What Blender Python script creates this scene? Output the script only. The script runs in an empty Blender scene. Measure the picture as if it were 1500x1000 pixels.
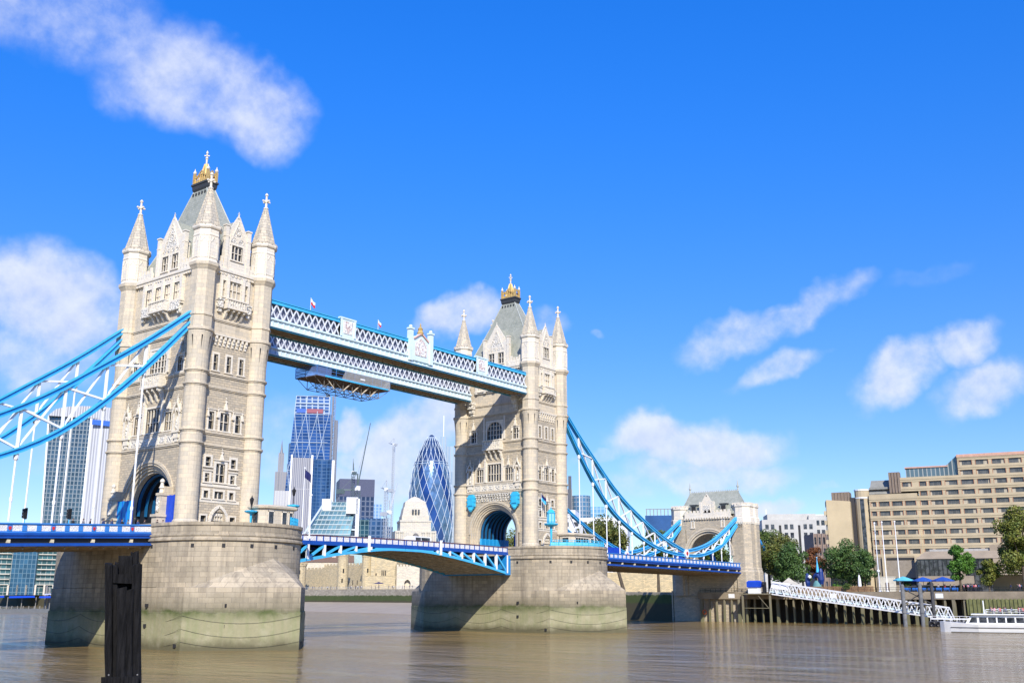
import bpy, bmesh, math, random
from mathutils import Vector, Matrix
import numpy as np
R = math.radians
random.seed(7)
SC = bpy.context.scene
COL = SC.collection

# ------------------------------------------------------------------ camera
CAM = Vector((-133.6, -133.11, 6.7))
cam_d = bpy.data.cameras.new("camera"); cam = bpy.data.objects.new("camera", cam_d); COL.objects.link(cam)
cam_d.sensor_width = 36; cam_d.lens = 1485.0 / 1500 * 36; cam_d.clip_start = 0.5; cam_d.clip_end = 9000
YAW, PIT = R(52.785), R(14.123)
fw = Vector((math.sin(YAW) * math.cos(PIT), math.cos(YAW) * math.cos(PIT), math.sin(PIT)))
cam.location = CAM; cam.rotation_euler = fw.to_track_quat('-Z', 'Y').to_euler()
SC.camera = cam

# ------------------------------------------------------------------ sky and sun
SUN_EL = R(35.3); SUN_DIR = Vector((-1, -1, 1.0)).normalized()      # towards the sun (south-east)
world = bpy.data.worlds.new("World"); SC.world = world; world.use_nodes = True
wt = world.node_tree; wt.nodes.clear()
def wn(t, **k):
    n = wt.nodes.new(t)
    for a, b in k.items(): setattr(n, a, b)
    return n
def wl(a, b): wt.links.new(a, b)
wout = wn('ShaderNodeOutputWorld'); wbg = wn('ShaderNodeBackground'); wl(wbg.outputs[0], wout.inputs[0])
sky = wn('ShaderNodeTexSky', sky_type='NISHITA', sun_disc=False, sun_elevation=SUN_EL, sun_rotation=R(225))
sky.air_density = 1.0; sky.dust_density = 0.0; sky.ozone_density = 2.2; sky.altitude = 0
SKY_STR = 0.095
wbg.inputs[1].default_value = SKY_STR
hs = wn('ShaderNodeHueSaturation'); hs.inputs['Saturation'].default_value = 1.25; hs.inputs['Value'].default_value = 1.24
tint = wn('ShaderNodeMix', data_type='RGBA', blend_type='MULTIPLY'); tint.inputs[0].default_value = 1
tint_ramp = wn('ShaderNodeMix', data_type='RGBA'); tint_ramp.inputs[6].default_value = (0.64, 0.71, 0.94, 1); tint_ramp.inputs[7].default_value = (0.25, 1.03, 1.9, 1); wl(tint_ramp.outputs[2], tint.inputs[7])
wl(sky.outputs[0], hs.inputs['Color']); wl(hs.outputs[0], tint.inputs[6])
wtc = wn('ShaderNodeTexCoord'); wsep = wn('ShaderNodeSeparateXYZ'); wl(wtc.outputs['Generated'], wsep.inputs[0]); wel = wn('ShaderNodeMapRange', interpolation_type='SMOOTHSTEP'); wl(wsep.outputs[2], wel.inputs[0]); wel.inputs[1].default_value = 0.06; wel.inputs[2].default_value = 0.62; wl(wel.outputs[0], tint_ramp.inputs[0])
def vm(op, a, b=None, scale=None):
    n = wn('ShaderNodeVectorMath', operation=op)
    for i, v in enumerate((a, b)):
        if v is None: continue
        if hasattr(v, 'is_linked'): wl(v, n.inputs[i])
        else: n.inputs[i].default_value = v
    if scale is not None: n.inputs['Scale'].default_value = scale
    return n.outputs['Value'] if op == 'DOT_PRODUCT' else n.outputs[0]
def mth(op, a, b=None, c=None, clamp=False):
    n = wn('ShaderNodeMath', operation=op, use_clamp=clamp)
    for i, v in enumerate((a, b, c)):
        if v is None: continue
        if hasattr(v, 'is_linked'): wl(v, n.inputs[i])
        else: n.inputs[i].default_value = v
    return n.outputs[0]
D = wtc.outputs['Generated']
def noise(vec, scale, detail=6, rough=0.55):
    n = wn('ShaderNodeTexNoise'); n.inputs['Scale'].default_value = scale
    n.inputs['Detail'].default_value = detail; n.inputs['Roughness'].default_value = rough
    wl(vec, n.inputs['Vector']); return n
warp = noise(D, 9, 4)
Dw = vm('ADD', D, vm('SCALE', vm('SUBTRACT', warp.outputs['Color'], (0.5, 0.5, 0.5)), scale=0.075))
warp2 = noise(D, 30, 4)
Dw = vm('ADD', Dw, vm('SCALE', vm('SUBTRACT', warp2.outputs['Color'], (0.5, 0.5, 0.5)), scale=0.022))
# the clouds of the hour: azimuth, elevation, half width, half height (degrees), tilt, weight
CLOUDS = [(25.91,29.5,5.8,3.3,0,0.58),(31.77,28.1,4.2,2.0,-15,0.5),(34.2,27.2,5.2,3.2,-14,0.74),(31.2,26.6,3.2,2.2,0,0.5),(37.2,26.3,3.3,2.7,-45,0.8),(30.33,25.60,2.12,1.41,0,0.35),
(27.32,14.58,5.0,3.4,0,1.0),(24.99,14.99,3.79,2.75,0,1.0),(27.26,12.11,4.55,2.10,0,0.75),(30.10,13.80,1.43,2.86,0,0.5),
(49.58,15.84,2.89,1.46,10,0.85),(54.78,15.27,1.54,1.08,0,0.5),(57.76,14.53,0.54,0.38,0,0.35),(69.16,15.23,4.9,1.15,22,0.72),(65.71,14.15,3.6,1.3,12,0.62),
(67.84,12.15,2.31,0.90,18,0.75),(73.89,11.56,2.9,1.7,25,0.85),(77.39,12.69,2.2,1.4,10,0.85),(78.46,10.48,3.0,1.45,15,0.85),(76.10,16.58,2.14,0.71,10,0.2),
(61.27,8.64,3.6,1.7,0,0.95),(65.02,8.46,3.5,1.7,0,0.95),(63.82,6.70,5.0,1.4,0,0.75),(57.80,7.64,1.91,0.53,10,0.5),(59.65,5.65,3.03,1.14,5,0.5),
(46.59,8.3,3.9,2.2,12,1.0),(43.58,9.39,0.99,1.22,0,0.85),(48.50,9.4,2.7,1.9,0,1.0),(40.16,8.54,2.63,3.00,0,0.45),(46.26,6.2,4.4,1.8,0,0.95),
(67.19,4.89,1.77,0.66,5,0.75),(64.84,5.01,1.86,0.75,0,0.5),(70.11,5.93,0.88,0.29,0,0.4),(29.13,6.63,2.46,1.41,0,0.4),
(-20,20,9,4,0,.8),(100,14,8,3,5,.8),(130,25,10,4,0,.7),(-60,16,9,3,0,.8),(200,18,10,4,0,.6)]
acc = None
for az, el, ra, rb, rot, st in CLOUDS:
    a, e = R(az), R(el); c = Vector((math.sin(a) * math.cos(e), math.cos(a) * math.cos(e), math.sin(e)))
    t1 = Vector((math.cos(a), -math.sin(a), 0)); t2 = t1.cross(c); q = R(rot)
    u = (t1 * math.cos(q) + t2 * math.sin(q)) / math.radians(ra); v = (t2 * math.cos(q) - t1 * math.sin(q)) / math.radians(rb)
    du = vm('DOT_PRODUCT', Dw, tuple(u)); dv = vm('DOT_PRODUCT', Dw, tuple(v))
    r2 = mth('ADD', mth('MULTIPLY', du, du), mth('MULTIPLY', dv, dv))
    g = mth('MULTIPLY', mth('SUBTRACT', 1.25, r2, clamp=True), st)
    front = mth('GREATER_THAN', vm('DOT_PRODUCT', D, tuple(c)), 0.6)
    g = mth('MULTIPLY', g, front)
    acc = g if acc is None else mth('MAXIMUM', acc, g)
fb = noise(D, 16, 9, 0.6); fb2 = noise(D, 55, 6, 0.6)
dens = mth('ADD', acc, mth('MULTIPLY', mth('SUBTRACT', fb.outputs['Fac'], 0.55), mth('MINIMUM', mth('MULTIPLY', acc, 2.6), 1.45)))
dens = mth('ADD', dens, mth('MULTIPLY', mth('SUBTRACT', fb2.outputs['Fac'], 0.5), mth('MULTIPLY', acc, 0.3)))
mr = wn('ShaderNodeMapRange', interpolation_type='SMOOTHSTEP'); wl(dens, mr.inputs[0])
mr.inputs[1].default_value = 0.06; mr.inputs[2].default_value = 1.08; mr.inputs[3].default_value = 0; mr.inputs[4].default_value = 0.86
ccol = wn('ShaderNodeMix', data_type='RGBA'); fbu = noise(vm('ADD', D, (0, 0, 0.011)), 16, 9, 0.6); fbu2 = noise(vm('ADD', D, (-0.004, -0.003, 0.005)), 55, 6, 0.6); lit = mth('ADD', mth('MULTIPLY', mth('SUBTRACT', fb.outputs['Fac'], fbu.outputs['Fac']), 2.2), mth('MULTIPLY', mth('SUBTRACT', fb2.outputs['Fac'], fbu2.outputs['Fac']), 0.5)); lit = mth('ADD', lit, 0.55, clamp=True); wl(lit, ccol.inputs[0])
ccol.inputs[6].default_value = (5.0, 5.7, 7.6, 1); ccol.inputs[7].default_value = (7.6, 7.9, 8.9, 1)
smix = wn('ShaderNodeMix', data_type='RGBA'); wl(mr.outputs[0], smix.inputs[0]); wl(tint.outputs[2], smix.inputs[6]); wl(ccol.outputs[2], smix.inputs[7])
wl(smix.outputs[2], wbg.inputs[0])

sun_d = bpy.data.lights.new("sun", 'SUN'); sun_d.energy = 4.8; sun_d.angle = R(0.5); sun_d.color = (1.0, 0.93, 0.81)
sun = bpy.data.objects.new("sun", sun_d); COL.objects.link(sun)
sun.rotation_euler = SUN_DIR.to_track_quat('Z', 'Y').to_euler()
SC.view_settings.view_transform = 'Standard'; SC.view_settings.look = 'None'; SC.view_settings.gamma = 1
SC.view_settings.exposure = 0.36
SC.render.engine = 'CYCLES'
SC.cycles.max_bounces = 6; SC.cycles.diffuse_bounces = 3; SC.cycles.glossy_bounces = 3; SC.cycles.transmission_bounces = 3
SC.cycles.use_denoising = True

# ------------------------------------------------------------------ mesh builder
ORG = [Vector((0, 0, 0))]
ident = lambda x, y, z: (x, y, z)
class MB:
    def __init__(s): s.v = []; s.f = []; s.m = []; s.mi = 0; s.T = ident; s.r = []
    def add(s, vs, fs):
        b = len(s.v); s.r.append((b, b+len(vs), len(s.f), len(s.f)+len(fs))); s.v += [s.T(*v) for v in vs]
        s.f += [tuple(b + i for i in f) for f in fs]; s.m += [s.mi] * len(fs); return s
    def box(s, x0, x1, y0, y1, z0, z1):
        return s.add([(x0,y0,z0),(x1,y0,z0),(x1,y1,z0),(x0,y1,z0),(x0,y0,z1),(x1,y0,z1),(x1,y1,z1),(x0,y1,z1)],
                     [(3,2,1,0),(4,5,6,7),(0,1,5,4),(1,2,6,5),(2,3,7,6),(3,0,4,7)])
    def quad(s, a, b, c, d): return s.add([a, b, c, d], [(0,1,2,3)])
    def poly(s, pts): return s.add(pts, [tuple(range(len(pts)))])
    def beam(s, p, q, w, h=None, up=(0,0,1), w2=None):
        h = h or w; p = Vector(p); q = Vector(q); d = (q - p).normalized(); u = Vector(up)
        if abs(d.dot(u)) > 0.98: u = Vector((1,0,0)) if abs(d.x) < .9 else Vector((0,1,0))
        a = d.cross(u).normalized(); b = a.cross(d)
        vs = []
        for c, k in ((p, 1), (q, (w2 / w) if w2 else 1)):
            for i, j in ((-1,-1),(1,-1),(1,1),(-1,1)): vs.append(tuple(c + a * (i*w/2*k) + b * (j*h/2*k)))
        return s.add(vs, [(3,2,1,0),(4,5,6,7),(0,1,5,4),(1,2,6,5),(2,3,7,6),(3,0,4,7)])
    def tube(s, p, q, r, r2=None, n=6):
        r2 = r if r2 is None else r2; p = Vector(p); q = Vector(q); d = (q - p).normalized()
        u = Vector((0,0,1)) if abs(d.z) < .9 else Vector((1,0,0)); a = d.cross(u).normalized(); b = a.cross(d)
        vs = [tuple(c + (a*math.cos(2*math.pi*i/n) + b*math.sin(2*math.pi*i/n)) * rr) for c, rr in ((p,r),(q,r2)) for i in range(n)]
        return s.add(vs, [(i, (i+1)%n, n+(i+1)%n, n+i) for i in range(n)] + [tuple(range(n))[::-1], tuple(range(n, 2*n))])
    def path(s, pts, r, n=5):
        for a, b in zip(pts[:-1], pts[1:]): s.tube(a, b, r, n=n)
        return s
    def lathe(s, cx, cy, prof, n=16, rot=0.0, cap=True, sx=1, sy=1):
        vs = []
        for r, z in prof:
            for i in range(n):
                a = rot + 2*math.pi*i/n; vs.append((cx + r*sx*math.cos(a), cy + r*sy*math.sin(a), z))
        fs = [(k*n+i, k*n+(i+1)%n, (k+1)*n+(i+1)%n, (k+1)*n+i) for k in range(len(prof)-1) for i in range(n)]
        if cap: fs += [tuple(range(n))[::-1], tuple(range((len(prof)-1)*n, len(prof)*n))]
        return s.add(vs, fs)
    def loft(s, rings, cap=True):
        n = len(rings[0]); vs = [p for r in rings for p in r]
        fs = [(k*n+i, k*n+(i+1)%n, (k+1)*n+(i+1)%n, (k+1)*n+i) for k in range(len(rings)-1) for i in range(n)]
        if cap: fs += [tuple(range(n))[::-1], tuple(range((len(rings)-1)*n, len(rings)*n))]
        return s.add(vs, fs)
    def prism(s, poly, d0, d1, ax='y'):          # poly in (h,z), extruded along the depth d
        n = len(poly); mk = (lambda h, z, d: (h, d, z)) if ax == 'y' else (lambda h, z, d: (d, h, z))
        if ax == 'z': mk = lambda h, z, d: (h, z, d)
        return s.add([mk(h, z, d0) for h, z in poly] + [mk(h, z, d1) for h, z in poly],
                     [tuple(range(n))[::-1], tuple(range(n, 2*n))] + [(i, (i+1)%n, n+(i+1)%n, n+i) for i in range(n)])
    def ball(s, c, r, n=8, m=5, sx=1, sy=1, sz=1):
        vs = []; fs = []
        for k in range(m+1):
            t = math.pi*k/m
            for i in range(n): a = 2*math.pi*i/n; vs.append((c[0]+r*sx*math.sin(t)*math.cos(a), c[1]+r*sy*math.sin(t)*math.sin(a), c[2]+r*sz*math.cos(t)))
        fs = [(k*n+i, k*n+(i+1)%n, (k+1)*n+(i+1)%n, (k+1)*n+i) for k in range(m) for i in range(n)]
        return s.add(vs, fs)

SPLIT = {'balcony_slab','pale_strut','corbel','balcony_pedestal','hip_ridge','fender_chain','edge_fin','stair_tower','chimney','column','finial','parapet','pier_shaft','string_course','cornice','drain_hole','mooring_socket','roof_vent','window','window_row','ribbon_window','arrow_slit','mooring_pile','awning','stanchion','awning_post','dressed_band','niche','footbridge_bracket','stair_slot','ground_floor_opening','podium_window','notice','lattice_post','louvre','pole'}
def pieces(mb):
    n = len(mb.r); bb = []
    for a, b, c, d in mb.r:
        P = np.array(mb.v[a:b]); bb.append((P.min(0)-.03, P.max(0)+.03))
    g = list(range(n))
    def find(i):
        while g[i] != i: g[i] = g[g[i]]; i = g[i]
        return i
    for i in range(n):
        for j in range(i):
            if np.all(bb[i][0] <= bb[j][1]) and np.all(bb[j][0] <= bb[i][1]): g[find(i)] = find(j)
    out = {}
    for i in range(n): out.setdefault(find(i), []).append(i)
    res = []
    for k in out.values():
        q = MB()
        for i in k:
            a, b, c, d = mb.r[i]; o = len(q.v)-a; q.v += mb.v[a:b]; q.f += [tuple(t+o for t in f) for f in mb.f[c:d]]; q.m += mb.m[c:d]
        res.append(q)
    return res
def mesh_obj(name, mb, mats, parent=None, smooth=False):
    if name in SPLIT and len(mb.r) > 1 and parent is not None:
        ps = pieces(mb)
        if len(ps) > 1: return [mesh_obj_(name, q, mats, parent, smooth) for q in ps][0]
    return mesh_obj_(name, mb, mats, parent, smooth)
def mesh_obj_(name, mb, mats, parent=None, smooth=False):
    me = bpy.data.meshes.new(name); o = ORG[0]
    me.from_pydata([(x - o[0], y - o[1], z - o[2]) for x, y, z in mb.v], [], mb.f)
    if not isinstance(mats, (list, tuple)): mats = [mats]
    for m in mats: me.materials.append(m)
    if len(mats) > 1: me.polygons.foreach_set('material_index', mb.m)
    if smooth: me.polygons.foreach_set('use_smooth', [True] * len(me.polygons))
    ob = bpy.data.objects.new(name, me); COL.objects.link(ob)
    if parent is not None: ob.parent = parent
    else: ob.location = ORG[0]
    return ob
def props(o, label=None, cat=None, group=None, kind=None):
    for k, v in (('label', label), ('category', cat), ('group', group), ('kind', kind)):
        if v: o[k] = v
    return o
def thing(name, label, cat, loc=(0,0,0), group=None, org=None):
    o = bpy.data.objects.new(name, None); COL.objects.link(o); o.location = loc; o.empty_display_size = 0.5
    ORG[0] = Vector(loc if org is None else org)
    return props(o, label, cat, group)
def single(name, mb, mats, label, cat, loc=(0,0,0), group=None, kind=None, smooth=False):
    ORG[0] = Vector(loc); o = mesh_obj(name, mb, mats, None, smooth); return props(o, label, cat, group, kind)
def structure(name, mb, mats, kind='structure'):
    ORG[0] = Vector((0,0,0)); return props(mesh_obj(name, mb, mats), kind=kind)
def copy_tree(o, parent=None):
    c = o.copy(); COL.objects.link(c)
    if parent is not None: c.parent = parent
    for ch in [x for x in o.children]: copy_tree(ch, c)
    return c
def polar(az, dist): return CAM.x + dist*math.sin(R(az)), CAM.y + dist*math.cos(R(az))

# ------------------------------------------------------------------ materials
class NT:
    def __init__(s, name):
        s.mat = bpy.data.materials.new(name); s.mat.use_nodes = True; s.t = s.mat.node_tree
        s.b = s.t.nodes['Principled BSDF']
    def n(s, t, **k):
        nd = s.t.nodes.new(t)
        for a, b in k.items(): setattr(nd, a, b)
        return nd
    def l(s, a, b): s.t.links.new(a, b)
    def math(s, op, a, b=None, c=None, clamp=False):
        n = s.n('ShaderNodeMath', operation=op, use_clamp=clamp)
        for i, v in enumerate((a, b, c)):
            if v is None: continue
            if hasattr(v, 'is_linked'): s.l(v, n.inputs[i])
            else: n.inputs[i].default_value = v
        return n.outputs[0]
    def mix(s, f, a, b, blend='MIX'):
        n = s.n('ShaderNodeMix', data_type='RGBA', blend_type=blend)
        for i, v in ((0, f), (6, a), (7, b)):
            if hasattr(v, 'is_linked'): s.l(v, n.inputs[i])
            else: n.inputs[i].default_value = v if i == 0 else (*v, 1)[:4]
        return n.outputs[2]
    def noise(s, vec, scale, detail=4, rough=.6, w=None):
        n = s.n('ShaderNodeTexNoise'); n.inputs['Scale'].default_value = scale; n.inputs['Detail'].default_value = detail
        n.inputs['Roughness'].default_value = rough
        if vec is not None: s.l(vec, n.inputs['Vector'])
        return n
    def remap(s, v, a, b, c=0., d=1.):
        n = s.n('ShaderNodeMapRange', clamp=True); s.l(v, n.inputs[0])
        for i, q in enumerate((a, b, c, d)): n.inputs[i+1].default_value = q
        return n.outputs[0]
    def bump(s, h, strength=.3, dist=.05):
        n = s.n('ShaderNodeBump'); n.inputs['Strength'].default_value = strength; n.inputs['Distance'].default_value = dist
        s.l(h, n.inputs['Height']); s.l(n.outputs[0], s.b.inputs['Normal']); return n
    def pos(s): return s.n('ShaderNodeNewGeometry').outputs['Position']
    def uvz(s):                                   # (along the wall, height) taken from the face's own direction
        g = s.n('ShaderNodeNewGeometry'); sp = s.n('ShaderNodeSeparateXYZ'); s.l(g.outputs['Position'], sp.inputs[0])
        sn = s.n('ShaderNodeSeparateXYZ'); s.l(g.outputs['True Normal'], sn.inputs[0])
        f = s.math('GREATER_THAN', s.math('ABSOLUTE', sn.outputs[0]), s.math('ABSOLUTE', sn.outputs[1]))
        m = s.n('ShaderNodeMix', data_type='FLOAT'); s.l(f, m.inputs[0]); s.l(sp.outputs[0], m.inputs[2]); s.l(sp.outputs[1], m.inputs[3])
        c = s.n('ShaderNodeCombineXYZ'); s.l(m.outputs[0], c.inputs[0]); s.l(sp.outputs[2], c.inputs[1])
        return c.outputs[0], sp
    def done(s, col=None, rough=.6, metal=0., spec=None):
        if col is not None:
            if hasattr(col, 'is_linked'): s.l(col, s.b.inputs['Base Color'])
            else: s.b.inputs['Base Color'].default_value = (*col, 1)[:4]
        if hasattr(rough, 'is_linked'): s.l(rough, s.b.inputs['Roughness'])
        else: s.b.inputs['Roughness'].default_value = rough
        if hasattr(metal, 'is_linked'): s.l(metal, s.b.inputs['Metallic'])
        else: s.b.inputs['Metallic'].default_value = metal
        if spec is not None: s.b.inputs['Specular IOR Level'].default_value = spec
        return s.mat
def mul(c, k): return tuple(min(1, x*k) for x in c)
def plain(name, col, rough=.55, var=.15, scale=1.2, metal=0., bump=0., spec=None):
    t = NT(name); n = t.noise(t.pos(), scale, 5); c = t.mix(t.remap(n.outputs['Fac'], .3, .7), mul(col, 1-var), mul(col, 1+var))
    if bump: t.bump(t.noise(t.pos(), scale*8, 4).outputs['Fac'], bump, .05)
    return t.done(c, rough, metal, spec)
def masonry(name, col, bw=1.1, bh=.42, mortar=.025, var=.2, mcol=None, streak=.25, bstr=.5, warm=(1.06,1.0,.9)):
    t = NT(name); uv, sp = t.uvz(); br = t.n('ShaderNodeTexBrick'); t.l(uv, br.inputs['Vector'])
    br.inputs['Scale'].default_value = 1; br.inputs['Brick Width'].default_value = bw; br.inputs['Row Height'].default_value = bh
    br.inputs['Mortar Size'].default_value = mortar; br.inputs['Mortar Smooth'].default_value = .4
    br.inputs['Color1'].default_value = (*mul(col, 1-var), 1); w = tuple(a*b for a, b in zip(mul(col, 1+var), warm)); br.inputs['Color2'].default_value = (*w, 1)
    br.inputs['Mortar'].default_value = (*(mcol or mul(col, .55)), 1)
    n1 = t.noise(t.pos(), .35, 5); n2 = t.noise(t.pos(), 3.0, 5)
    mp = t.n('ShaderNodeMapping'); mp.inputs['Scale'].default_value = (1.6, 1.6, .12); t.l(t.pos(), mp.inputs[0])
    n3 = t.noise(mp.outputs[0], 1.0, 5)
    c = t.mix(t.remap(n3.outputs['Fac'], .52, .78, 0, streak), br.outputs['Color'], mul(col, .45))
    c = t.mix(t.remap(n1.outputs['Fac'], .3, .75, 0, .3), c, mul(col, 1.25))
    c = t.mix(.55, c, t.mix(n2.outputs['Fac'], (.72,.72,.72), (1.28,1.28,1.28)), 'MULTIPLY')
    h = t.math('ADD', t.math('MULTIPLY', br.outputs['Fac'], -1.0), t.math('MULTIPLY', n2.outputs['Fac'], .8))
    t.bump(h, bstr, .06); return t.done(c, .85)
def facade(name, glass, frame, cw, ch, lw, metal=.6, rough=.12, var=.3, glow=None):
    t = NT(name); uv, sp = t.uvz(); br = t.n('ShaderNodeTexBrick', offset=0.0); t.l(uv, br.inputs['Vector'])
    br.inputs['Scale'].default_value = 1; br.inputs['Brick Width'].default_value = cw; br.inputs['Row Height'].default_value = ch
    br.inputs['Mortar Size'].default_value = lw; br.inputs['Mortar Smooth'].default_value = 0
    br.inputs['Color1'].default_value = (*mul(glass, 1-var), 1); br.inputs['Color2'].default_value = (*mul(glass, 1+var), 1); br.inputs['Mortar'].default_value = (*frame, 1)
    n = t.noise(t.pos(), .03, 4); c = t.mix(t.remap(n.outputs['Fac'], .35, .65, 0, .5), br.outputs['Color'], mul(glass, 1.6))
    c = t.mix(br.outputs['Fac'], c, frame)
    return t.done(c, t.math('ADD', t.math('MULTIPLY', br.outputs['Fac'], .4), rough), t.math('MULTIPLY', t.math('SUBTRACT', 1.0, br.outputs['Fac']), metal))

M_RUB = masonry('granite_rubble', (.44,.385,.297), .85, .36, .03, .17, mcol=(.30,.265,.21), bstr=.7)
M_ASH = masonry('turret_ashlar', (.52,.462,.365), 1.3, .62, .016, .10, streak=.6, bstr=.25)
M_DRS = masonry('portland_dressing', (.66,.615,.53), 1.0, .5, .012, .06, streak=.3, bstr=.3)
M_SPI = masonry('spire_stone', (.47,.43,.355), .7, .5, .03, .14, streak=.35, bstr=.6)
def carved():
    t = NT('carved_stone'); p = t.pos(); v = t.n('ShaderNodeTexVoronoi', feature='F1'); v.inputs['Scale'].default_value = 3.4; t.l(p, v.inputs['Vector'])
    n = t.noise(p, 5, 5); c = t.mix(n.outputs['Fac'], (.56,.52,.44), (.78,.74,.65))
    t.bump(t.math('ADD', v.outputs['Distance'], t.math('MULTIPLY', n.outputs['Fac'], .5)), 1.0, .22); return t.done(c, .85)
M_CRV = carved()
M_OPEN = plain('opening_shade', (.02,.02,.022), .8)  # near-black colour stands for the shade inside slits and holes
def window_glass():
    t = NT('window_glass'); n = t.noise(t.pos(), .9, 2); c = t.mix(t.remap(n.outputs['Fac'], .4, .6), (.012,.014,.018), (.07,.075,.085)); return t.done(c, .08, 0, .6)
M_GLS = window_glass()
def roofing():
    t = NT('roof_slate'); uv, sp = t.uvz(); br = t.n('ShaderNodeTexBrick'); t.l(uv, br.inputs['Vector']); br.inputs['Scale'].default_value = 1
    br.inputs['Brick Width'].default_value = .5; br.inputs['Row Height'].default_value = .36; br.inputs['Mortar Size'].default_value = .02
    br.inputs['Color1'].default_value = (.25,.265,.215,1); br.inputs['Color2'].default_value = (.335,.345,.285,1); br.inputs['Mortar'].default_value = (.16,.17,.14,1)
    n = t.noise(t.pos(), .8, 6); c = t.mix(t.remap(n.outputs['Fac'], .35, .7, 0, .5), br.outputs['Color'], (.38,.385,.33)); t.bump(br.outputs['Fac'], -.4, .04); return t.done(c, .6)
M_ROOF = roofing()
M_GOLD = plain('gilding', (.56,.38,.13), .5, .25, 3, .3)
M_LEAD = plain('dark_lead', (.035,.038,.042), .6)
def pier_stone():
    t = NT('pier_granite'); uv, sp = t.uvz(); br = t.n('ShaderNodeTexBrick'); t.l(uv, br.inputs['Vector'])
    br.inputs['Scale'].default_value = 1; br.inputs['Brick Width'].default_value = 1.55; br.inputs['Row Height'].default_value = .66
    br.inputs['Mortar Size'].default_value = .022; br.inputs['Mortar Smooth'].default_value = .2; br.inputs['Bias'].default_value = -.1
    br.inputs['Color1'].default_value = (.295,.25,.178,1); br.inputs['Color2'].default_value = (.455,.378,.262,1); br.inputs['Mortar'].default_value = (.17,.14,.11,1)
    p = t.pos(); n1 = t.noise(p, .22, 6); n2 = t.noise(p, 2.4, 6); nb = t.noise(p, .5, 4)
    mp = t.n('ShaderNodeMapping'); mp.inputs['Scale'].default_value = (1.1,1.1,.1); t.l(p, mp.inputs[0]); n3 = t.noise(mp.outputs[0], 1, 6)
    c = t.mix(t.remap(n1.outputs['Fac'], .4, .7, 0, .5), br.outputs['Color'], (.49,.425,.32))
    c = t.mix(t.remap(n3.outputs['Fac'], .46, .72, 0, .7), c, (.15,.125,.095))
    z = sp.outputs[2]; zz = t.math('ADD', z, t.math('MULTIPLY', t.math('SUBTRACT', nb.outputs['Fac'], .5), 1.6))
    # tidal concrete: pale grey green, weed at its top edge, dark damp foot
    con = t.mix(n1.outputs['Fac'], (.225,.215,.12), (.335,.305,.18)); con = t.mix(t.remap(n3.outputs['Fac'], .45, .7, 0, .6), con, (.19,.215,.09))
    con = t.mix(t.remap(nb.outputs['Fac'], .5, .7, 0, .5), con, (.40,.36,.25))
    c = t.mix(t.remap(zz, 4.95, 4.75), c, con)
    damp = t.math('MULTIPLY', t.remap(zz, 7.4, 5.2), t.remap(zz, 4.7, 4.9)); c = t.mix(t.math('MULTIPLY', damp, .75), c, (.14,.125,.075))
    weed = t.math('MULTIPLY', t.math('MULTIPLY', t.remap(zz, 5.3, 4.85), t.remap(zz, 3.4, 4.6)), t.remap(n1.outputs['Fac'], .38, .62, .2, 1)); c = t.mix(t.math('MULTIPLY', weed, .9), c, (.06,.08,.015))
    c = t.mix(t.remap(zz, 1.7, .4, 0, .85), c, (.075,.065,.03))
    c = t.mix(.5, c, t.mix(n2.outputs['Fac'], (.74,.74,.74), (1.26,1.26,1.26)), 'MULTIPLY')
    t.bump(t.math('ADD', t.math('MULTIPLY', br.outputs['Fac'], t.math('MULTIPLY', t.remap(z, 4.6, 4.9), -1.)), t.math('MULTIPLY', n2.outputs['Fac'], .9)), .5, .06)
    return t.done(c, .8)
M_PIER = pier_stone()
M_LB = plain('chain_blue_paint', (.06,.43,.74), .4, .1, .8)
M_MB = plain('mid_blue_paint', (.015,.22,.54), .4, .1, .8)
M_DB = plain('deep_blue_paint', (.005,.065,.33), .4, .15, .8)
M_BB = plain('parapet_blue_paint', (.04,.20,.55), .4, .12, .8)
M_WP = plain('white_paint', (.78,.79,.80), .45, .06, 1.)
M_PB = plain('pale_blue_paint', (.62,.75,.79), .5, .10, .8)
M_TB = plain('teal_blue_paint', (.02,.28,.48), .45, .1, .8)
M_CY = plain('cyan_paint', (.04,.44,.70), .45, .12, 1.)
M_RED = plain('red_enamel', (.50,.03,.03), .45)
M_BRN = plain('walkway_soffit', (.33,.265,.19), .8, .3, .9)
M_GRY = plain('grey_steel', (.19,.18,.165), .6, .25, .6)
M_BLK = plain('black_paint', (.012,.012,.014), .5)
M_CREAM = plain('cream_metal', (.62,.55,.38), .6)
M_HBLU = plain('hoarding_blue', (.008,.06,.50), .5, .1)
M_HCYA = plain('hoarding_cyan', (.01,.26,.60), .5, .1)
M_ASPH = plain('asphalt', (.05,.05,.052), .9, .2, 2)
def pierced():
    t = NT('pierced_panel'); p = t.pos(); v = t.n('ShaderNodeTexVoronoi', feature='DISTANCE_TO_EDGE'); v.inputs['Scale'].default_value = 5.0; t.l(p, v.inputs['Vector'])
    c = t.mix(t.remap(v.outputs['Distance'], .10, .16), (.76,.77,.79), (.50,.46,.44)); return t.done(c, .5)
M_PRC = pierced()
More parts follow.
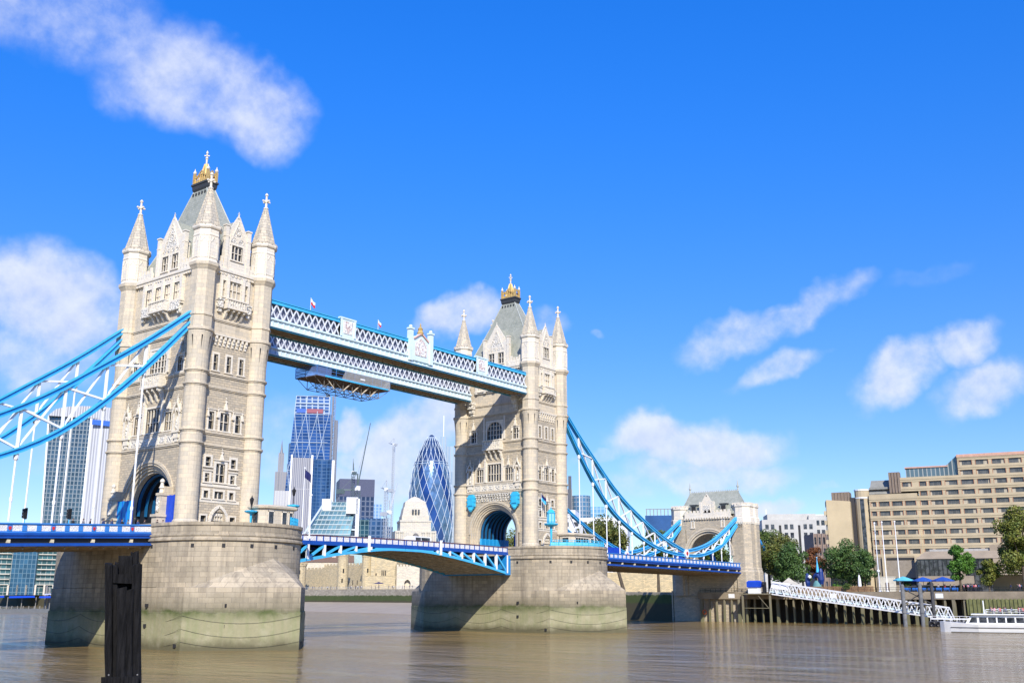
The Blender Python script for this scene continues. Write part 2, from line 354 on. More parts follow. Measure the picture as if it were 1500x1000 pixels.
# ================================================================== THE BRIDGE
FX, FY, TX, TY, ZB = 5.65, 9.55, 5.31, 9.23, 15.5
def frame(side):        # (along the face, outwards, height) -> tower coordinates
    return {'S': lambda h, d, z: (-FX-d, -h, z), 'N': lambda h, d, z: (FX+d, h, z),
            'E': lambda h, d, z: (h, -FY-d, z), 'W': lambda h, d, z: (-h, FY+d, z)}[side]
def fmb(F): m = MB(); m.T = F; return m
def wall_cells(mb, h0, h1, z0, z1, holes=(), d=0., reveal=.45):
    hs = sorted({h0, h1, *[q for H in holes for q in H[:2] if h0 < q < h1]}); zs = sorted({z0, z1, *[q for H in holes for q in H[2:4] if z0 < q < z1]})
    for a, b in zip(hs[:-1], hs[1:]):
        for c, e in zip(zs[:-1], zs[1:]):
            mh, mz = (a+b)/2, (c+e)/2
            if any(H[0] < mh < H[1] and H[2] < mz < H[3] for H in holes): continue
            mb.quad((a,d,c),(b,d,c),(b,d,e),(a,d,e))
    for H in holes:
        a, b, c, e = H[:4]; q = d - reveal
        mb.quad((a,d,c),(a,q,c),(a,q,e),(a,d,e)); mb.quad((b,d,c),(b,d,e),(b,q,e),(b,q,c))
        mb.quad((a,d,c),(b,d,c),(b,q,c),(a,q,c)); mb.quad((a,d,e),(a,q,e),(b,q,e),(b,d,e))
def arch_z(u, kind, half, rise):
    u = min(1, abs(u))
    if kind == 'round': return rise * math.sqrt(max(0, 1-u*u))
    k = 1.5; Rr = half*(1+k)/1.0; top = math.sqrt(Rr*Rr - (Rr-half)**2)      # pointed
    return rise * math.sqrt(max(0, Rr*Rr - (abs(u)*half + Rr-half)**2)) / top
def arch_fill(mb, hc, half, zs, rise, ztop, d, kind='pointed', n=10, soffit=.18):
    us = [-1 + 2*i/n for i in range(n+1)]
    P = [(hc+u*half, zs+arch_z(u, kind, half, rise)) for u in us]
    for (a, za), (b, zb) in zip(P[:-1], P[1:]):
        mb.quad((a,d,za),(b,d,zb),(b,d,ztop),(a,d,ztop)); mb.quad((a,d,za),(a,d-soffit,za),(b,d-soffit,zb),(b,d,zb))
def finial(mb, h, d, z, H, w=.3):
    mb.box(h-w*.5, h+w*.5, d-w*.5, d+w*.5, z, z+H*.18)
    mb.add([(h-w*.42,d-w*.42,z+H*.18),(h+w*.42,d-w*.42,z+H*.18),(h+w*.42,d+w*.42,z+H*.18),(h-w*.42,d+w*.42,z+H*.18),(h,d,z+H*.95)], [(0,1,4),(1,2,4),(2,3,4),(3,0,4)])
    mb.box(h-w*.45, h+w*.45, d-.07, d+.07, z+H*.66, z+H*.76); mb.ball((h,d,z+H*.95), w*.25, 6, 4)
def window(F, par, hc, z0, z1, w, lights=2, transoms=(.52,), head='pointed', d=0., sur=.22, hood=False, name='window', proud=.07, big=False):
    """stone surround, mullions, transoms and tracery heads round a recessed pane; returns its hole in the wall"""
    a, b = hc-w/2, hc+w/2; m = fmb(F)
    for q in ((a-sur, a, z0-.05, z1+sur), (b, b+sur, z0-.05, z1+sur), (a, b, z1, z1+sur)): m.box(q[0], q[1], d-.12, d+proud, q[2], q[3])
    m.box(a-sur-.1, b+sur+.1, d-.12, d+proud+.12, z0-.24, z0-.052)
    mw = .10 if w > 1 else .07
    if big:                                                # round-headed great window
        half = w/2; zs = z1-half*.82
        arch_fill(m, hc, half, zs, half*.82, z1, d-.02, 'round', 14, .3)
        hh = lambda h: zs + arch_z((h-hc)/half, 'round', half, half*.82)
    else: hh = lambda h: z1
    lw = w/lights
    for i in range(1, lights): m.box(a+i*lw-mw/2, a+i*lw+mw/2, d-.3, d-.12, z0, hh(a+i*lw))
    for t in transoms: zt = z0+(z1-z0)*t; m.box(a, b, d-.29, d-.14, zt-mw*.45, zt+mw*.45)
    if big:
        for t in (.2,): pass
    elif head == 'pointed':
        for i in range(lights): arch_fill(m, a+(i+.5)*lw, lw/2-mw*.3, z1-lw*.75, lw*.7, z1, d-.14, 'pointed', 8, .15)
    if hood:
        m.box(a-sur-.12, b+sur+.12, d, d+.2, z1+sur, z1+sur+.14)
    o = mesh_obj(name, m, [M_DRS], par)
    p = fmb(F); p.quad((a,d-.36,z0),(b,d-.36,z0),(b,d-.36,z1),(a,d-.36,z1)); mesh_obj('pane', p, [M_GLS], o)
    return (a, b, z0, z1)
def balcony(F, par, h0, h1, zb, zs, zt, out, ncorb):
    m = fmb(F); m.box(h0-.1, h1+.1, 0, out+.12, zs-.28, zs); m.box(h0-.08, h1+.08, 0, out+.12, zt-.16, zt)
    n = max(3, int((h1-h0)/.42)); st = (h1-h0)/n
    for i in range(n+1):
        w = .16 if i in (0, n) else .07
        m.box(max(h0, h0+i*st-w), min(h1, h0+i*st+w), out-.1, out+.04, zs, zt-.16)
    m.mi = 1; m.quad((h0,out-.06,zs),(h1,out-.06,zs),(h1,out-.06,zt-.16),(h0,out-.06,zt-.16)); m.mi = 0
    m.box(h0-.02, h0+.16, 0, out, zs, zt-.16); m.box(h1-.16, h1+.02, 0, out, zs, zt-.16)
    o = mesh_obj('balcony', m, [M_DRS, M_CRV], par)
    c = fmb(F)
    for i in range(ncorb):
        h = h0+.35 + (h1-h0-.7)*i/(ncorb-1); H = zs-.28-zb
        c.prism([(0, zb), (.18, zb+.1*H), (out*.45, zb+.45*H), (out*.9, zb+.7*H), (out*.95, zs-.28), (0, zs-.28)], h-.17, h+.17, 'x') if False else None
        pts = [(0.0, zb), (.2, zb+.08*H), (out*.42, zb+.4*H), (out*.55, zb+.62*H), (out*.92, zb+.78*H), (out*.95, zs-.282), (0.0, zs-.282)]
        k = len(pts); vs = [(h-.17, p, z) for p, z in pts] + [(h+.17, p, z) for p, z in pts]
        c.add(vs, [tuple(range(k))[::-1], tuple(range(k, 2*k))] + [(i2, (i2+1)%k, k+(i2+1)%k, k+i2) for i2 in range(k)])
    mesh_obj('corbel', c, [M_DRS], o)
    return o
def gable(F, par, half, z0, zsh, zap, d, wins, back, kind):
    m = fmb(F); holes = []
    g = None
    # steep gable with kneelers; shafts at both sides
    m2 = [( -half, z0), (half, z0), (half, zsh), (half-.45, zsh+.15), (.0, zap), (-half+.45, zsh+.15), (-half, zsh)]
    hole = [(h-w/2, h+w/2, a, b) for h, a, b, w, n in wins]
    wall_cells(m, -half, half, z0, zsh, hole, d, .4)
    m.poly([(half, d, zsh), (half-.3, d, zsh+.1), (0, d, zap), (-half+.3, d, zsh+.1), (-half, d, zsh)])
    m.quad((half,d,z0),(half,d-1.2,z0),(half,d-1.2,zsh),(half,d,zsh)); m.quad((-half,d,z0),(-half,d,zsh),(-half,d-1.2,zsh),(-half,d-1.2,z0))
    for s in (-1, 1):                                                       # coping
        L = [(s*half*1.02, zsh-.05), (0, zap+.12)]
        m.beam((s*(half-.1), d-.15, zsh), (0, d-.15, zap+.1), .5, .24, up=(0,1,0))
    o = mesh_obj('gable', m, [M_DRS], par)
    t = fmb(F)                                                              # blind tracery
    zz = max(b for _, a, b, w, n in wins)+.45
    k = 4 if half > 2.5 else 2
    for i in range(k):
        hh = -half*.72 + half*1.44*(i+.5)/k; w = half*1.44/k
        arch_fill(t, hh, w*.42, zz, w*.55, zz+w*.75, d+.08, 'pointed', 8, .1); t.box(hh-w*.5, hh-w*.42, d, d+.1, zz-.5, zz+w*.75)
    zc = zz + (zap-zz)*.42
    for i in range(12):
        a0, a1 = 2*math.pi*i/12, 2*math.pi*(i+1)/12; rr = half*.22
        t.beam((math.cos(a0)*rr, d+.05, zc+math.sin(a0)*rr), (math.cos(a1)*rr, d+.05, zc+math.sin(a1)*rr), .1, .12)
    for s in (-1, 1): t.beam((s*half*.62, d+.05, zz+.3), (0, d+.05, zap-.7), .12, .12)
    t.mi = 1; t.poly([(half*.6, d+.02, zz), (0, d+.02, zap-.6), (-half*.6, d+.02, zz)])
    mesh_obj('tracery', t, [M_DRS, M_CRV], o)
    for s in (-1, 1):
        p = fmb(F); h = s*(half+.12); p.box(h-.32, h+.32, d-.5, d+.16, z0, zsh+1.5); p.box(h-.42, h+.42, d-.6, d+.26, zsh+1.5, zsh+1.72); p.box(h-.38, h+.38, d-.55, d+.2, zsh-.2, zsh)
        mesh_obj('gable_shaft', p, [M_DRS], o)
    f = fmb(F); finial(f, 0, d-.15, zap-.05, 1.1, .34); mesh_obj('finial', f, [M_DRS], o)
    r = fmb(F)                                                              # little roof behind the gable
    r.add([(-half+.3, d-.2, zsh-.3), (half-.3, d-.2, zsh-.3), (0, d-.2, zap-.3), (-half+.3, d-back, zsh-.3), (half-.3, d-back, zsh-.3), (0, d-back, zap-.3)], [(0,2,5,3),(1,4,5,2)])
    r.add([(-half+.3, d-1.1, z0), (-half+.3, d-back, z0), (-half+.3, d-back, zsh-.3), (-half+.3, d-1.1, zsh-.3)], [(0,1,2,3)]); r.add([(half-.3, d-1.1, z0), (half-.3, d-back, z0), (half-.3, d-back, zsh-.3), (half-.3, d-1.1, zsh-.3)], [(0,1,2,3)])
    mesh_obj('gable_roof', r, [M_ROOF], o)
    for h, a, b, w, n in wins: window(F, o, h, a, b, w, n, (.5,), d=d, sur=.16)
    return o
def parapet(F, par, segs, d=.2):
    m = fmb(F)
    for a, b in segs:
        m.box(a, b, d-.35, d, 54.9, 56.0); n = max(1, int((b-a)/.62)); st = (b-a)/n
        for i in range(n): m.box(a+i*st+.06, a+i*st+st*.62, d-.33, d-.02, 56.0, 56.55 + (.35 if i % 3 == 1 else 0))
        m.mi = 1
        for i in range(n): m.box(a+i*st+st*.3, a+i*st+st*.55, d-.02, d+.012, 55.2, 55.75)
        m.mi = 0
    mesh_obj('parapet', m, [M_DRS, M_CRV], par)
STR = [(28.1,.24),(29.9,.24),(36.6,.24),(38.6,.24),(44.75,.26),(46.9,.22)]

def east_face(side, root, holes):
    F = frame(side)
    # storey by the road: entrance, stair lights in white dressed stone
    d = fmb(F)
    for z in (20.05, 22.3): d.box(-3.5, 3.5, -.1, .06, z-.2, z+.2)
    for h in (-2.45, 2.05, -.22): pass
    mesh_obj('dressed_band', d, [M_DRS], root)
    for z0, z1 in ((20.5, 21.5),): 
        for h in (-2.45, 2.0): holes.append(window(F, root, h, z0, z1, .75, 1, (), 'flat', sur=.34))
        holes.append(window(F, root, -.22, z0, z1, 1.5, 2, (), 'flat', sur=.3))
    for h in (-2.45, 2.0):
        holes.append(window(F, root, h, 22.8, 24.0, .75, 1, (.5,), sur=.34, hood=True)); holes.append(window(F, root, h, 25.05, 26.35, .85, 1, (.45,), 'flat', sur=.34))
    holes.append(window(F, root, -.22, 22.85, 25.55, 1.55, 2, (.42,), sur=.42, hood=True))
    f = fmb(F); finial(f, -.22, .18, 25.95, 1.7, .5); mesh_obj('finial', f, [M_DRS], root)
    # door with pointed head
    m = fmb(F); m.box(-1.75, -1.35, -.3, .18, 15.5, 17.3); m.box(1.35, 1.75, -.3, .18, 15.5, 17.3)
    n = 14; P = []
    for i in range(n+1):
        u = -1+2*i/n; P.append((1.55*u, 17.3+arch_z(u, 'pointed', 1.55, 2.1)))
    for (a, za), (b, zb) in zip(P[:-1], P[1:]): m.beam((a, -.02, za), (b, -.02, zb), .42, .42, up=(0,1,0))
    m.box(-1.4, 1.4, -.3, -.2, 16.9, 17.15)
    for h in (-.9, -.45, 0, .45, .9): m.box(h-.06, h+.06, -.32, -.2, 17.15, 17.3+1.9*(1-abs(h)/1.4)); 
    for h in (-.68, -.22, .22, .68): arch_fill(m, h, .2, 17.7, .35, 18.4, -.2, 'pointed', 6, .1)
    o = mesh_obj('doorway', m, [M_DRS], root)
    p = fmb(F); p.box(-1.4, 1.4, -.5, -.42, 15.5, 16.9); mesh_obj('door', p, [M_HBLU], o)
    q = fmb(F); q.quad((-1.5,-.45,16.9),(1.5,-.45,16.9),(1.5,-.45,19.4),(-1.5,-.45,19.4)); mesh_obj('tympanum', q, [M_DRS], o)
    holes.append((-1.55, 1.55, 15.5, 17.3)); holes.append((-1.0, 1.0, 17.3, 18.6))
    for h in (-2.6, 2.45): holes.append(window(F, root, h, 15.9, 17.95, .9, 1, (), 'flat', sur=.22))
    # second storey
    holes.append(window(F, root, -2.45, 30.4, 33.0, .9, 1, (.5,), sur=.3, hood=True)); holes.append(window(F, root, 2.3, 30.4, 33.0, .9, 1, (.5,), sur=.3, hood=True))
    holes.append(window(F, root, -.1, 30.4, 33.05, 1.55, 2, (.5,), sur=.34, hood=True))
    f = fmb(F); finial(f, -.1, .15, 33.4, 1.9, .5)
    for h in (-3.15, -1.4, 1.3, 3.0): finial(f, h, .14, 32.2, 1.6, .34)
    mesh_obj('finial', f, [M_DRS], root)
    # third storey and the bracketed frieze
    for h in (-2.4, -.05, 2.25): holes.append(window(F, root, h, 39.2, 41.6, .75, 1, (.5,), sur=.3))
    m = fmb(F)
    for i in range(8):
        h = -2.75+i*.78
        for k, (o0, z0, z1) in enumerate(((.45,43.9,44.4),(.3,43.4,43.9),(.15,42.95,43.4))): m.box(h-.17, h+.17, 0, o0, z0, z1)
    m.box(-3.2, 3.2, -.05, .5, 44.4, 44.62); m.mi = 1; m.box(-3.2, 3.2, -.05, .07, 43.6, 44.4)
    mesh_obj('frieze', m, [M_DRS, M_CRV], root)
    # oriel under the cornice
    m = fmb(F); D = .35; hl = [(-2.35,-1.8,50.6,53.1),(1.75,2.3,50.6,53.1),(-1.1,1.05,50.6,53.2)]
    wall_cells(m, -2.75, 2.7, 49.6, 54.0, hl, D, .3)
    for s in (-2.75, 2.7): m.quad((s,0,49.6),(s,D,49.6),(s,D,54.0),(s,0,54.0))
    for h in (-1.45, 1.4): m.box(h-.24, h+.24, D, D+.2, 49.6, 54.0)
    o = mesh_obj('oriel', m, [M_DRS], root)
    window(F, o, -2.08, 50.6, 53.1, .55, 1, (.5,), d=D, sur=.05); window(F, o, 2.03, 50.6, 53.1, .55, 1, (.5,), d=D, sur=.05); window(F, o, -.03, 50.6, 53.2, 2.15, 3, (.5,), d=D, sur=.06)
    b = balcony(F, root, -1.8, 1.75, 47.25, 48.95, 50.2, 1.15, 4)
    m = fmb(F)
    for s in (-1, 1): m.box(s*2.6-.45, s*2.6+.45, -.05, .6, 48.7, 50.0); m.box(s*2.6-.55, s*2.6+.55, -.05, .72, 49.85, 50.05); m.box(s*2.6-.3, s*2.6+.3, -.05, .4, 48.1, 48.7)
    mesh_obj('balcony_pedestal', m, [M_CRV], b)
    parapet(F, root, [(-3.6, -2.2), (2.2, 3.6)])
    gable(F, root, 1.95, 54.9, 60.4, 63.7, .1, [(0, 56.8, 59.1, 2.0, 3)], 5, 'E')

def road_face(side, root, holes, south, detail=True):
    F = frame(side)
    # the great road arch: moulded orders stepping in
    m = fmb(F); zc = 19.5; RO = 6.4
    rr = [6.75, 6.35, 6.0, 5.65, 5.3, 4.95]; dd = [.16, .0, -.3, -.55, -.85, -1.15]
    n = 28
    for k in range(5):
        r0, r1, d0 = rr[k], rr[k+1], dd[k]; dn = dd[k+1] if k < 4 else -1.6
        for i in range(n):
            a, b = math.pi*i/n, math.pi*(i+1)/n; ca, sa, cb, sb = math.cos(a), math.sin(a), math.cos(b), math.sin(b)
            m.quad((r0*ca,d0,zc+r0*sa),(r0*cb,d0,zc+r0*sb),(r1*cb,d0,zc+r1*sb),(r1*ca,d0,zc+r1*sa))
            m.quad((r1*ca,d0,zc+r1*sa),(r1*cb,d0,zc+r1*sb),(r1*cb,dn,zc+r1*sb),(r1*ca,dn,zc+r1*sa))
            if k == 0: m.quad((r0*ca,d0,zc+r0*sa),(r0*ca,-.01,zc+r0*sa),(r0*cb,-.01,zc+r0*sb),(r0*cb,d0,zc+r0*sb))
        for s in (-1, 1):
            if k: m.quad((s*r0,d0,ZB),(s*r1,d0,ZB),(s*r1,d0,zc),(s*r0,d0,zc))
            m.quad((s*r1,d0,ZB),(s*r1,dn,ZB),(s*r1,dn,zc),(s*r1,d0,zc))
    m.mi = 1; arch_fill(m, 0, 6.55, zc, 6.55, 26.6, 0, 'round', 28, .01)
    mesh_obj('road_arch', m, [M_ASH, M_RUB], root); holes.append((-6.55, 6.55, 15.5, 26.6))
    if detail:
        # white carved band and the three great windows of the first storey
        m = fmb(F); m.box(-7.3, 7.3, -.1, .12, 28.36, 29.66); m.box(-7.4, 7.4, -.1, .2, 29.66, 29.8)
        for h in np.linspace(-7.2, 7.2, 9): m.box(h-.14, h+.14, 0, .2, 28.36, 29.66)
        m.mi = 1
        for i in range(8):
            a = -7.2+14.4*i/8; m.box(a+.32, a+1.48, 0, .15, 28.6, 29.45)
        mesh_obj('carved_band', m, [M_DRS, M_CRV], root)
        holes.append(window(F, root, 0, 30.4, 34.0, 3.6, 5, (.42,), sur=.3)); 
        for s in (-1, 1): holes.append(window(F, root, s*3.9, 30.4, 33.1, 1.9, 3, (.5,), sur=.28, hood=True))
        m = fmb(F)
        for s in (-1, 1):
            m.box(s*2.32-.24, s*2.32+.24, 0, .35, 30.2, 34.6); finial(m, s*2.32, .2, 34.6, 1.2, .4)
            finial(m, s*3.9, .18, 33.5, 2.0, .5)
        mesh_obj('pier_shaft', m, [M_DRS], root)
        for s in (-1, 1):                                                   # canopied niches
            m = fmb(F); h = s*6.35
            m.box(h-.85, h-.45, 0, .5, 30.0, 32.6); m.box(h+.45, h+.85, 0, .5, 30.0, 32.6); m.box(h-.9, h+.9, 0, .55, 29.75, 30.05)
            m.box(h-.6, h+.6, 0, .4, 28.9, 29.75); m.box(h-.38, h+.38, 0, .3, 28.4, 28.9)
            arch_fill(m, h, .45, 32.2, .85, 33.4, .5, 'pointed', 8, .4)
            m.add([(h-.95,.5,32.6),(h+.95,.5,32.6),(h,.5,34.2),(h-.95,0,32.6),(h+.95,0,32.6),(h,0,34.2)], [(0,2,5,3),(1,4,5,2)])
            for q in (-.72, .72): m.beam((h+q*1.3, .55, 32.6), (h, .55, 34.4), .2, .2, up=(0,1,0))
            finial(m, h, .4, 34.2, 1.2, .34)
            for q in (-.85, .85): finial(m, h+q, .4, 32.9, 1.7, .3)
            o = mesh_obj('niche', m, [M_DRS], root)
            st = fmb(F); st.lathe(h, .25, [(.1,30.1),(.28,30.3),(.24,31.0),(.28,31.4),(.1,31.75),(.15,31.95),(.02,32.15)], 8); mesh_obj('niche_statue', st, [M_CRV], o)
        balcony(F, root, -2.3, 2.3, 34.8, 37.15, 39.0, 1.25, 4)
        holes.append(window(F, root, 0, 39.3, 43.0, 4.0, 5, (.26, .54, .78), big=True, sur=.35))
        for s in (-1, 1):
            holes.append(window(F, root, s*5.7, 39.0, 41.3, 1.35, 2, (.5,), sur=.28, hood=True))
            m = fmb(F); finial(m, s*5.7, .16, 41.7, 2.2, .55)
            for q in (-.95, .95): finial(m, s*5.7+q, .14, 40.6, 1.5, .3)
            m.box(s*2.75-.16, s*2.75+.16, 0, .25, 39.2, 44.2); m.box(s*2.75-.24, s*2.75+.24, 0, .32, 41.2, 41.5)
            mesh_obj('finial', m, [M_DRS], root)
        # bay of four windows under the cornice
        m = fmb(F); D = .3; hw = [-3.6, -1.2, 1.2, 3.6]
        wall_cells(m, -5.1, 5.1, 49.5, 54.1, [(h-.72, h+.72, 50.35, 53.05) for h in hw], D, .3)
        for s in (-5.1, 5.1): m.quad((s,0,49.5),(s,D,49.5),(s,D,54.1),(s,0,54.1))
        for h in (-4.75, -2.4, 0, 2.4, 4.75): m.box(h-.28, h+.28, D, D+.24, 49.5, 54.1)
        m.box(-5.2, 5.2, 0, D+.3, 49.85, 50.1)
        o = mesh_obj('window_bay', m, [M_DRS], root)
        for h in hw: window(F, o, h, 50.35, 53.05, 1.44, 2, (.5,), d=D, sur=.06)
        if south:
            balcony(F, root, -2.1, 2.1, 47.3, 48.95, 50.4, 1.25, 4); m = fmb(F)
            for s in (-1, 1): m.box(s*3.55-1.25, s*3.55+1.25, 0, .62, 48.75, 49.95); m.box(s*3.55-1.3, s*3.55+1.3, 0, .75, 48.55, 48.8); m.box(s*4.6-.3, s*4.6+.3, 0, .5, 48.0, 48.6)
            mesh_obj('balcony_pedestal', m, [M_CRV], root)
        else:                                                               # brackets that carry the footbridges
            for s in (-1, 1):
                m = fmb(F); h = s*6.0
                m.box(h-.75, h+.75, 0, 1.6, 47.2, 47.86); m.box(h-.65, h+.65, 0, 1.2, 46.3, 47.2); m.box(h-.5, h+.5, 0, .8, 45.4, 46.3); m.box(h-.35, h+.35, 0, .45, 44.9, 45.4)
                mesh_obj('footbridge_bracket', m, [M_CRV], root)
            for s in (-1, 1):
                m = fmb(F); h = s*5.85
                m.prism([(h-.95,25.6),(h-.7,24.9),(h,24.5),(h+.7,24.9),(h+.95,25.6),(h+.95,27.3),(h+.5,27.8),(h-.5,27.8),(h-.95,27.3)], .15, .75)
                m.box(h-.6, h+.6, .75, .95, 25.5, 26.9); m.lathe(h, .75, [(.2,24.2),(.5,24.6),(.5,24.9)], 8)
                for z in (25.3, 26.2, 27.0): m.box(h-1.08, h+1.08, .3, .8, z, z+.25)
                mesh_obj('heraldic_shield', m, [M_CY], root)
            m = fmb(F)
            for z, o0 in ((27.55,.4),(27.05,.28),(26.6,.16)):
                for i in range(14): h = -4.6+i*.708; m.box(h-.2, h+.2, 0, o0, z-.4, z)
            m.box(-5.0, 5.0, -.05, .45, 27.55, 27.8); mesh_obj('corbel_table', m, [M_CRV], root)
    parapet(F, root, [(-7.3, -3.6), (3.6, 7.3)], .2)
    if detail: gable(F, root, 3.15, 54.9, 60.0, 64.3, -.5, [(-1.3, 55.9, 58.3, 1.55, 2), (1.3, 55.9, 58.3, 1.55, 2)], 4, 'S')
    else: gable(F, root, 3.15, 54.9, 60.0, 64.3, -.5, [(0, 55.9, 58.3, 1.55, 2)], 4, 'S')

def make_tower(cx, label, south):
    root = thing('bridge_tower', label, 'tower', (cx, 0, ZB), 'twin gothic towers of the bridge', (0, 0, ZB))
    fr = 'S' if south else 'S'
    hs = {'S': [], 'N': [], 'E': [], 'W': []}
    road_face('S', root, hs['S'], south); road_face('N', root, hs['N'], not south, False); east_face('E', root, hs['E'])
    # walls, each face with its openings
    m = MB()
    for sd, hw in (('S', TY), ('N', TY), ('E', TX), ('W', TX)):
        m.T = frame(sd); m.mi = 0; wall_cells(m, -hw, hw, ZB, 44.7, hs[sd]); m.mi = 1; wall_cells(m, -hw, hw, 44.7, 54.7, [])
    m.T = ident; m.quad((-FX,-FY,54.6),(FX,-FY,54.6),(FX,FY,54.6),(-FX,FY,54.6))
    mesh_obj('wall', m, [M_RUB, M_ASH], root)
    for z, pr in STR:
        m = MB()
        for sd, hw in (('S', TY), ('N', TY), ('E', TX), ('W', TX)):
            m.T = frame(sd); m.box(-hw+1.2, hw-1.2, -.1, pr, z-.12, z+.16); m.box(-hw+1.2, hw-1.2, -.1, pr*.55, z-.3, z-.12)
        mesh_obj('string_course', m, [M_ASH], root)
    m = MB()
    for sd, hw in (('S', TY), ('N', TY), ('E', TX), ('W', TX)):
        m.T = frame(sd); a = hw-1.2
        m.box(-a, a, -.1, .5, 54.45, 54.88); m.box(-a, a, -.1, .34, 54.1, 54.45)
        k = int(2*a/.62)
        for i in range(k): m.box(-a+(i+.2)*2*a/k, -a+(i+.62)*2*a/k, 0, .45, 53.95, 54.25)
    mesh_obj('cornice', m, [M_DRS], root)
    for ix in (-1, 1):
        for iy in (-1, 1):
            x, y = ix*TX, iy*TY; m = MB(); pr = [(1.95,ZB),(1.95,16.5),(1.8,16.7),(1.8,17.0),(1.6,17.25)]
            for z, _ in STR[:4]: pr += [(1.57,z-.32),(1.66,z-.3),(1.68,z-.13),(1.82,z-.1),(1.82,z+.14),(1.57,z+.2)]
            pr += [(1.57,40.8),(1.66,42.2),(1.80,43.6),(1.93,44.45),(2.08,44.5),(2.08,44.85),(1.9,44.95)]
            m.lathe(x, y, pr, 24, cap=False)
            m.mi = 1
            for i in range(8):                                              # slits of the flared stage, their shade painted as dark quads on the surface
                a = R(22.5+45*i)
                for k in range(4):
                    f0, f1 = k/4, (k+1)/4; z0, z1 = 43.7-2.3*f0, 43.7-2.3*f1
                    rr0, rr1 = np.interp(z0, [40.8,42.2,43.6,44.45], [1.57,1.66,1.80,1.93])+.02, np.interp(z1, [40.8,42.2,43.6,44.45], [1.57,1.66,1.80,1.93])+.02
                    w0, w1 = .1*(1-f0), .1*(1-f1); t = lambda r, dw: (x+r*math.cos(a)-dw*math.sin(a), y+r*math.sin(a)+dw*math.cos(a))
                    m.quad((*t(rr0,-w0),z0),(*t(rr0,w0),z0),(*t(rr1,w1),z1),(*t(rr1,-w1),z1))
            m.mi = 0
            q = 1.0824
            m.lathe(x, y, [(1.72*q,44.9),(1.72*q,46.65),(1.84*q,46.75),(1.84*q,47.02),(1.70*q,47.15),(1.70*q,53.7),(1.82*q,53.9),(1.95*q,54.15),(2.12*q,54.4),(2.12*q,54.85),(1.86*q,55.0)], 8, R(22.5))
            m.mi = 2
            m.lathe(x, y, [(1.86*q,54.95),(1.80*q,55.3),(1.80*q,58.9),(1.86*q,59.0),(1.86*q,59.2),(1.80*q,59.3),(1.80*q,60.0),(1.98*q,60.1),(2.08*q,60.3),(2.08*q,60.6),(1.7*q,60.7)], 8, R(22.5))
            for i in range(8):                                              # panelled upper stage
                a = R(45*i); c, s_ = math.cos(a), math.sin(a)
                P = lambda u, r, z: (x+r*c-u*s_, y+r*s_+u*c, z)
                for u in (-.62, .62): m.beam(P(u, 1.8, 55.4), P(u, 1.8, 58.8), .12, .16)
                m.beam(P(-.5, 1.8, 57.9), P(0, 1.8, 58.7), .1, .14); m.beam(P(.5, 1.8, 57.9), P(0, 1.8, 58.7), .1, .14); m.beam(P(-.6, 1.8, 55.6), P(.6, 1.8, 55.6), .12, .14)
            o = mesh_obj('turret', m, [M_ASH, M_OPEN, M_DRS], root)
            for i in range(16):
                pass
            sp = MB(); sp.lathe(x, y, [(1.78*q,60.6),(1.62*q,61.1),(.98*q,63.9),(.30,66.9),(.30,67.0)], 8, R(22.5))
            for i in range(8):
                a = R(22.5+45*i); sp.beam((x+1.68*q*math.cos(a), y+1.68*q*math.sin(a), 61.0), (x+.3*math.cos(a), y+.3*math.sin(a), 66.95), .12, .12)
            for i in range(24):
                a = 2*math.pi*i/24; sp.box(x+2.0*math.cos(a)-.13, x+2.0*math.cos(a)+.13, y+2.0*math.sin(a)-.13, y+2.0*math.sin(a)+.13, 60.58, 60.86)
            mesh_obj('spire', sp, [M_SPI], o)
            f = MB(); f.lathe(x, y, [(.30,66.9),(.42,67.0),(.42,67.15),(.2,67.3),(.17,68.0),(.26,68.15),(.26,68.45),(.17,68.6),(.15,69.2),(.27,69.3),(.25,69.5),(.03,69.75)], 8)
            for i in range(4):
                a = R(90*i); c, s_ = math.cos(a), math.sin(a); f.beam((x,y,68.3), (x+.6*c,y+.6*s_,68.3), .2, .26); f.ball((x+.62*c, y+.62*s_, 68.3), .18, 6, 4)
            mesh_obj('finial', f, [M_DRS], o)
    # main roof: steep hip, ledge with gilded crown
    m = MB(); rect = lambda a, b, z: [(-a,-b,z),(a,-b,z),(a,b,z),(-a,b,z)]
    m.loft([rect(4.9,8.6,55.0), rect(4.1,8.0,57.5), rect(2.75,6.7,61), rect(1.7,4.5,65.2), rect(.78,1.75,70.6)], False)
    o = mesh_obj('roof', m, [M_ROOF], root)
    m = MB()
    for a, b in ((-1,-1),(1,-1),(1,1),(-1,1)):
        pts = [(a*4.1,b*8.0,57.5),(a*2.75,b*6.7,61),(a*1.7,b*4.5,65.2),(a*.78,b*1.75,70.6)]
        m.path(pts, .1, 6)
    mesh_obj('hip_ridge', m, [plain_lead], o)
    m = MB(); m.loft([rect(.80,1.8,70.55), rect(.95,1.95,70.9), rect(1.0,2.0,71.5), rect(1.12,2.15,71.6), rect(1.12,2.15,71.9), rect(.95,1.95,71.95)])
    mesh_obj('ledge', m, [M_LEAD], o)
    m = MB()
    for y in np.linspace(-1.55, 1.55, 5):
        for s in (-1, 1): m.box(s*.92-.12, s*.92+.12, y-.13, y+.13, 69.75, 70.2)
    mesh_obj('roof_vent', m, [M_LEAD], o)
    m = MB()
    for a, b in ((-1,-1),(1,-1),(1,1),(-1,1)):
        x, y = a*.82, b*1.75; m.box(x-.2, x+.2, y-.2, y+.2, 71.9, 73.7); m.mi = 1; m.lathe(x, y, [(.14,73.7),(.28,73.85),(.3,74.05),(.12,74.3),(.03,74.7)], 8); m.mi = 0
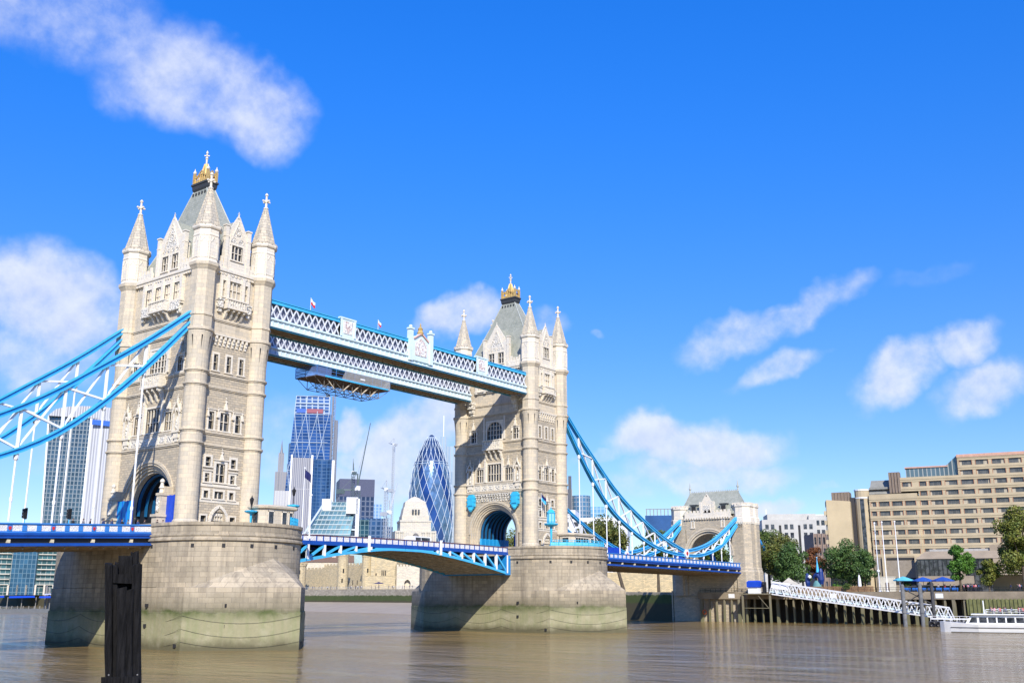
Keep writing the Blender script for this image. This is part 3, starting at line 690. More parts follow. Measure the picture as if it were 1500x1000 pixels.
    for s in (-1, 1):
        for y in np.linspace(-1.4, 1.4, 6): m.tube((s*.82,y,71.9), (s*.82,y,72.9+.5*(1-abs(y)/1.5)), .09, .06, 6); m.ball((s*.82,y,72.95+.5*(1-abs(y)/1.5)), .17, 6, 4)
        m.box(s*.82-.05, s*.82+.05, -1.7, 1.7, 71.95, 72.5); m.beam((s*.82,-1.7,72.6), (s*.82,0,74.0), .12, .22); m.beam((s*.82,1.7,72.6), (s*.82,0,74.0), .12, .22)
        m.box(-.8, .8, s*1.75-.05, s*1.75+.05, 71.95, 72.5); m.beam((-.8,s*1.75,72.6), (0,s*1.75,73.8), .12, .22); m.beam((.8,s*1.75,72.6), (0,s*1.75,73.8), .12, .22)
    for a, b in ((-1,-1),(1,-1),(1,1),(-1,1)): m.beam((a*.7,b*.9,71.9), (a*.12,b*.16,75.4), .18, .24)
    m.lathe(0, 0, [(.95,71.9),(.8,73.0),(.42,74.4),(.14,75.5)], 4, R(45))
    cr = mesh_obj('crown', m, [M_GOLD, M_DRS], o)
    m = MB(); m.lathe(0, 0, [(.14,75.3),(.16,76.2),(.3,76.4),(.14,76.6),(.11,77.2),(.22,77.35),(.03,77.8)], 8)
    for k in range(4): a = R(90*k+45); m.beam((0,0,76.9), (.42*math.cos(a),.42*math.sin(a),76.9), .12, .14)
    mesh_obj('finial', m, [M_DRS], cr)
    # the passage under the tower: vault, ribs
    m = MB(); n = 20; r = 4.95; zc = 19.5
    x0, x1 = -FX+1.6, FX-1.6
    for i in range(n):
        a, b = math.pi*i/n, math.pi*(i+1)/n
        m.quad((x0,r*math.cos(a),zc+r*math.sin(a)),(x0,r*math.cos(b),zc+r*math.sin(b)),(x1,r*math.cos(b),zc+r*math.sin(b)),(x1,r*math.cos(a),zc+r*math.sin(a)))
    for s in (-1, 1): m.quad((x0,s*r,ZB),(x1,s*r,ZB),(x1,s*r,zc),(x0,s*r,zc))
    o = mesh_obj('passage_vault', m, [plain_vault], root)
    for x in np.linspace(x0+.3, x1-.3, 7):
        m = MB(); pts = [(x, 4.75, ZB+2.9)] + [(x, 4.75*math.cos(math.pi*i/n), zc+4.75*math.sin(math.pi*i/n)) for i in range(n+1)] + [(x, -4.75, ZB+2.9)]
        for p, q in zip(pts[:-1], pts[1:]): m.beam(p, q, .28, .34, up=(1,0,0))
        mesh_obj('vault_rib', m, [plain_rib], o)
    return root
plain_lead = plain('lead_ridge', (.40,.42,.38), .6)
plain_rib = plain('rib_blue', (.008,.11,.27), .5)
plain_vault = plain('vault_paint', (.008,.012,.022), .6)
T1X, T2X = -41.15, 41.15
make_tower(T1X, 'stone gothic tower nearest the camera, blue chains running into its left side', True)
make_tower(T2X, 'farther stone gothic tower across the central span with blue shields over its arch', False)

# ------------------------------------------------------------------ piers
HW, YC = 10.65, 11.5
def pier_ring(z, kind, off=0.):
    pts = []; n = 18
    for sgn in (-1, 1):
        for i in range(n+1):
            t = math.pi*i/n; a = t if sgn < 0 else t
            cx, sy = math.cos(t), math.sin(t)
            if kind == 'round': x, y = (HW+off)*cx, YC+(HW+off)*sy
            else:
                u = abs(cx)
                # pointed cutwater: straight flanks to a sharp nose
                sd = 1 if cx > 0 else -1; tt = min(t, math.pi-t); TN = R(40)
                if sgn < 0:                       # swells to a shoulder, then straight to the nose
                    if tt <= R(30): k = tt/R(30); x = sd*(HW-.35*k*k); y = YC+(17.3-YC)*k
                    else: k = (tt-R(30))/R(60); x = sd*(HW-.35)*(1-k); y = 17.3*(1-k)+28.1*k
                else:
                    f = 1-tt/(math.pi/2)
                    if f > .7499: x = HW*sd; y = YC+(15.0-YC)*(1-f)/.25
                    else: k = f/.75; x = HW*k*sd; y = 28.1-(28.1-15.0)*k
                x = x*(1+off/HW); y += off
            pts.append((x if sgn < 0 else -x, -y if sgn < 0 else y, z(t) if callable(z) else z))
    return pts
def make_pier(cx, label):
    root = thing('bridge_pier', label, 'bridge pier', (cx, 0, 0), 'piers of the bridge', (0,0,0))
    m = MB()
    cap = lambda t: 7.95+3.8*max(0, (min(t, math.pi-t)-R(34))/R(56))**.85
    m.loft([pier_ring(-3, 'nose', .1), pier_ring(4.7, 'nose', .1), pier_ring(4.75, 'nose'), pier_ring(7.9, 'nose')], False)
    m.loft([pier_ring(7.9, 'nose'), pier_ring(cap, 'round')], False)
    m.loft([pier_ring(lambda t: cap(t)-.05, 'round'), pier_ring(14.0, 'round')], False)
    mesh_obj('pier_body', m, [M_PIER], root)
    m = MB()                                    # moulded parapet of the terrace
    pr = [(0,13.95),(.28,14.0),(.28,14.25),(.12,14.4),(.12,14.55),(.22,14.6),(.22,14.8),(0,14.9),(0,15.95),(.14,16.0),(.14,16.4),(-.4,16.4),(-.45,15.45)]
    m.loft([pier_ring(z, 'round', o) for o, z in pr], False); m.poly(pier_ring(15.45, 'round', -.45))
    mesh_obj('terrace_parapet', m, [M_PIER], root)
    m = MB()
    for t in (150, 128, 108, 88, 66, 44, 20):
        a = R(t); x, y = HW*math.cos(a), -YC-HW*math.sin(a); nx, ny = math.cos(a), -math.sin(a); px, py = -ny, nx
        m.beam((x-nx*.3, y-ny*.3, 13.3), (x+nx*.03, y+ny*.03, 13.3), .42, .5)
    for y in (-9.8,): m.box(-HW-.03, -HW+.2, y-.22, y+.22, 13.05, 13.55)
    mesh_obj('drain_hole', m, [M_OPEN], root)
    m = MB()                                    # slack fender chains
    def swag(p, q, z, sag):
        pts = [(p[0]+(q[0]-p[0])*i/8, p[1]+(q[1]-p[1])*i/8, z-sag*(1-(2*i/8-1)**2)) for i in range(9)]; m.path(pts, .016, 4)
    for z, sag in ((4.35,1.0),(2.7,1.1),(1.1,.8)):
        for s in (-1, 1):
            H = HW+.16
            swag((s*.05,-28.3), (s*10.5,-17.4), z, sag)
            swag((s*10.6,-17.4), (s*H,-6), z, sag)
            for y0 in (-6, 5.9): swag((s*H,y0), (s*H,y0+11.95), z, sag)
    mesh_obj('fender_chain', m, [M_BLK], root)
    m = MB(); m.lathe(0, 0, [(.3,0)], 4) if False else None
    for (x, y, z) in ((-10.5,-16.5,.6), (-6.5,-21.1,3.0), (-6.5,-21.1,5.6), (3,-24.9,.7), (-HW-.12,-10,3.0), (-HW-.12,-10,5.6)): m.box(x-.18, x+.18, y-.2, y+.2, z-.22, z+.22)
    mesh_obj('mooring_socket', m, [M_OPEN], root)
    return root
make_pier(T1X, 'broad granite pier with pale green tidal foot under the nearer tower')
make_pier(T2X, 'granite pier with pale tidal foot under the farther tower')

# ------------------------------------------------------------------ high level footbridges
def lattice(mb, x0, x1, z0, z1, y, pitch, w, t):
    n = round((x1-x0)/pitch); st = (x1-x0)/n
    for i in range(n):
        a, b = x0+i*st, x0+(i+1)*st
        mb.beam((a,y,z0),(b,y,z1), t, w, up=(0,0,1)); mb.beam((a,y+.08,z1),(b,y+.08,z0), t, w, up=(0,0,1))
def make_walkway(yo, yi, label, crest):
    root = thing('high_level_walkway', label, 'footbridge', (0, yo, 47.9), 'high footbridges between the towers', (0, yo, 47.9))
    s = 1 if yi > yo else -1; X = 34.0
    m = MB(); a, b = min(yo, yi), max(yo, yi)
    m.box(-X, X, a+.35, b-.35, 48.05, 48.3)
    for x in np.arange(-33, 33.5, 1.65): m.box(x-.07, x+.07, a+.4, b-.4, 47.86, 48.05)
    for y in (a+1.3, (a+b)/2, b-1.3): m.box(-X, X, y-.08, y+.08, 47.82, 48.02)
    mesh_obj('floor', m, [M_BRN], root)
    for y, q in ((yo, -s), (yi, s)):
        m = MB(); y0, y1 = (y-.05, y+.3) if q < 0 else (y-.3, y+.05)
        pj = lambda o: (min(y+q*o, y-q*.3), max(y+q*o, y-q*.3))
        m.mi = 1; m.box(-X, X, *pj(.10), 47.75, 47.95); m.mi = 0
        m.box(-X, X, *pj(.28), 47.953, 48.15); m.box(-X, X, *pj(.0), 48.15, 48.95); m.box(-X, X, *pj(.12), 48.95, 49.1); m.box(-X, X, *pj(.3), 49.1, 49.3); m.box(-X, X, *pj(.2), 49.3, 49.42)
        for x in np.arange(-33.4, 33.6, 1.1): m.box(x-.1, x+.1, *pj(.15), 48.2, 48.9)
        mesh_obj('girder', m, [M_PB, M_TB], root)
        m = MB(); lattice(m, -X, X, 49.45, 51.8, y-q*.02, 1.36, .24, .08); 
        for i in range(0): pass
        mesh_obj('lattice', m, [M_LAT], root)
        m = MB(); m.box(-X, X, *pj(.12), 51.75, 52.0); m.box(-X, X, *pj(.02), 52.0, 52.3); m.box(-X, X, *pj(.15), 52.3, 52.42); mesh_obj('top_chord', m, [M_LB], root)
        m = MB(); yy = y-q*.6; m.quad((-X,yy,49.4),(X,yy,49.4),(X,yy,51.9),(-X,yy,51.9)); mesh_obj('glazing', m, [M_WGL], root)
    m = MB(); m.quad((-X,yo+s*.2,52.25),(X,yo+s*.2,52.25),(X,(yo+yi)/2,52.55),(-X,(yo+yi)/2,52.55)); m.quad((-X,yi-s*.2,52.25),(X,yi-s*.2,52.25),(X,(yo+yi)/2,52.55),(-X,(yo+yi)/2,52.55)); mesh_obj('roof', m, [M_LEAD], root)
    P = lambda o: (min(yo-s*o, yo+s*.25), max(yo-s*o, yo+s*.25))
    for xc in ((-17.4, 19.0) if crest else ()):
        m = MB(); m.box(xc-1.75, xc+1.75, *P(.22), 49.43, 52.55); m.box(xc-1.9, xc+1.9, *P(.34), 52.55, 52.8); m.box(xc-1.75, xc-1.4, *P(.36), 49.5, 52.5); m.box(xc+1.4, xc+1.75, *P(.36), 49.5, 52.5)
        m.mi = 1; m.box(xc-1.0, xc+1.0, *P(.3), 50.0, 52.2); mesh_obj('panel', m, [M_PB, M_CRS], root)
    if crest:
        m = MB(); xc = .95; yf = yo-s*.3
        for q in (-1, 1):
            x = xc+q*2.75; m.box(x-.42, x+.42, *P(.55), 48.4, 54.2); m.box(x-.58, x+.58, *P(.7), 54.2, 54.5); m.ball((x, yo-s*.2, 54.75), .36, 8, 5)
        pts = [(xc-2.35,48.6),(xc+2.35,48.6),(xc+2.35,52.6),(xc+1.6,53.2),(xc+.9,53.4),(xc,54.2),(xc-.9,53.4),(xc-1.6,53.2),(xc-2.35,52.6)]
        m.prism(pts, *P(.32)); o = mesh_obj('coat_of_arms', m, [M_PB], root)
        m = MB(); m.prism([(xc-1.5,49.6),(xc+1.5,49.6),(xc+1.5,51.9),(xc,52.9),(xc-1.5,51.9)], *P(.42)); mesh_obj('carved_shield', m, [M_CRS], o)
        m = MB(); y = yo-s*.45
        m.lathe(xc, yo-s*.1, [(.5,53.6),(.65,54.0),(.4,54.5),(.5,54.8),(.12,55.3),(.16,55.5),(.02,56.0)], 8)
        mesh_obj('gilt_crown', m, [M_GOLD], o)
        m = MB()
        for i in range(14):
            u = -1+2*i/13; h = xc+1.9*u; z = 52.7+1.2*(1-abs(u))
            m.ball((h, y, z), .2, 6, 4)
        mesh_obj('mantling', m, [M_CRM], o)
    return root
M_LAT = plain('lattice_grey_white', (.66,.69,.72), .5)
M_WGL = plain('walkway_glazing', (.24,.25,.32), .2, .35, .4)
def crest_mat():
    t = NT('painted_carving'); p = t.pos(); v = t.n('ShaderNodeTexVoronoi'); v.inputs['Scale'].default_value = 2.6; t.l(p, v.inputs['Vector'])
    sp = t.n('ShaderNodeSeparateColor'); t.l(v.outputs['Color'], sp.inputs[0])
    c = t.mix(t.math('GREATER_THAN', sp.outputs[0], .6), (.72,.70,.68), (.58,.46,.43)); t.bump(v.outputs['Distance'], .9, .15); return t.done(c, .7)
M_CRS = crest_mat()
M_CRM = plain('crest_mantling', (.60,.38,.34), .6, .3, 2)
make_walkway(-9.5, -5.4, 'nearer pale blue lattice footbridge with coat of arms at midspan, high between the towers', True)
make_walkway(5.4, 9.5, 'rear pale blue lattice footbridge seen below and behind the nearer one', False)

# ------------------------------------------------------------------ suspension chains
UP = [(47.0,47.9),(55,41.2),(62,36.0),(68,31.7),(74,28.2),(80.5,25.2),(87.5,22.3),(95.5,19.7),(103,17.9)]
LO = [(47.0,46.6),(54.7,37.6),(60.2,32.0),(65.3,27.7),(69.2,25.2),(74,23.0),(81,20.3),(87.5,18.5),(95,17.35),(103,16.9)]
US = [(103,17.9),(110,18.9),(117,20.5),(125.3,23.7),(134.5,28.2)]
LS = [(103,16.9),(110,17.1),(117,18.2),(125,20.6),(134.5,26.4)]
def curve(tab, x):
    xs = np.array([p[0] for p in tab]); ys = np.array([p[1] for p in tab]); m = np.gradient(ys, xs)
    i = int(np.clip(np.searchsorted(xs, x)-1, 0, len(xs)-2)); h = xs[i+1]-xs[i]; t = (x-xs[i])/h
    return float((2*t**3-3*t**2+1)*ys[i] + (t**3-2*t**2+t)*h*m[i] + (-2*t**3+3*t**2)*ys[i+1] + (t**3-t**2)*h*m[i+1])
def make_chain(sg, y, tabs, xs, label, short=False):
    up, lo = tabs; x0, x1 = up[0][0], up[-1][0]
    root = thing('suspension_chain', label, 'suspension chain', (sg*x0, y, 16), 'suspension chains of the side spans', (sg*x0, y, 16))
    for nm, tab in (('upper_chord', up), ('lower_chord', lo)):
        m = MB(); N = 26; pts = [(sg*(x0+(x1-x0)*i/N), y, curve(tab, x0+(x1-x0)*i/N)) for i in range(N+1)]
        def strip(dz0, dz1, hw, mi):
            m.mi = mi; r = []
            for i, p in enumerate(pts):
                a = Vector(pts[max(0, i-1)]); b = Vector(pts[min(N, i+1)]); t = (b-a).normalized(); nrm = Vector((-t.z, 0, t.x));
                if nrm.z < 0: nrm = -nrm
                c = Vector(p); r.append([tuple(c+nrm*dz0+Vector((0,-hw,0))), tuple(c+nrm*dz0+Vector((0,hw,0))), tuple(c+nrm*dz1+Vector((0,hw,0))), tuple(c+nrm*dz1+Vector((0,-hw,0)))])
            m.loft(r)
        strip(.18, .36, .42, 0); strip(-.18, .18, .26, 1); strip(-.36, -.18, .42, 0)
        mesh_obj(nm, m, [M_LB, M_MB], root)
    nodes = []
    for k, x in enumerate(xs):
        zu, zl = curve(up, x), curve(lo, x)
        if zu-zl > 1.6:
            m = MB(); m.beam((sg*x,y,zl+.3), (sg*x,y,zu-.3), .26, .34, up=(1,0,0)); mesh_obj('post', m, [M_WP], root)
        nodes.append((x, zu, zl))
        m = MB(); m.tube((sg*x,y,15.6), (sg*x,y,zl-.3), .13, n=8); m.lathe(sg*x, y, [(.2,zl-1.2),(.32,zl-1.0),(.32,zl-.4),(.2,zl-.3)], 8); m.lathe(sg*x, y, [(.2,18.0),(.2,18.5)], 8) if zl > 20 else None
        mesh_obj('hanger', m, [M_WP], root)
    for (xa, ua, la), (xb, ub, lb) in zip(nodes[:-1], nodes[1:]):
        if ua-la < 1.2 and ub-lb < 1.2: continue
        m = MB(); 
        m.beam((sg*xa,y,la+.25), (sg*xb,y,ub-.25), .26, .36, up=(0,1,0)); m.beam((sg*xa,y+.2,ua-.25), (sg*xb,y+.2,lb+.25), .2, .32, up=(0,1,0))
        mesh_obj('diagonal_brace', m, [M_WP], root)
    if short:
        m = MB(); m.tube((sg*103,y-.62,17.4), (sg*103,y+.62,17.4), 1.05, n=20); o = mesh_obj('pin_roundel', m, [M_WP], root)
        m = MB(); m.tube((sg*103,y-.68,17.4), (sg*103,y+.68,17.4), .5, n=12); mesh_obj('roundel_boss', m, [M_RED], o)
    return root
HX = [54.7+5.5*k for k in range(9)]; HXS = [107.7+5.4*k for k in range(5)]
CY = 8.8
make_chain(-1, -CY, (UP, LO), HX[:8], 'near light blue chain of the left side span with its white hangers')
make_chain(-1, CY, (UP, LO), HX[:8], 'far light blue chain of the left side span, behind the nearer one')
make_chain(1, -CY, (UP, LO), HX, 'near blue chain sweeping down from the farther tower to the red and white roundel')
make_chain(1, CY, (UP, LO), HX, 'far blue chain behind the small cabin right of the farther tower')
make_chain(1, -CY, (US, LS), HXS, 'short near chain rising from the roundel to the right shoulder of the gatehouse', True)
make_chain(1, CY, (US, LS), HXS, 'short far chain rising to the left shoulder of the gatehouse', True)
for y, lb in ((-9.0, 'straight blue tie sloping down behind the right side of the gatehouse'), (9.0, 'straight blue tie sloping down behind the left side of the gatehouse')):
    m = MB(); a, b = (143,y,26.2), (156,y,17.2)
    m.beam(a, b, .9, .8, up=(0,1,0)); m.mi = 1; m.beam((143,y-.03,26.2), (156,y-.03,17.2), .95, .3, up=(0,1,0)) ; m.mi = 2; m.beam((143.1,y,26.75), (156.1,y,17.75), .9, .12, up=(0,1,0))
    single('land_tie', m, [M_MB, M_LB, M_PB], lb, 'chain tie', (143, y, 26), 'land ties of the gatehouse')

# ------------------------------------------------------------------ side spans
def make_span(x0, x1, zf, label, post_x, pitch, red):
    root = thing('side_span', label, 'bridge deck', ((x0+x1)/2, 0, 14), 'side spans of the bridge', ((x0+x1)/2, 0, 14))
    N = 24; X = [x0+(x1-x0)*i/N for i in range(N+1)]
    def strip(m, y0, y1, z0, z1):
        m.loft([[(x,y0,zf(x)+z0),(x,y1,zf(x)+z0),(x,y1,zf(x)+z1),(x,y0,zf(x)+z1)] for x in X])
    m = MB(); strip(m, -8.6, 8.6, -1.15, -1.0); mesh_obj('roadway', m, [M_ASPH], root)
    m = MB(); strip(m, -8.3, 8.3, -3.0, -2.75)
    for x in np.arange(min(x0, x1)+1, max(x0, x1), 1.8): m.box(x-.1, x+.1, -8.4, 8.4, zf(x)-3.2, zf(x)-2.98)
    mesh_obj('underside', m, [M_BRN], root)
    for s in (-1, 1):
        y = s*9.3; Y = lambda o: (min(y+s*o, y-s*.28), max(y+s*o, y-s*.28))
        m = MB(); strip(m, *Y(.16), -.16, .0); strip(m, *Y(.02), -.30, -.16); strip(m, *Y(.06), -1.2, -.98)
        for k in range(post_x[1]):
            x = post_x[0]+pitch*k*(1 if x1 > x0 else -1)
            if not min(x0, x1) < x < max(x0, x1): continue
            w = .30; z = zf(x); m.box(x-w, x+w, *Y(.10), z-.985, z-.295)
        o = mesh_obj('parapet', m, [M_BB], root)
        m = MB(); strip(m, y-.04, y+.04, -.98, -.30); mesh_obj('parapet_panel', m, [M_PRC], o)
        m = MB(); strip(m, *Y(.25), -1.5, -1.2); strip(m, *Y(.12), -1.72, -1.5); strip(m, *Y(.38), -2.82, -2.6); strip(m, *Y(.2), -2.6, -2.45); strip(m, *Y(.3), -1.85, -1.73)
        m.mi = 1; strip(m, *Y(-.12), -2.45, -1.85); m.mi = 2
        for k in range(post_x[1]//3+1):
            x = post_x[0]+3*pitch*k*(1 if x1 > x0 else -1)
            if min(x0, x1) < x < max(x0, x1): z = zf(x); m.box(x-.2, x+.2, *Y(.2), z-2.4, z-2.0)
        mesh_obj('edge_girder', m, [M_DB, M_BLK, M_CREAM], root)
        if red and s < 0:
            for k in range(post_x[1]//3+1):
                x = post_x[0]+3*pitch*k*(1 if x1 > x0 else -1)
                if not min(x0, x1) < x < max(x0, x1): continue
                m = MB(); z = zf(x); m.prism([(x-.17,z-.42),(x+.17,z-.42),(x+.17,z-.72),(x,z-.9),(x-.17,z-.72)], y-.16, y-.10); mesh_obj('enamel_shield', m, [M_RED], o)
    return root
make_span(-51.7, -140, lambda x: 16.25-.043*(-51.7-x), 'left side span with blue parapet, white panels and red shields', (-54.7, 48), 5.5/3, True)
make_span(51.7, 134.3, lambda x: 16.45-.008*(x-51.7), 'right side span with blue parapet leading to the gatehouse', (54.7, 44), 5.5/3, False)

# ------------------------------------------------------------------ bascules
def make_bascule(sg, label):
    root = thing('bascule_leaf', label, 'bascule', (sg*29.6, 0, 14), 'opening leaves of the bridge', (sg*29.6, 0, 14))
    N = 16; xe = 29.7
    zt = lambda x: 16.25+.25*(1-(x/30)**2)
    zlow = lambda x: 14.75-3.55*(max(0, x-3)/26.7)**1.45
    X = [xe*i/N for i in range(N+1)]; X[0] = .06
    def strip(m, y0, y1, f0, f1): m.loft([[(sg*x,y0,f0(x)),(sg*x,y1,f0(x)),(sg*x,y1,f1(x)),(sg*x,y0,f1(x))] for x in X])
    m = MB(); strip(m, -7.6, 7.6, lambda x: zt(x)-1.25, lambda x: zt(x)-1.1); mesh_obj('roadway', m, [M_ASPH], root)
    m = MB(); strip(m, -7.5, 7.5, lambda x: zlow(x)-.02, lambda x: zlow(x)+.06)
    for i in range(1, N+1): x = X[i]-.9; m.box(sg*x-.12, sg*x+.12, -7.5, 7.5, zlow(x)-.22, zlow(x))
    for y in np.linspace(-5.5, 5.5, 5): m.loft([[(sg*x,y-.15,zlow(x)-.2),(sg*x,y+.15,zlow(x)-.2),(sg*x,y+.15,zlow(x)),(sg*x,y-.15,zlow(x))] for x in X])
    mesh_obj('underside', m, [plain_under], root)
    for s in (-1, 1):
        y = s*8.0; Y = lambda o: (min(y+s*o, y-s*.25), max(y+s*o, y-s*.25))
        m = MB(); strip(m, *Y(.12), lambda x: zt(x)-.14, lambda x: zt(x)); m.mi = 1; strip(m, *Y(.08), lambda x: zt(x)-1.25, lambda x: zt(x)-.95); strip(m, *Y(.18), lambda x: zt(x)-1.6, lambda x: zt(x)-1.25)
        for k in range(21):
            x = .3+k*1.46
            if x < xe: m.box(sg*x-.12, sg*x+.12, *Y(.05), zt(x)-.96, zt(x)-.13)
        o = mesh_obj('parapet', m, [plain_rail, M_DB], root)
        m = MB(); strip(m, y-.02, y+.02, lambda x: zt(x)-.96, lambda x: zt(x)-.13); mesh_obj('parapet_panel', m, [M_PRC], o)
        m = MB(); strip(m, *Y(.16), lambda x: zlow(x)-.28, lambda x: zlow(x)+.18)
        m.loft([[(sg*x,Y(.1)[0],zlow(x)),(sg*x,Y(.1)[1],zlow(x)),(sg*x,Y(.1)[1],zt(x)-1.6),(sg*x,Y(.1)[0],zt(x)-1.6)] for x in X[:5]])
        mesh_obj('lower_chord', m, [M_LB], root)
        xs = [8.5, 12.0, 15.5, 19.0, 22.5, 26.0, 29.4]
        for k, x in enumerate(xs):
            m = MB(); m.beam((sg*x,y,zlow(x)), (sg*x,y,zt(x)-1.55), .42, .42, up=(1,0,0)); mesh_obj('post', m, [M_WP], root)
            if k < len(xs)-1:
                x2 = xs[k+1]; m = MB(); m.beam((sg*x,y,zt(x)-1.6), (sg*x2,y,zlow(x2)+.1), .34, .36, up=(0,1,0)); mesh_obj('diagonal_brace', m, [M_LB], root)
        if s < 0:
            m = MB(); m.box(sg*9.2-.18, sg*9.2+.18, y-.5, y-.2, zt(9)-2.4, zt(9)+.25); mesh_obj('navigation_post', m, [M_WP], root)
    if sg > 0:
        m = MB(); m.box(28.9, 30.4, -8.2, 8.2, 10.9, 14.6); mesh_obj('pivot_girder', m, [M_MB], root)
    return root
plain_under = plain('bascule_soffit', (.40,.37,.33), .7, .25, .8)
plain_rail = plain('dark_red_rail', (.11,.04,.07), .5)
make_bascule(-1, 'opening leaf on the left half of the central span')
make_bascule(1, 'opening leaf on the right half of the central span, white posts in its blue truss')

# ------------------------------------------------------------------ gatehouse of the north abutment
GX = 138.6
root = thing('bridge_gatehouse', 'stone gatehouse with slate roof and round arch at the far end of the bridge', 'gatehouse', (GX, 0, 8), None, (GX, 0, 8))
m = MB(); GF = lambda h, d, z: (134.2-d, -h, z); m.T = GF
wall_cells(m, -10.5, 10.5, 7, 28.6, [(-7.2, 7.2, 7, 25.4), (-8.4, -7.7, 26.2, 27.6)][:1], 0, .5)
arch_fill(m, 0, 7.0, 17.9, 7.0, 25.4, 0, 'round', 24, 1.0)
m.T = ident; m.box(134.9, 144, 7.0, 10.4, 7, 28.6); m.box(134.9, 144, -10.4, -7.0, 7, 28.6); m.box(134.9, 143.9, -7.05, 7.05, 25.1, 28.6)
m.box(134.5, 143.8, -9.5, 9.5, -1, 13.3); m.box(134.6, 143.7, 9.5, 12.7, -1, 8.4); mesh_obj('wall', m, [M_RUB], root)
m = MB(); m.T = GF
for r0, r1, d0 in ((7.9,7.4,.22),(7.4,6.9,.05),(6.9,6.3,-.4)):
    for i in range(24):
        a, b = math.pi*i/24, math.pi*(i+1)/24
        m.quad((r0*math.cos(a),d0,17.9+r0*math.sin(a)),(r0*math.cos(b),d0,17.9+r0*math.sin(b)),(r1*math.cos(b),d0,17.9+r1*math.sin(b)),(r1*math.cos(a),d0,17.9+r1*math.sin(a)))
        m.quad((r1*math.cos(a),d0,17.9+r1*math.sin(a)),(r1*math.cos(b),d0,17.9+r1*math.sin(b)),(r1*math.cos(b),d0-.5,17.9+r1*math.sin(b)),(r1*math.cos(a),d0-.5,17.9+r1*math.sin(a)))
mesh_obj('road_arch', m, [M_ASH], root)
m = MB(); n = 20
for i in range(n):
    a, b = math.pi*i/n, math.pi*(i+1)/n
    m.quad((134.6,6.9*math.cos(a),17.9+6.9*math.sin(a)),(134.6,6.9*math.cos(b),17.9+6.9*math.sin(b)),(143.9,6.9*math.cos(b),17.9+6.9*math.sin(b)),(143.9,6.9*math.cos(a),17.9+6.9*math.sin(a)))
mesh_obj('passage_vault', m, [M_ASH], root)
for s in (-1, 1):
    for xx, rr in ((136.9, 2.7), (140.9, 2.5)):
        m = MB(); q = 1.0824; y = s*9.7
        m.lathe(xx, y, [(rr*1.14*q,7),(rr*1.14*q,13.4),(rr*1.06*q,14.0),(rr*1.06*q,14.4),(rr*q,14.6),(rr*q,26.4)], 8, R(22.5), False); m.mi = 1
        m.lathe(xx, y, [(rr*q,26.4),(rr*1.08*q,27.0),(rr*1.08*q,28.3),(rr*.98*q,28.5),(rr*.96*q,31.2),(rr*1.05*q,31.4),(rr*1.05*q,31.8),(rr*.9*q,31.8)], 8, R(22.5))
        for i in range(16): a = 2*math.pi*i/16; m.box(xx+rr*.95*math.cos(a)-.3, xx+rr*.95*math.cos(a)+.3, y+rr*.95*math.sin(a)-.3, y+rr*.95*math.sin(a)+.3, 31.8, 32.5)
        for i in range(24): a = 2*math.pi*i/24; m.box(xx+rr*1.06*math.cos(a)-.14, xx+rr*1.06*math.cos(a)+.14, y+rr*1.06*math.sin(a)-.14, y+rr*1.06*math.sin(a)+.14, 26.6, 27.2)
        mesh_obj('pylon', m, [M_RUB, M_DRS], root)
m = MB(); m.box(133.9, 144.3, -7.2, 7.2, 28.6, 29.0); m.box(134.0, 134.5, -7.2, 7.2, 29.0, 30.2)
for i in range(12): m.box(134.0, 134.5, -7+i*1.2, -6.4+i*1.2, 30.2, 30.8)
for i in range(18): m.box(133.7, 134.3, -7.1+i*.82, -6.7+i*.82, 28.2, 28.6)
mesh_obj('parapet', m, [M_DRS], root)
m = MB(); cx = 139.0
rg = lambda a, b, z: [(cx-a,-b,z),(cx+a,-b,z),(cx+a,b,z),(cx-a,b,z)]
m.loft([rg(4.4,9.4,29.5), rg(3.3,8.9,31.5), rg(1.2,8.1,34.6), rg(.25,7.6,36.3)]); o = mesh_obj('roof', m, [M_ROOF], root)
m = MB(); m.box(cx-.2, cx+.2, -7.6, 7.6, 36.2, 36.45)
for i in range(26): m.box(cx-.06, cx+.06, -7.4+i*.59-.1, -7.4+i*.59+.1, 36.45, 36.8)
mesh_obj('ridge_cresting', m, [plain_lead], o)
for s in (-1, 1):
    m = MB(); m.lathe(cx, s*7.6, [(.3,36.2),(.22,37.2),(.4,37.5),(.4,37.8),(.2,38.0),(.12,39.0),(.02,39.6)], 8); mesh_obj('finial', m, [plain_lead], o)
    m = MB(); y = s*4.7; m.box(135.0, 137.5, y-.95, y+.95, 30.4, 32.3); m.mi = 1; m.box(134.95, 135.0, y-.7, y+.7, 30.6, 32.0); m.mi = 2; m.box(134.7, 137.6, y-1.15, y+1.15, 32.3, 32.6); mesh_obj('dormer', m, [M_ROOF, M_OPEN, M_LEAD], o)
m = MB(); m.T = GF
wall_cells(m, -1.9, 1.9, 28.95, 32.0, [], .12); m.poly([(1.9,.12,32.0),(0,.12,35.0),(-1.9,.12,32.0)])
for s in (-1, 1): m.beam((s*1.9,0,32.0), (0,0,35.1), .6, .25, up=(0,1,0)); m.box(s*2.0-.3, s*2.0+.3, -.5, .25, 28.95, 33.2)
m.box(-1.9, 1.9, -3, .1, 28.96, 31.95); m.mi = 1; m.box(-1.1, 1.1, .12, .2, 30.0, 32.2); finial(m, 0, 0, 35, 1, .3)
mesh_obj('gable', m, [M_DRS, M_CRV], root)
for h in (-4.7, 4.7, 0):
    if h: window(GF, root, h+ (0), 26.0, 27.7, .55, 1, (), sur=.35, proud=.1)
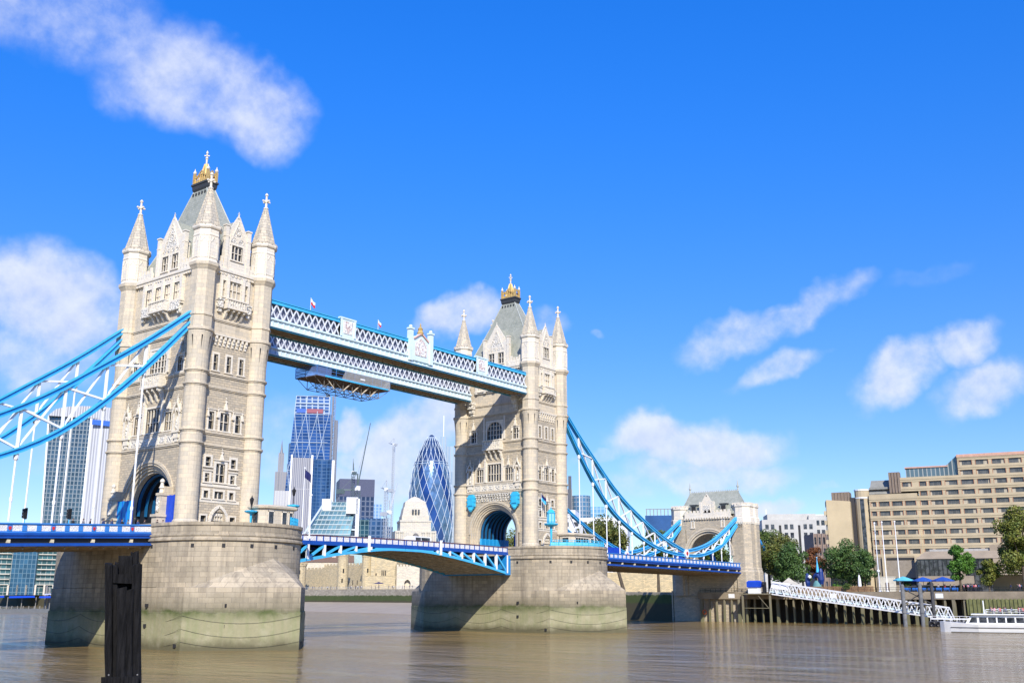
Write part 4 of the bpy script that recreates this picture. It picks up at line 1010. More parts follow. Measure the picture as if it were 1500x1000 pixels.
# ================================================================== SETTING
def water_mat():
    t = NT('river_water'); p = t.pos()
    mp = t.n('ShaderNodeMapping'); mp.inputs['Rotation'].default_value = (0,0,R(38)); mp.inputs['Scale'].default_value = (1,.42,1); t.l(p, mp.inputs[0])
    n1 = t.noise(mp.outputs[0], .42, 5, .6); n2 = t.noise(mp.outputs[0], 1.9, 4, .6); n3 = t.noise(p, .028, 4, .55)
    mq = t.n('ShaderNodeMapping'); mq.inputs['Rotation'].default_value = (0,0,R(37)); mq.inputs['Scale'].default_value = (.10,.03,1); t.l(p, mq.inputs[0]); n4 = t.noise(mq.outputs[0], 1.0, 5, .6)
    h = t.math('ADD', t.math('MULTIPLY', n1.outputs['Fac'], 1.0), t.math('MULTIPLY', n2.outputs['Fac'], .35))
    h = t.math('MULTIPLY', h, t.math('MULTIPLY', t.remap(n3.outputs['Fac'], .35, .68, .4, 1.0), t.remap(n4.outputs['Fac'], .38, .62, .22, 1.0)))
    t.bump(h, 1.0, .95)
    c = t.mix(t.remap(n3.outputs['Fac'], .35, .7), (.24,.160,.058), (.305,.210,.082)); c = t.mix(t.remap(n4.outputs['Fac'], .4, .65, 0, .5), c, (.21,.15,.07))
    t.b.inputs['IOR'].default_value = 1.33
    return t.done(c, .08, 0, .3)
m = MB(); m.quad((-4500,-4500,0),(4500,-4500,0),(4500,4500,0),(-4500,4500,0)); structure('river_water', m, water_mat())
BANK = [(134,-420),(134,-80),(134.5,12),(150,52),(186,120),(214,188),(231,250),(242,310),(256,450),(268,640),(300,800),(430,1100),(700,1700)]
def offs(i, o):
    a = Vector(BANK[max(0, i-1)]); b = Vector(BANK[min(len(BANK)-1, i+1)]); t = (b-a).normalized(); n = Vector((t.y, -t.x)); p = Vector(BANK[i])+n*o; return p.x, p.y
GZ = 8.0
def bz(i): return [8,8,8,8.3,9.3,10.1,10.4,10.6,9.5,8,8,8,8][i]
def ground_mat():
    t = NT('paved_ground'); n = t.noise(t.pos(), .2, 6); return t.done(t.mix(n.outputs['Fac'], (.20,.185,.16), (.32,.30,.26)), .9)
m = MB(); far = [(4400,-420),(4400,4400),(700,4400)]
for i in range(len(BANK)-1):
    a, b = offs(i, 0), offs(i+1, 0); m.quad((*a,bz(i)),(4400,a[1] if i else -420,10),(4400,b[1],10),(*b,bz(i+1)))
m.quad((*BANK[-1],8),(4400,1700,10),(4400,4400,10),(700,4400,10)); structure('north_bank_ground', m, ground_mat())
m = MB(); m.quad((-4400,-4400,5),(-150,-4400,5),(-150,4400,5),(-4400,4400,5)); m.quad((-150,-4400,5),(-150,-4400,-1),(-150,4400,-1),(-150,4400,5)); structure('south_bank_ground', m, ground_mat())
# foreshore
def sand():
    t = NT('foreshore_shingle'); n = t.noise(t.pos(), .15, 6); n2 = t.noise(t.pos(), 3, 4); c = t.mix(n.outputs['Fac'], (.27,.22,.165), (.40,.335,.255)); c = t.mix(.4, c, t.mix(n2.outputs['Fac'], (.7,.7,.7), (1.3,1.3,1.3)), 'MULTIPLY'); return t.done(c, .95)
m = MB(); G = []
for i in range(3, 9):
    a = offs(i, 1); b = offs(i, -9); c = offs(i, -26 if i > 3 else -10); G.append([(*a,4.3 if i > 3 else 1.0),(*b,2.6 if i > 3 else .2),(*c,-.4)])
for r0, r1 in zip(G[:-1], G[1:]):
    for k in range(2): m.quad(r0[k], r0[k+1], r1[k+1], r1[k])
structure('foreshore', m, sand())
def quay_mat():
    t = NT('quay_wall_stone'); uv, sp = t.uvz(); br = t.n('ShaderNodeTexBrick'); t.l(uv, br.inputs['Vector']); br.inputs['Scale'].default_value = 1; br.inputs['Brick Width'].default_value = 1.6; br.inputs['Row Height'].default_value = .7
    br.inputs['Color1'].default_value = (.30,.26,.2,1); br.inputs['Color2'].default_value = (.44,.39,.3,1); br.inputs['Mortar'].default_value = (.15,.13,.1,1); br.inputs['Mortar Size'].default_value = .03
    n = t.noise(t.pos(), .6, 5); z = t.math('ADD', sp.outputs[2], t.math('MULTIPLY', t.math('SUBTRACT', n.outputs['Fac'], .5), 1.4))
    c = t.mix(t.remap(z, 7.6, 7.1), br.outputs['Color'], t.mix(n.outputs['Fac'], (.035,.06,.012), (.09,.11,.035))); c = t.mix(t.remap(z, 5.2, 4.6, 0, .8), c, (.07,.055,.035)); return t.done(c, .9)
M_QUAY = quay_mat()
m = MB()
for i in range(2, len(BANK)-1):
    a, b = offs(i, 0), offs(i+1, 0); m.quad((*a,-2),(*b,-2),(*b,bz(i+1)+.02),(*a,bz(i)+.02)); a2, b2 = offs(i, 1.0), offs(i+1, 1.0); m.quad((*a,bz(i)+.02),(*b,bz(i+1)+.02),(*b2,bz(i+1)+.02),(*a2,bz(i)+.02))
single('embankment_wall', m, M_QUAY, 'weedy green stone embankment wall above the shingle beach', 'embankment wall')
m = MB()
for i in range(3, 8):
    a, b = offs(i, .3), offs(i+1, .3); za, zb = bz(i), bz(i+1)
    m.beam((*a,za+1.1), (*b,zb+1.1), .12); m.beam((*a,za+.55), (*b,zb+.55), .08); L = math.dist(a, b); k = int(L/2.2)
    for j in range(k): f = j/k; m.beam((a[0]+(b[0]-a[0])*f, a[1]+(b[1]-a[1])*f, za+(zb-za)*f), (a[0]+(b[0]-a[0])*f, a[1]+(b[1]-a[1])*f, za+(zb-za)*f+1.1), .09)
single('riverside_railing', m, plain('railing_grey', (.5,.5,.49), .5), 'long pale grey railing along the top of the weedy embankment wall', 'railing')

# ---------------------------------------------------------------- foliage
def leaf_mat(name, a, b):
    t = NT(name); oi = t.noise(t.pos(), .55, 3); n = t.noise(t.pos(), 4.0, 2); c = t.mix(t.remap(oi.outputs['Fac'], .35, .65), a, b); c = t.mix(.5, c, t.mix(n.outputs['Fac'], (.6,.6,.6), (1.4,1.4,1.4)), 'MULTIPLY')
    t.b.inputs['Subsurface Weight'].default_value = 0
    return t.done(c, .55, 0, .3)
L_OLIVE = leaf_mat('plane_tree_leaves', (0.0675,0.1046,0.0219), (0.1688,0.1604,0.0371)); L_DARK = leaf_mat('dark_green_leaves', (0.0371,0.0844,0.0236), (0.0929,0.1604,0.0371))
L_MID = leaf_mat('green_leaves', (0.0473,0.0918,0.0175), (0.1080,0.1418,0.0297)); L_BRIGHT = leaf_mat('bright_green_leaves', (.05,.14,.015), (.10,.22,.03)); L_YEL = leaf_mat('autumn_yellow_leaves', (.085,.125,.02), (.19,.19,.032)); L_RED = leaf_mat('russet_leaves', (.13,.05,.02), (.22,.09,.035))
M_BARK = plain('bark', (.09,.07,.05), .9, .35, 1.5, bump=.4)
rng = np.random.default_rng(3)
def tree(x, y, z0, H, rad, trunk, leaf, label, n=2600, size=.5, name='tree', off=(0,0), group='trees on the far bank', crown0=None, cat='tree'):
    root = thing(name, label, cat, (x, y, z0), group, (x, y, z0)); tr = max(.12, H*.022)
    cz0 = z0+trunk; cH = H-trunk; cx, cy = x+off[0], y+off[1]
    m = MB(); top = Vector((x+off[0]*.5, y+off[1]*.5, cz0+cH*.35)); m.tube((x,y,z0-.2), tuple(top), tr*1.2, tr*.6, 8)
    nl = 9; tips = []
    for i in range(nl):
        a = 2*math.pi*i/nl+rng.uniform(-.3,.3); f = rng.uniform(.35, 1); st = Vector((x,y,z0)).lerp(top, rng.uniform(.55, 1)); e = Vector((cx+rad*.7*math.cos(a)*f, cy+rad*.7*math.sin(a)*f, cz0+cH*rng.uniform(.3,.85)))
        mid = st.lerp(e, .5)+Vector((0,0,-cH*.05)); m.tube(tuple(st), tuple(mid), tr*.45, tr*.3, 6); m.tube(tuple(mid), tuple(e), tr*.3, tr*.1, 6)
    mesh_obj('trunk', m, [M_BARK], root)
    # clumps of leaves through the crown's volume
    n = int(n*2.6); size *= 1.15; K = max(26, int(34*(rad/6)))
    cl = []
    while len(cl) < K:
        p = rng.uniform(-1, 1, 3); r = np.linalg.norm(p)
        if r > 1 or r < .2: continue
        k = 1-.35*max(0, p[2]); q_ = rng.uniform(.75, 1.12); cl.append((cx+p[0]*rad*.86*k*q_, cy+p[1]*rad*.86*k*q_, cz0+cH*(.46+.45*p[2]), rad*rng.uniform(.2,.4)))
    cl = np.array(cl); idx = rng.integers(0, K, n); d = rng.normal(0, 1, (n, 3)); d /= np.linalg.norm(d, axis=1)[:, None]
    rr = cl[idx, 3]*rng.uniform(.45, 1.08, n)**.6; P = cl[idx, :3]+d*rr[:, None]*np.array([1,1,.8])
    nrm = d*.6+rng.normal(0, .55, (n, 3))+np.array([0,0,.35]); nrm /= np.linalg.norm(nrm, axis=1)[:, None]
    t = np.cross(nrm, rng.normal(0, 1, (n, 3))); t /= np.linalg.norm(t, axis=1)[:, None]; b = np.cross(nrm, t); s = size*rng.uniform(.5, 1.1, n)[:, None]*.5
    V = np.stack([P-t*s, P+b*s*.7, P+t*s, P-b*s*.7], 1).reshape(-1, 3)-np.array([x, y, z0])
    me = bpy.data.meshes.new('crown'); me.from_pydata(V.tolist(), [], np.arange(4*n).reshape(-1, 4).tolist()); me.materials.append(leaf)
    o = bpy.data.objects.new('crown', me); COL.objects.link(o); o.parent = root
    return root

# ---------------------------------------------------------------- on the piers
def cabin(cx, cy, hx, hy, label, flat, win):
    root = thing('bridge_control_cabin', label, 'cabin', (cx, cy, 15.45), 'control cabins on the piers', (0,0,0)); root.location = (cx, cy, 15.45); ORG[0] = Vector((cx, cy, 15.45))
    m = MB(); c = .9; pl = [(-hx,-hy+c),(-hx+c,-hy),(hx-c,-hy),(hx,-hy+c),(hx,hy-c),(hx-c,hy),(-hx+c,hy),(-hx,hy-c)]
    ring = lambda k, z: [(cx+a+(k if a > 0 else -k), cy+b+(k if b > 0 else -k), z) for a, b in pl]
    m.loft([ring(.12,15.4), ring(.12,16.3), ring(0,16.4), ring(0,18.95)]); w = mesh_obj('wall', m, [M_ASH], root)
    m = MB(); m.loft([ring(.05,18.9), ring(.3,19.0), ring(.35,19.25), ring(.15,19.4), ring(-.6,19.55)]); mesh_obj('roof', m, [M_ASH], root)
    for u0, u1, fc in win:
        m = MB()
        if fc == 'E': m.box(cx+u0, cx+u1, cy-hy-.03, cy-hy+.1, 16.75, 18.5); m.mi = 1; fr = [(u0-.1,u0),(u1,u1+.1)]; [m.box(cx+a, cx+b, cy-hy-.08, cy-hy+.05, 16.6, 18.65) for a, b in fr]; m.box(cx+u0-.1, cx+u1+.1, cy-hy-.08, cy-hy+.05, 18.5, 18.65); n = max(1, int((u1-u0)/.9)); [m.box(cx+u0+(u1-u0)*i/n-.04, cx+u0+(u1-u0)*i/n+.04, cy-hy-.06, cy-hy+.05, 16.75, 18.5) for i in range(1, n)]
        else: m.box(cx-hx-.03, cx-hx+.1, cy+u0, cy+u1, 16.75, 18.5); m.mi = 1; m.box(cx-hx-.07, cx-hx+.05, cy+u0-.1, cy+u1+.1, 18.5, 18.65); m.box(cx-hx-.07, cx-hx+.05, cy+u0-.1, cy+u1+.1, 16.6, 16.75)
        mesh_obj('window', m, [M_GLS, M_DRS], w)
    return root
cabin(-36.0, -15.3, 3.3, 1.8, 'small flat-roofed stone cabin on the nearer pier beside the blue railing', True, [(-2.2,-1.3,'E'),(.3,1.1,'E'),(1.6,2.2,'E'),(-.8,.2,'S')])
cabin(46.2, -13.4, 4.4, 2.0, 'low stone cabin with a wide window strip on the farther pier', True, [(-3.3,1.6,'E'),(2.5,3.6,'E'),(-1,.4,'S')])
def railing(name, label, cx, a0, a1, r, yc, group='railings on the piers'):
    root = thing(name, label, 'railing', (cx, yc-r, 15.45), group, (cx, yc-r, 15.45)); m = MB(); n = 14; P = []
    for i in range(n+1): a = R(a0+(a1-a0)*i/n); P.append((cx+r*math.cos(a), yc-r*math.sin(a)))
    for a, b in zip(P[:-1], P[1:]):
        for z in (17.55, 17.1, 16.65): m.beam((*a,z), (*b,z), .09)
        m.beam((*a,15.45), (*a,17.6), .14); m.mi = 0
        for k in range(1, 4): x, y = a[0]+(b[0]-a[0])*k/4, a[1]+(b[1]-a[1])*k/4; m.beam((x,y,16.4), (x,y,17.55), .05)
    mesh_obj('bars', m, [M_CY], root)
    m = MB()
    for a, b in zip(P[:-1], P[1:]): m.beam((*a,16.75), (*b,16.75), .03, .75)
    mesh_obj('mesh_panel', m, [plain_cym], root)
plain_cym = plain('pale_cyan_panel', (.16,.52,.68), .5)
railing('terrace_railing', 'cyan railing around the right end of the nearer pier terrace', T1X, 66, 8, 10.0, -YC)
railing('terrace_railing', 'cyan railing along the terrace of the farther pier', T2X, 150, 20, 10.0, -YC)
def lamp(x, y, z, H, label, big):
    root = thing('street_lamp', label, 'lamp post', (x, y, z), 'blue lamps of the piers', (x, y, z)); k = 1.5 if big else 1
    m = MB(); m.lathe(x, y, [(.3*k,z),(.3*k,z+.5),(.16*k,z+.7),(.12*k,z+1.4),(.18*k,z+H*.5),(.25*k,z+H*.52),(.85*k,z+H*.56),(.95*k,z+H*.58),(.95*k,z+H*.6),(.2*k,z+H*.62)], 10); mesh_obj('post', m, [M_CY], root)
    m = MB(); zt = z+H
    if big:
        m.lathe(x, y, [(.6,z+H*.62),(.75,z+H*.66),(.75,z+H*.84),(.5,z+H*.9)], 8); o = mesh_obj('lantern', m, [plain('lantern_glass', (.25,.55,.68), .15)], root); m = MB()
        for i in range(8): a = R(45*i); m.beam((x+.78*math.cos(a), y+.78*math.sin(a), z+H*.62), (x+.78*math.cos(a), y+.78*math.sin(a), z+H*.86), .09)
        m.lathe(x, y, [(.85,z+H*.85),(.85,z+H*.88),(.45,z+H*.94),(.1,z+H*.96),(.12,zt),(.0,zt+.1)], 8); mesh_obj('lantern_frame', m, [M_CY], o)
    else:
        m.tube((x,y,z+H*.6), (x,y,zt-1.3), .06); m.lathe(x, y, [(.08,zt-1.3),(.2,zt-1.1),(.32,zt-.5),(.34,zt-.45),(.2,zt-.25),(.05,zt-.1),(.07,zt),(0.01,zt+.15)], 6); mesh_obj('lantern', m, [M_BLK], root)
lamp(-39.8, -15.2, 15.45, 5.2, 'light blue lamp post with a black lantern in front of the nearer tower', False)
lamp(33.0, -16.3, 16.0, 7.9, 'large ornate light blue lantern standing in front of the farther tower', True)
lamp(-31.6, -14.6, 16.0, 6.6, 'light blue bracket lamp beside the flagpole at the right end of the nearer pier', False)
def flagpole(x, y, z, H, label, flag=None, r=.07, group='flagpoles', mat=None):
    root = thing('flagpole', label, 'flagpole', (x, y, z), group, (x, y, z)); m = MB(); m.tube((x,y,z), (x,y,z+H), r, r*.6, 8); m.ball((x,y,z+H), r*1.6, 6, 4); m.lathe(x, y, [(r*2.4,z),(r*2.4,z+.15),(r*1.2,z+.3)], 8); mesh_obj('pole', m, [M_WP], root)
    if flag:
        w, h, mats, ang = flag; m = MB(); n = 8; u = Vector((math.cos(R(ang)), math.sin(R(ang)), 0)); q = u.cross(Vector((0,0,1)))
        for j in range(2):
            m.mi = j
            for i in range(n):
                def P(i, v): f = i/n; return tuple(Vector((x,y,z+H-.1))+u*(w*f*.62)+q*(.14*w*math.sin(f*7))+Vector((0,0,-h*v-w*.55*f)))
                m.quad(P(i,j/2), P(i+1,j/2), P(i+1,(j+1)/2), P(i,(j+1)/2))
        mesh_obj('flag', m, mats, root)
M_NAVY = plain('navy_flag', (.012,.015,.10), .7); M_RFL = plain('red_cloth', (.5,.03,.04), .8); M_WFL = plain('white_cloth', (.8,.8,.8), .8)
flagpole(-33.2, -18.6, 15.45, 9.6, 'white flagpole with a navy flag beside the nearer cabin', (1.7, 1.2, [M_NAVY, M_NAVY], -60), .09)
flagpole(-31.2, -18.0, 15.0, 6.3, 'plain white mast at the right edge of the nearer pier, without flag', None, .13)
flagpole(38.0, -10.4, 24.0, 3.4, 'short pole with a dark flag on the right face of the farther tower', (1.6, 1.4, [M_NAVY, M_LB], -40), .05)
flagpole(-23.9, -7.4, 52.4, 2.9, 'short pole with a white and red flag on the nearer footbridge, left one of two', (1.2, 1.0, [M_WFL, M_RFL], -30), .05)
flagpole(-7.9, -7.4, 52.4, 2.6, 'short pole with a small red and white flag, nearer the coat of arms', (.9, .8, [M_WFL, M_RFL], -30), .05)
# maintenance gantry below the rear footbridge
root = thing('maintenance_gantry', 'hanging work platform wrapped in grey netting under the rear footbridge', 'work platform', (-2, 7, 45), None, (-2, 7, 45))
x0, x1, y0, y1, zf, zt = -11.5, 7.5, 4.2, 10.0, 45.9, 47.7
m = MB(); m.box(x0, x1, y0, y1, zf-.15, zf); mesh_obj('deck', m, [plain('gantry_plywood', (.16,.11,.08), .9)], root)
m = MB()
for x in np.linspace(x0, x1, 9):
    for y in (y0, y1): m.beam((x,y,zf), (x,y,zt), .08)
for z in (zf+.5, zf+1.1, zt): m.beam((x0,y0,z), (x1,y0,z), .07); m.beam((x0,y1,z), (x1,y1,z), .07); m.beam((x0,y0,z), (x0,y1,z), .07); m.beam((x1,y0,z), (x1,y1,z), .07)
mesh_obj('guard_rail', m, [M_BB], root)
m = MB(); 
for y in (y0-.06,): m.quad((x0+6,y,zf-.1),(x1,y,zf-.1),(x1,y,47.75),(x0+7,y,47.75))
m.quad((x1+.05,y0,zf-.1),(x1+.05,y1,zf-.1),(x1+.05,y1,47.75),(x1+.05,y0,47.75))
net = plain('grey_netting', (.45,.46,.46), .9); net.node_tree.nodes['Principled BSDF'].inputs['Alpha'].default_value = .5; mesh_obj('netting', m, [net], root)
m = MB(); m.quad((x0,y0-.06,zf-.1),(x0+3.5,y0-.06,zf-.1),(x0+3.5,y0-.06,zf+1.6),(x0,y0-.06,zf+1.6)); m.quad((x0-.05,y0,zf-.1),(x0-.05,y1,zf-.1),(x0-.05,y1,zf+1.6),(x0-.05,y0,zf+1.6)); sht = plain('blue_sheeting', (.15,.25,.55), .8); sht.node_tree.nodes['Principled BSDF'].inputs['Alpha'].default_value = .55; mesh_obj('sheeting', m, [sht], root)
m = MB(); m.beam((x0+2,y0-.1,zf+.05), (x1-.5,y0-.1,zf+.05), .05, .28); mesh_obj('toe_board', m, [M_LB], root)
m = MB(); m.box(-.6, .6, y0-.12, y0-.08, zf+.75, zf+1.05); mesh_obj('notice', m, [M_WP], root)
m = MB(); xs = np.linspace(x0+2.4, x1-2.4, 7)
for y in (y0+.6, (y0+y1)/2, y1-.6):
    m.beam((xs[0],y,44.05), (xs[-1],y,44.05), .1); m.beam((x0,y,zf-.2), (xs[0],y,44.05), .08); m.beam((x1,y,zf-.2), (xs[-1],y,44.05), .08)
    for k, x in enumerate(xs):
        m.beam((x,y,44.05), (x,y,zf-.1), .09)
        if k: m.beam((xs[k-1],y,44.05 if k % 2 else zf-.15), (x,y,zf-.15 if k % 2 else 44.05), .08)
for x in xs: m.beam((x,y0+.6,44.05), (x,y1-.6,44.05), .08); m.beam((x,y0+.6,44.05), (x,y1-.6,zf-.1), .06); m.beam((x,y1-.6,44.05), (x,y0+.6,zf-.1), .06)
mesh_obj('truss', m, [M_GRY], root)
m = MB()
for k in range(1, 6): m.beam((xs[k],y0+.5,44.1), (xs[k]+(1.9 if k > 1 else -1.9),y0+.5,zf-.15), .16)
mesh_obj('pale_strut', m, [plain('pale_strut', (.6,.52,.42), .7)], root)

# ---------------------------------------------------------------- things on the decks
def hoarding(x0, x1, y0, y1, z0, z1, mat, label, cap=None):
    m = MB(); m.box(x0, x1, y0, y1, z0, z1)
    m.mi = 1; L = max(x1-x0, y1-y0); n = max(2, int(L/1.2))
    for i in range(n+1):
        if x1-x0 >= y1-y0: x = x0+(x1-x0)*i/n; m.box(x-.05, x+.05, y0-.04, y1+.04, z0, z1+.06)
        else: y = y0+(y1-y0)*i/n; m.box(x0-.04, x1+.04, y-.05, y+.05, z0, z1+.06)
    single('site_hoarding', m, [mat, cap or mat], label, 'hoarding', ((x0+x1)/2, (y0+y1)/2, z0), 'blue hoardings on the bridge')
zr = 15.2
hoarding(-47.9, -47.7, 1.9, 5.6, zr, 20.4, M_HCYA, 'tall cyan hoarding at the left of the nearer road arch', M_HBLU)
hoarding(-36.6, -36.4, -4.6, 4.7, zr, 18.8, M_HCYA, 'low cyan hoarding inside the nearer road arch', M_HBLU)
hoarding(-47.9, -47.7, -8.2, -6.3, zr, 20.6, M_HBLU, 'deep blue hoarding at the right of the nearer road arch', M_HBLU)
hoarding(36.2, 45.6, 4.0, 4.3, zr, 18.6, M_HCYA, 'cyan hoarding along the left side inside the farther arch', M_LB)
hoarding(44.2, 45.8, -1.0, 1.3, zr, 19.6, M_HBLU, 'deep blue hoarding at the back of the farther arch', M_DB)
hoarding(88.0, 95.5, 5.6, 5.9, zr, 18.9, M_HBLU, 'deep blue hoarding on the right span behind the first hangers', M_DB)
hoarding(111.0, 116.0, -2, -1.7, zr, 18.3, M_HBLU, 'deep blue hoarding on the right span before the gatehouse', M_DB)
hoarding(118.0, 121.5, 2, 2.3, zr, 18.4, M_RED, 'red and blue hoarding on the right span close to the gatehouse', M_DB)
# stone buttress shrines flanking the south approach of the first tower
for s, lb in ((-1, 'carved stone buttress with a small finial at the right of the nearer road arch'), (1, 'carved stone buttress at the left of the nearer road arch')):
    root = thing('approach_buttress', lb, 'buttress', (-48.2, s*6.1, 15), 'buttresses of the nearer road arch', (-48.2, s*6.1, 15)); y = s*6.1
    m = MB(); m.box(-49.4, -46.9, y-.55, y+.55, 14.9, 17.6); m.box(-49.6, -46.9, y-.7, y+.7, 17.6, 17.95); m.box(-48.9, -46.9, y-.5, y+.5, 17.95, 20.6); m.box(-49.0, -46.9, y-.62, y+.62, 20.6, 20.95); m.box(-48.4, -46.9, y-.5, y+.5, 20.95, 21.9)
    mesh_obj('masonry', m, [M_ASH], root)
    m = MB(); m.lathe(-48.5, y, [(.35,20.9),(.28,21.5),(.45,21.7),(.3,21.9),(.2,22.4),(.33,22.5),(.3,22.8),(.05,23.0)], 8); mesh_obj('finial', m, [M_DRS], root)
    m = MB(); m.box(-49.05, -48.9, y-.32, y+.32, 18.3, 20.2); m.lathe(-48.95, y, [(.1,18.3),(.28,18.5),(.25,19.4),(.12,19.7),(.16,19.9),(.02,20.1)], 8); mesh_obj('carved_panel', m, [M_CRV], root)
def traffic_light(x, y, z, label, rot):
    root = thing('traffic_light', label, 'traffic light', (x, y, z), 'traffic lights on the bridge', (x, y, z)); c, s = math.cos(rot), math.sin(rot)
    m = MB(); m.tube((x,y,z), (x,y,z+3.3), .07, n=8); mesh_obj('post', m, [M_LB], root)
    m = MB(); m.box(x-.2, x+.2, y-.18, y+.18, z+2.1, z+3.35)
    for k in range(3): m.lathe(x-.25, y, [(.17,z+2.15+.4*k),(.19,z+2.5+.4*k)], 8)
    m.box(x+.05, x+.1, y-.32, y+.32, z+2.0, z+3.45)
    mesh_obj('signal_head', m, [M_BLK], root)
traffic_light(-66.2, -3, 14.4, 'black traffic light on the left span, left one of two', 0)
traffic_light(-59.6, -2, 14.8, 'black traffic light on the left span, closer to the nearer tower', 0)
# white van on the central span
root = thing('parked_van', 'white van crossing the middle of the central span', 'van', (9, -2.5, 15.3), None, (9, -2.5, 15.3))
m = MB(); m.loft([[(6,-3.5,15.7),(12,-3.5,15.7),(12,-1.5,15.7),(6,-1.5,15.7)],[(5.9,-3.55,16.6),(12,-3.55,16.6),(12,-1.45,16.6),(5.9,-1.45,16.6)],[(7.2,-3.4,17.6),(11.9,-3.4,17.6),(11.9,-1.6,17.6),(7.2,-1.6,17.6)]]); mesh_obj('body', m, [M_WP], root)
m = MB(); m.box(7.6, 9.0, -3.53, -3.4, 16.75, 17.4); m.box(9.2, 11.5, -3.53, -3.4, 16.75, 17.4); mesh_obj('window', m, [M_GLS], root)
for x in (7.2, 10.8):
    for y in (-3.4, -1.6): m = MB(); m.tube((x,y-.12,15.65), (x,y+.12,15.65), .36, n=14); mesh_obj('wheel', m, [M_BLK], root)

# ---------------------------------------------------------------- people
def person_mesh(pose):
    J = {'pel':(0,0,.95,.15),'ch':(0,0,1.28,.16),'nk':(0,0,1.46,.065),'hd':(0,.01,1.6,.10),'tp':(0,.01,1.70,.085)}
    st = {'stand':(0,0),'walk':(.18,-.18),'sit':(.42,.42)}[pose]
    for s, k in ((-1,0),(1,1)):
        J[f'hip{s}'] = (s*.10,0,.88,.10); 
        if pose == 'sit': J[f'kn{s}'] = (s*.13,.42,.88,.075); J[f'an{s}'] = (s*.13,.45,.46,.05); J[f'to{s}'] = (s*.13,.58,.42,.04)
        else: J[f'kn{s}'] = (s*.11,st[k]*.5+.03,.50,.07); J[f'an{s}'] = (s*.11,st[k],.09,.05); J[f'to{s}'] = (s*.12,st[k]+.14,.05,.04)
        J[f'sh{s}'] = (s*.19,0,1.40,.075); J[f'el{s}'] = (s*.25,-.03-st[k]*.3 if pose != 'sit' else .1,1.13,.05); J[f'ha{s}'] = (s*.24,.10-st[k]*.4 if pose != 'sit' else .32,.90 if pose != 'sit' else 1.0,.04)
    ks = list(J); E = [('pel','ch'),('ch','nk'),('nk','hd'),('hd','tp')]
    for s in (-1, 1): E += [('pel',f'hip{s}'),(f'hip{s}',f'kn{s}'),(f'kn{s}',f'an{s}'),(f'an{s}',f'to{s}'),('ch',f'sh{s}'),(f'sh{s}',f'el{s}'),(f'el{s}',f'ha{s}')]
    me = bpy.data.meshes.new('person_skeleton'); me.from_pydata([J[k][:3] for k in ks], [(ks.index(a), ks.index(b)) for a, b in E], [])
    o = bpy.data.objects.new('person_skeleton', me); COL.objects.link(o); md = o.modifiers.new('s', 'SKIN'); 
    for k, v in enumerate(me.skin_vertices[0].data): r = J[ks[k]][3]; v.radius = (r, r); v.use_root = (k == 0)
    o.modifiers.new('u', 'SUBSURF').levels = 1
    dg = bpy.context.evaluated_depsgraph_get(); out = bpy.data.meshes.new_from_object(o.evaluated_get(dg)); bpy.data.objects.remove(o); out.name = 'person_' + pose
    out.materials.clear()
    for mm in (M_SKIN, M_SHIRT[0], M_TROUS): out.materials.append(mm)
    for p in out.polygons:
        c = p.center; p.material_index = 2 if (c.z < .96 and abs(c.x) < .2) else (0 if (c.z > 1.44 and abs(c.x) < .12) or (abs(c.x) > .2 and c.z < 1.0) else 1); p.use_smooth = True
    return out
M_SKIN = plain('skin', (.45,.28,.20), .6); M_TROUS = plain('dark_trousers', (.03,.032,.045), .8)
M_SHIRT = [plain('cloth_'+n, c, .85) for n, c in (('black',(.02,.02,.025)),('navy',(.03,.05,.14)),('white',(.7,.7,.68)),('red',(.4,.04,.04)),('grey',(.22,.22,.24)),('pink',(.6,.25,.3)),('green',(.05,.2,.08)))]
SHN = ['black','navy','white','red','grey','pink','green']
PM = {p: person_mesh(p) for p in ('stand','walk','sit')}
M_HAIR = plain('hair', (.04,.025,.015), .7)
hm = bpy.data.meshes.new('hair'); bm = bmesh.new(); bmesh.ops.create_uvsphere(bm, u_segments=8, v_segments=5, radius=.115, matrix=Matrix.Translation((0,-.015,1.665))); bm.to_mesh(hm); bm.free(); hm.materials.append(M_HAIR)
def person(x, y, z, rot, pose, shirt, label, group):
    o = bpy.data.objects.new('person', PM[pose]); COL.objects.link(o); o.location = (x, y, z); o.rotation_euler = (0, 0, rot)
    o.material_slots[1].link = 'OBJECT'; o.material_slots[1].material = M_SHIRT[shirt]
    h = bpy.data.objects.new('hair', hm); COL.objects.link(h); h.parent = o
    props(o, label, 'person', group)
rp = random.Random(11)
for i in range(44):
    f = rp.random(); k = 5+f*2.2; j = int(k); a = Vector(offs(j, 3+rp.random()*6)); b = Vector(offs(j+1, 3+rp.random()*6)); p = a.lerp(b, k-j); sh = rp.choice([0,0,0,1,4,0,2])
    person(p.x, p.y, bz(j)+(bz(j+1)-bz(j))*(k-j)+.02, rp.random()*6.28, rp.choice(['stand','walk']), sh, f'person in {SHN[sh]} top in the crowd on the walk below the fortress wall', 'crowd below the fortress wall')
for i in range(11):
    x = -62+i*1.35+rp.uniform(-.4,.4); sh = rp.choice([0,1,4,2]); person(x, rp.uniform(-7.8,-6.8), 16.25-.043*(-51.7-x)-1.0, R(90), 'walk', sh, f'person in {SHN[sh]} top behind the parapet of the left span', 'people on the left span')
for i in range(22):
    y = -58-22*rp.random(); sh = rp.choice([2,0,3,4,5,1,2]); person(135.5+rp.random()*5, y, 8.02, rp.random()*6.28, rp.choice(['stand','walk']), sh, f'person in {SHN[sh]} top on the hotel riverside terrace', 'people on the hotel terrace')
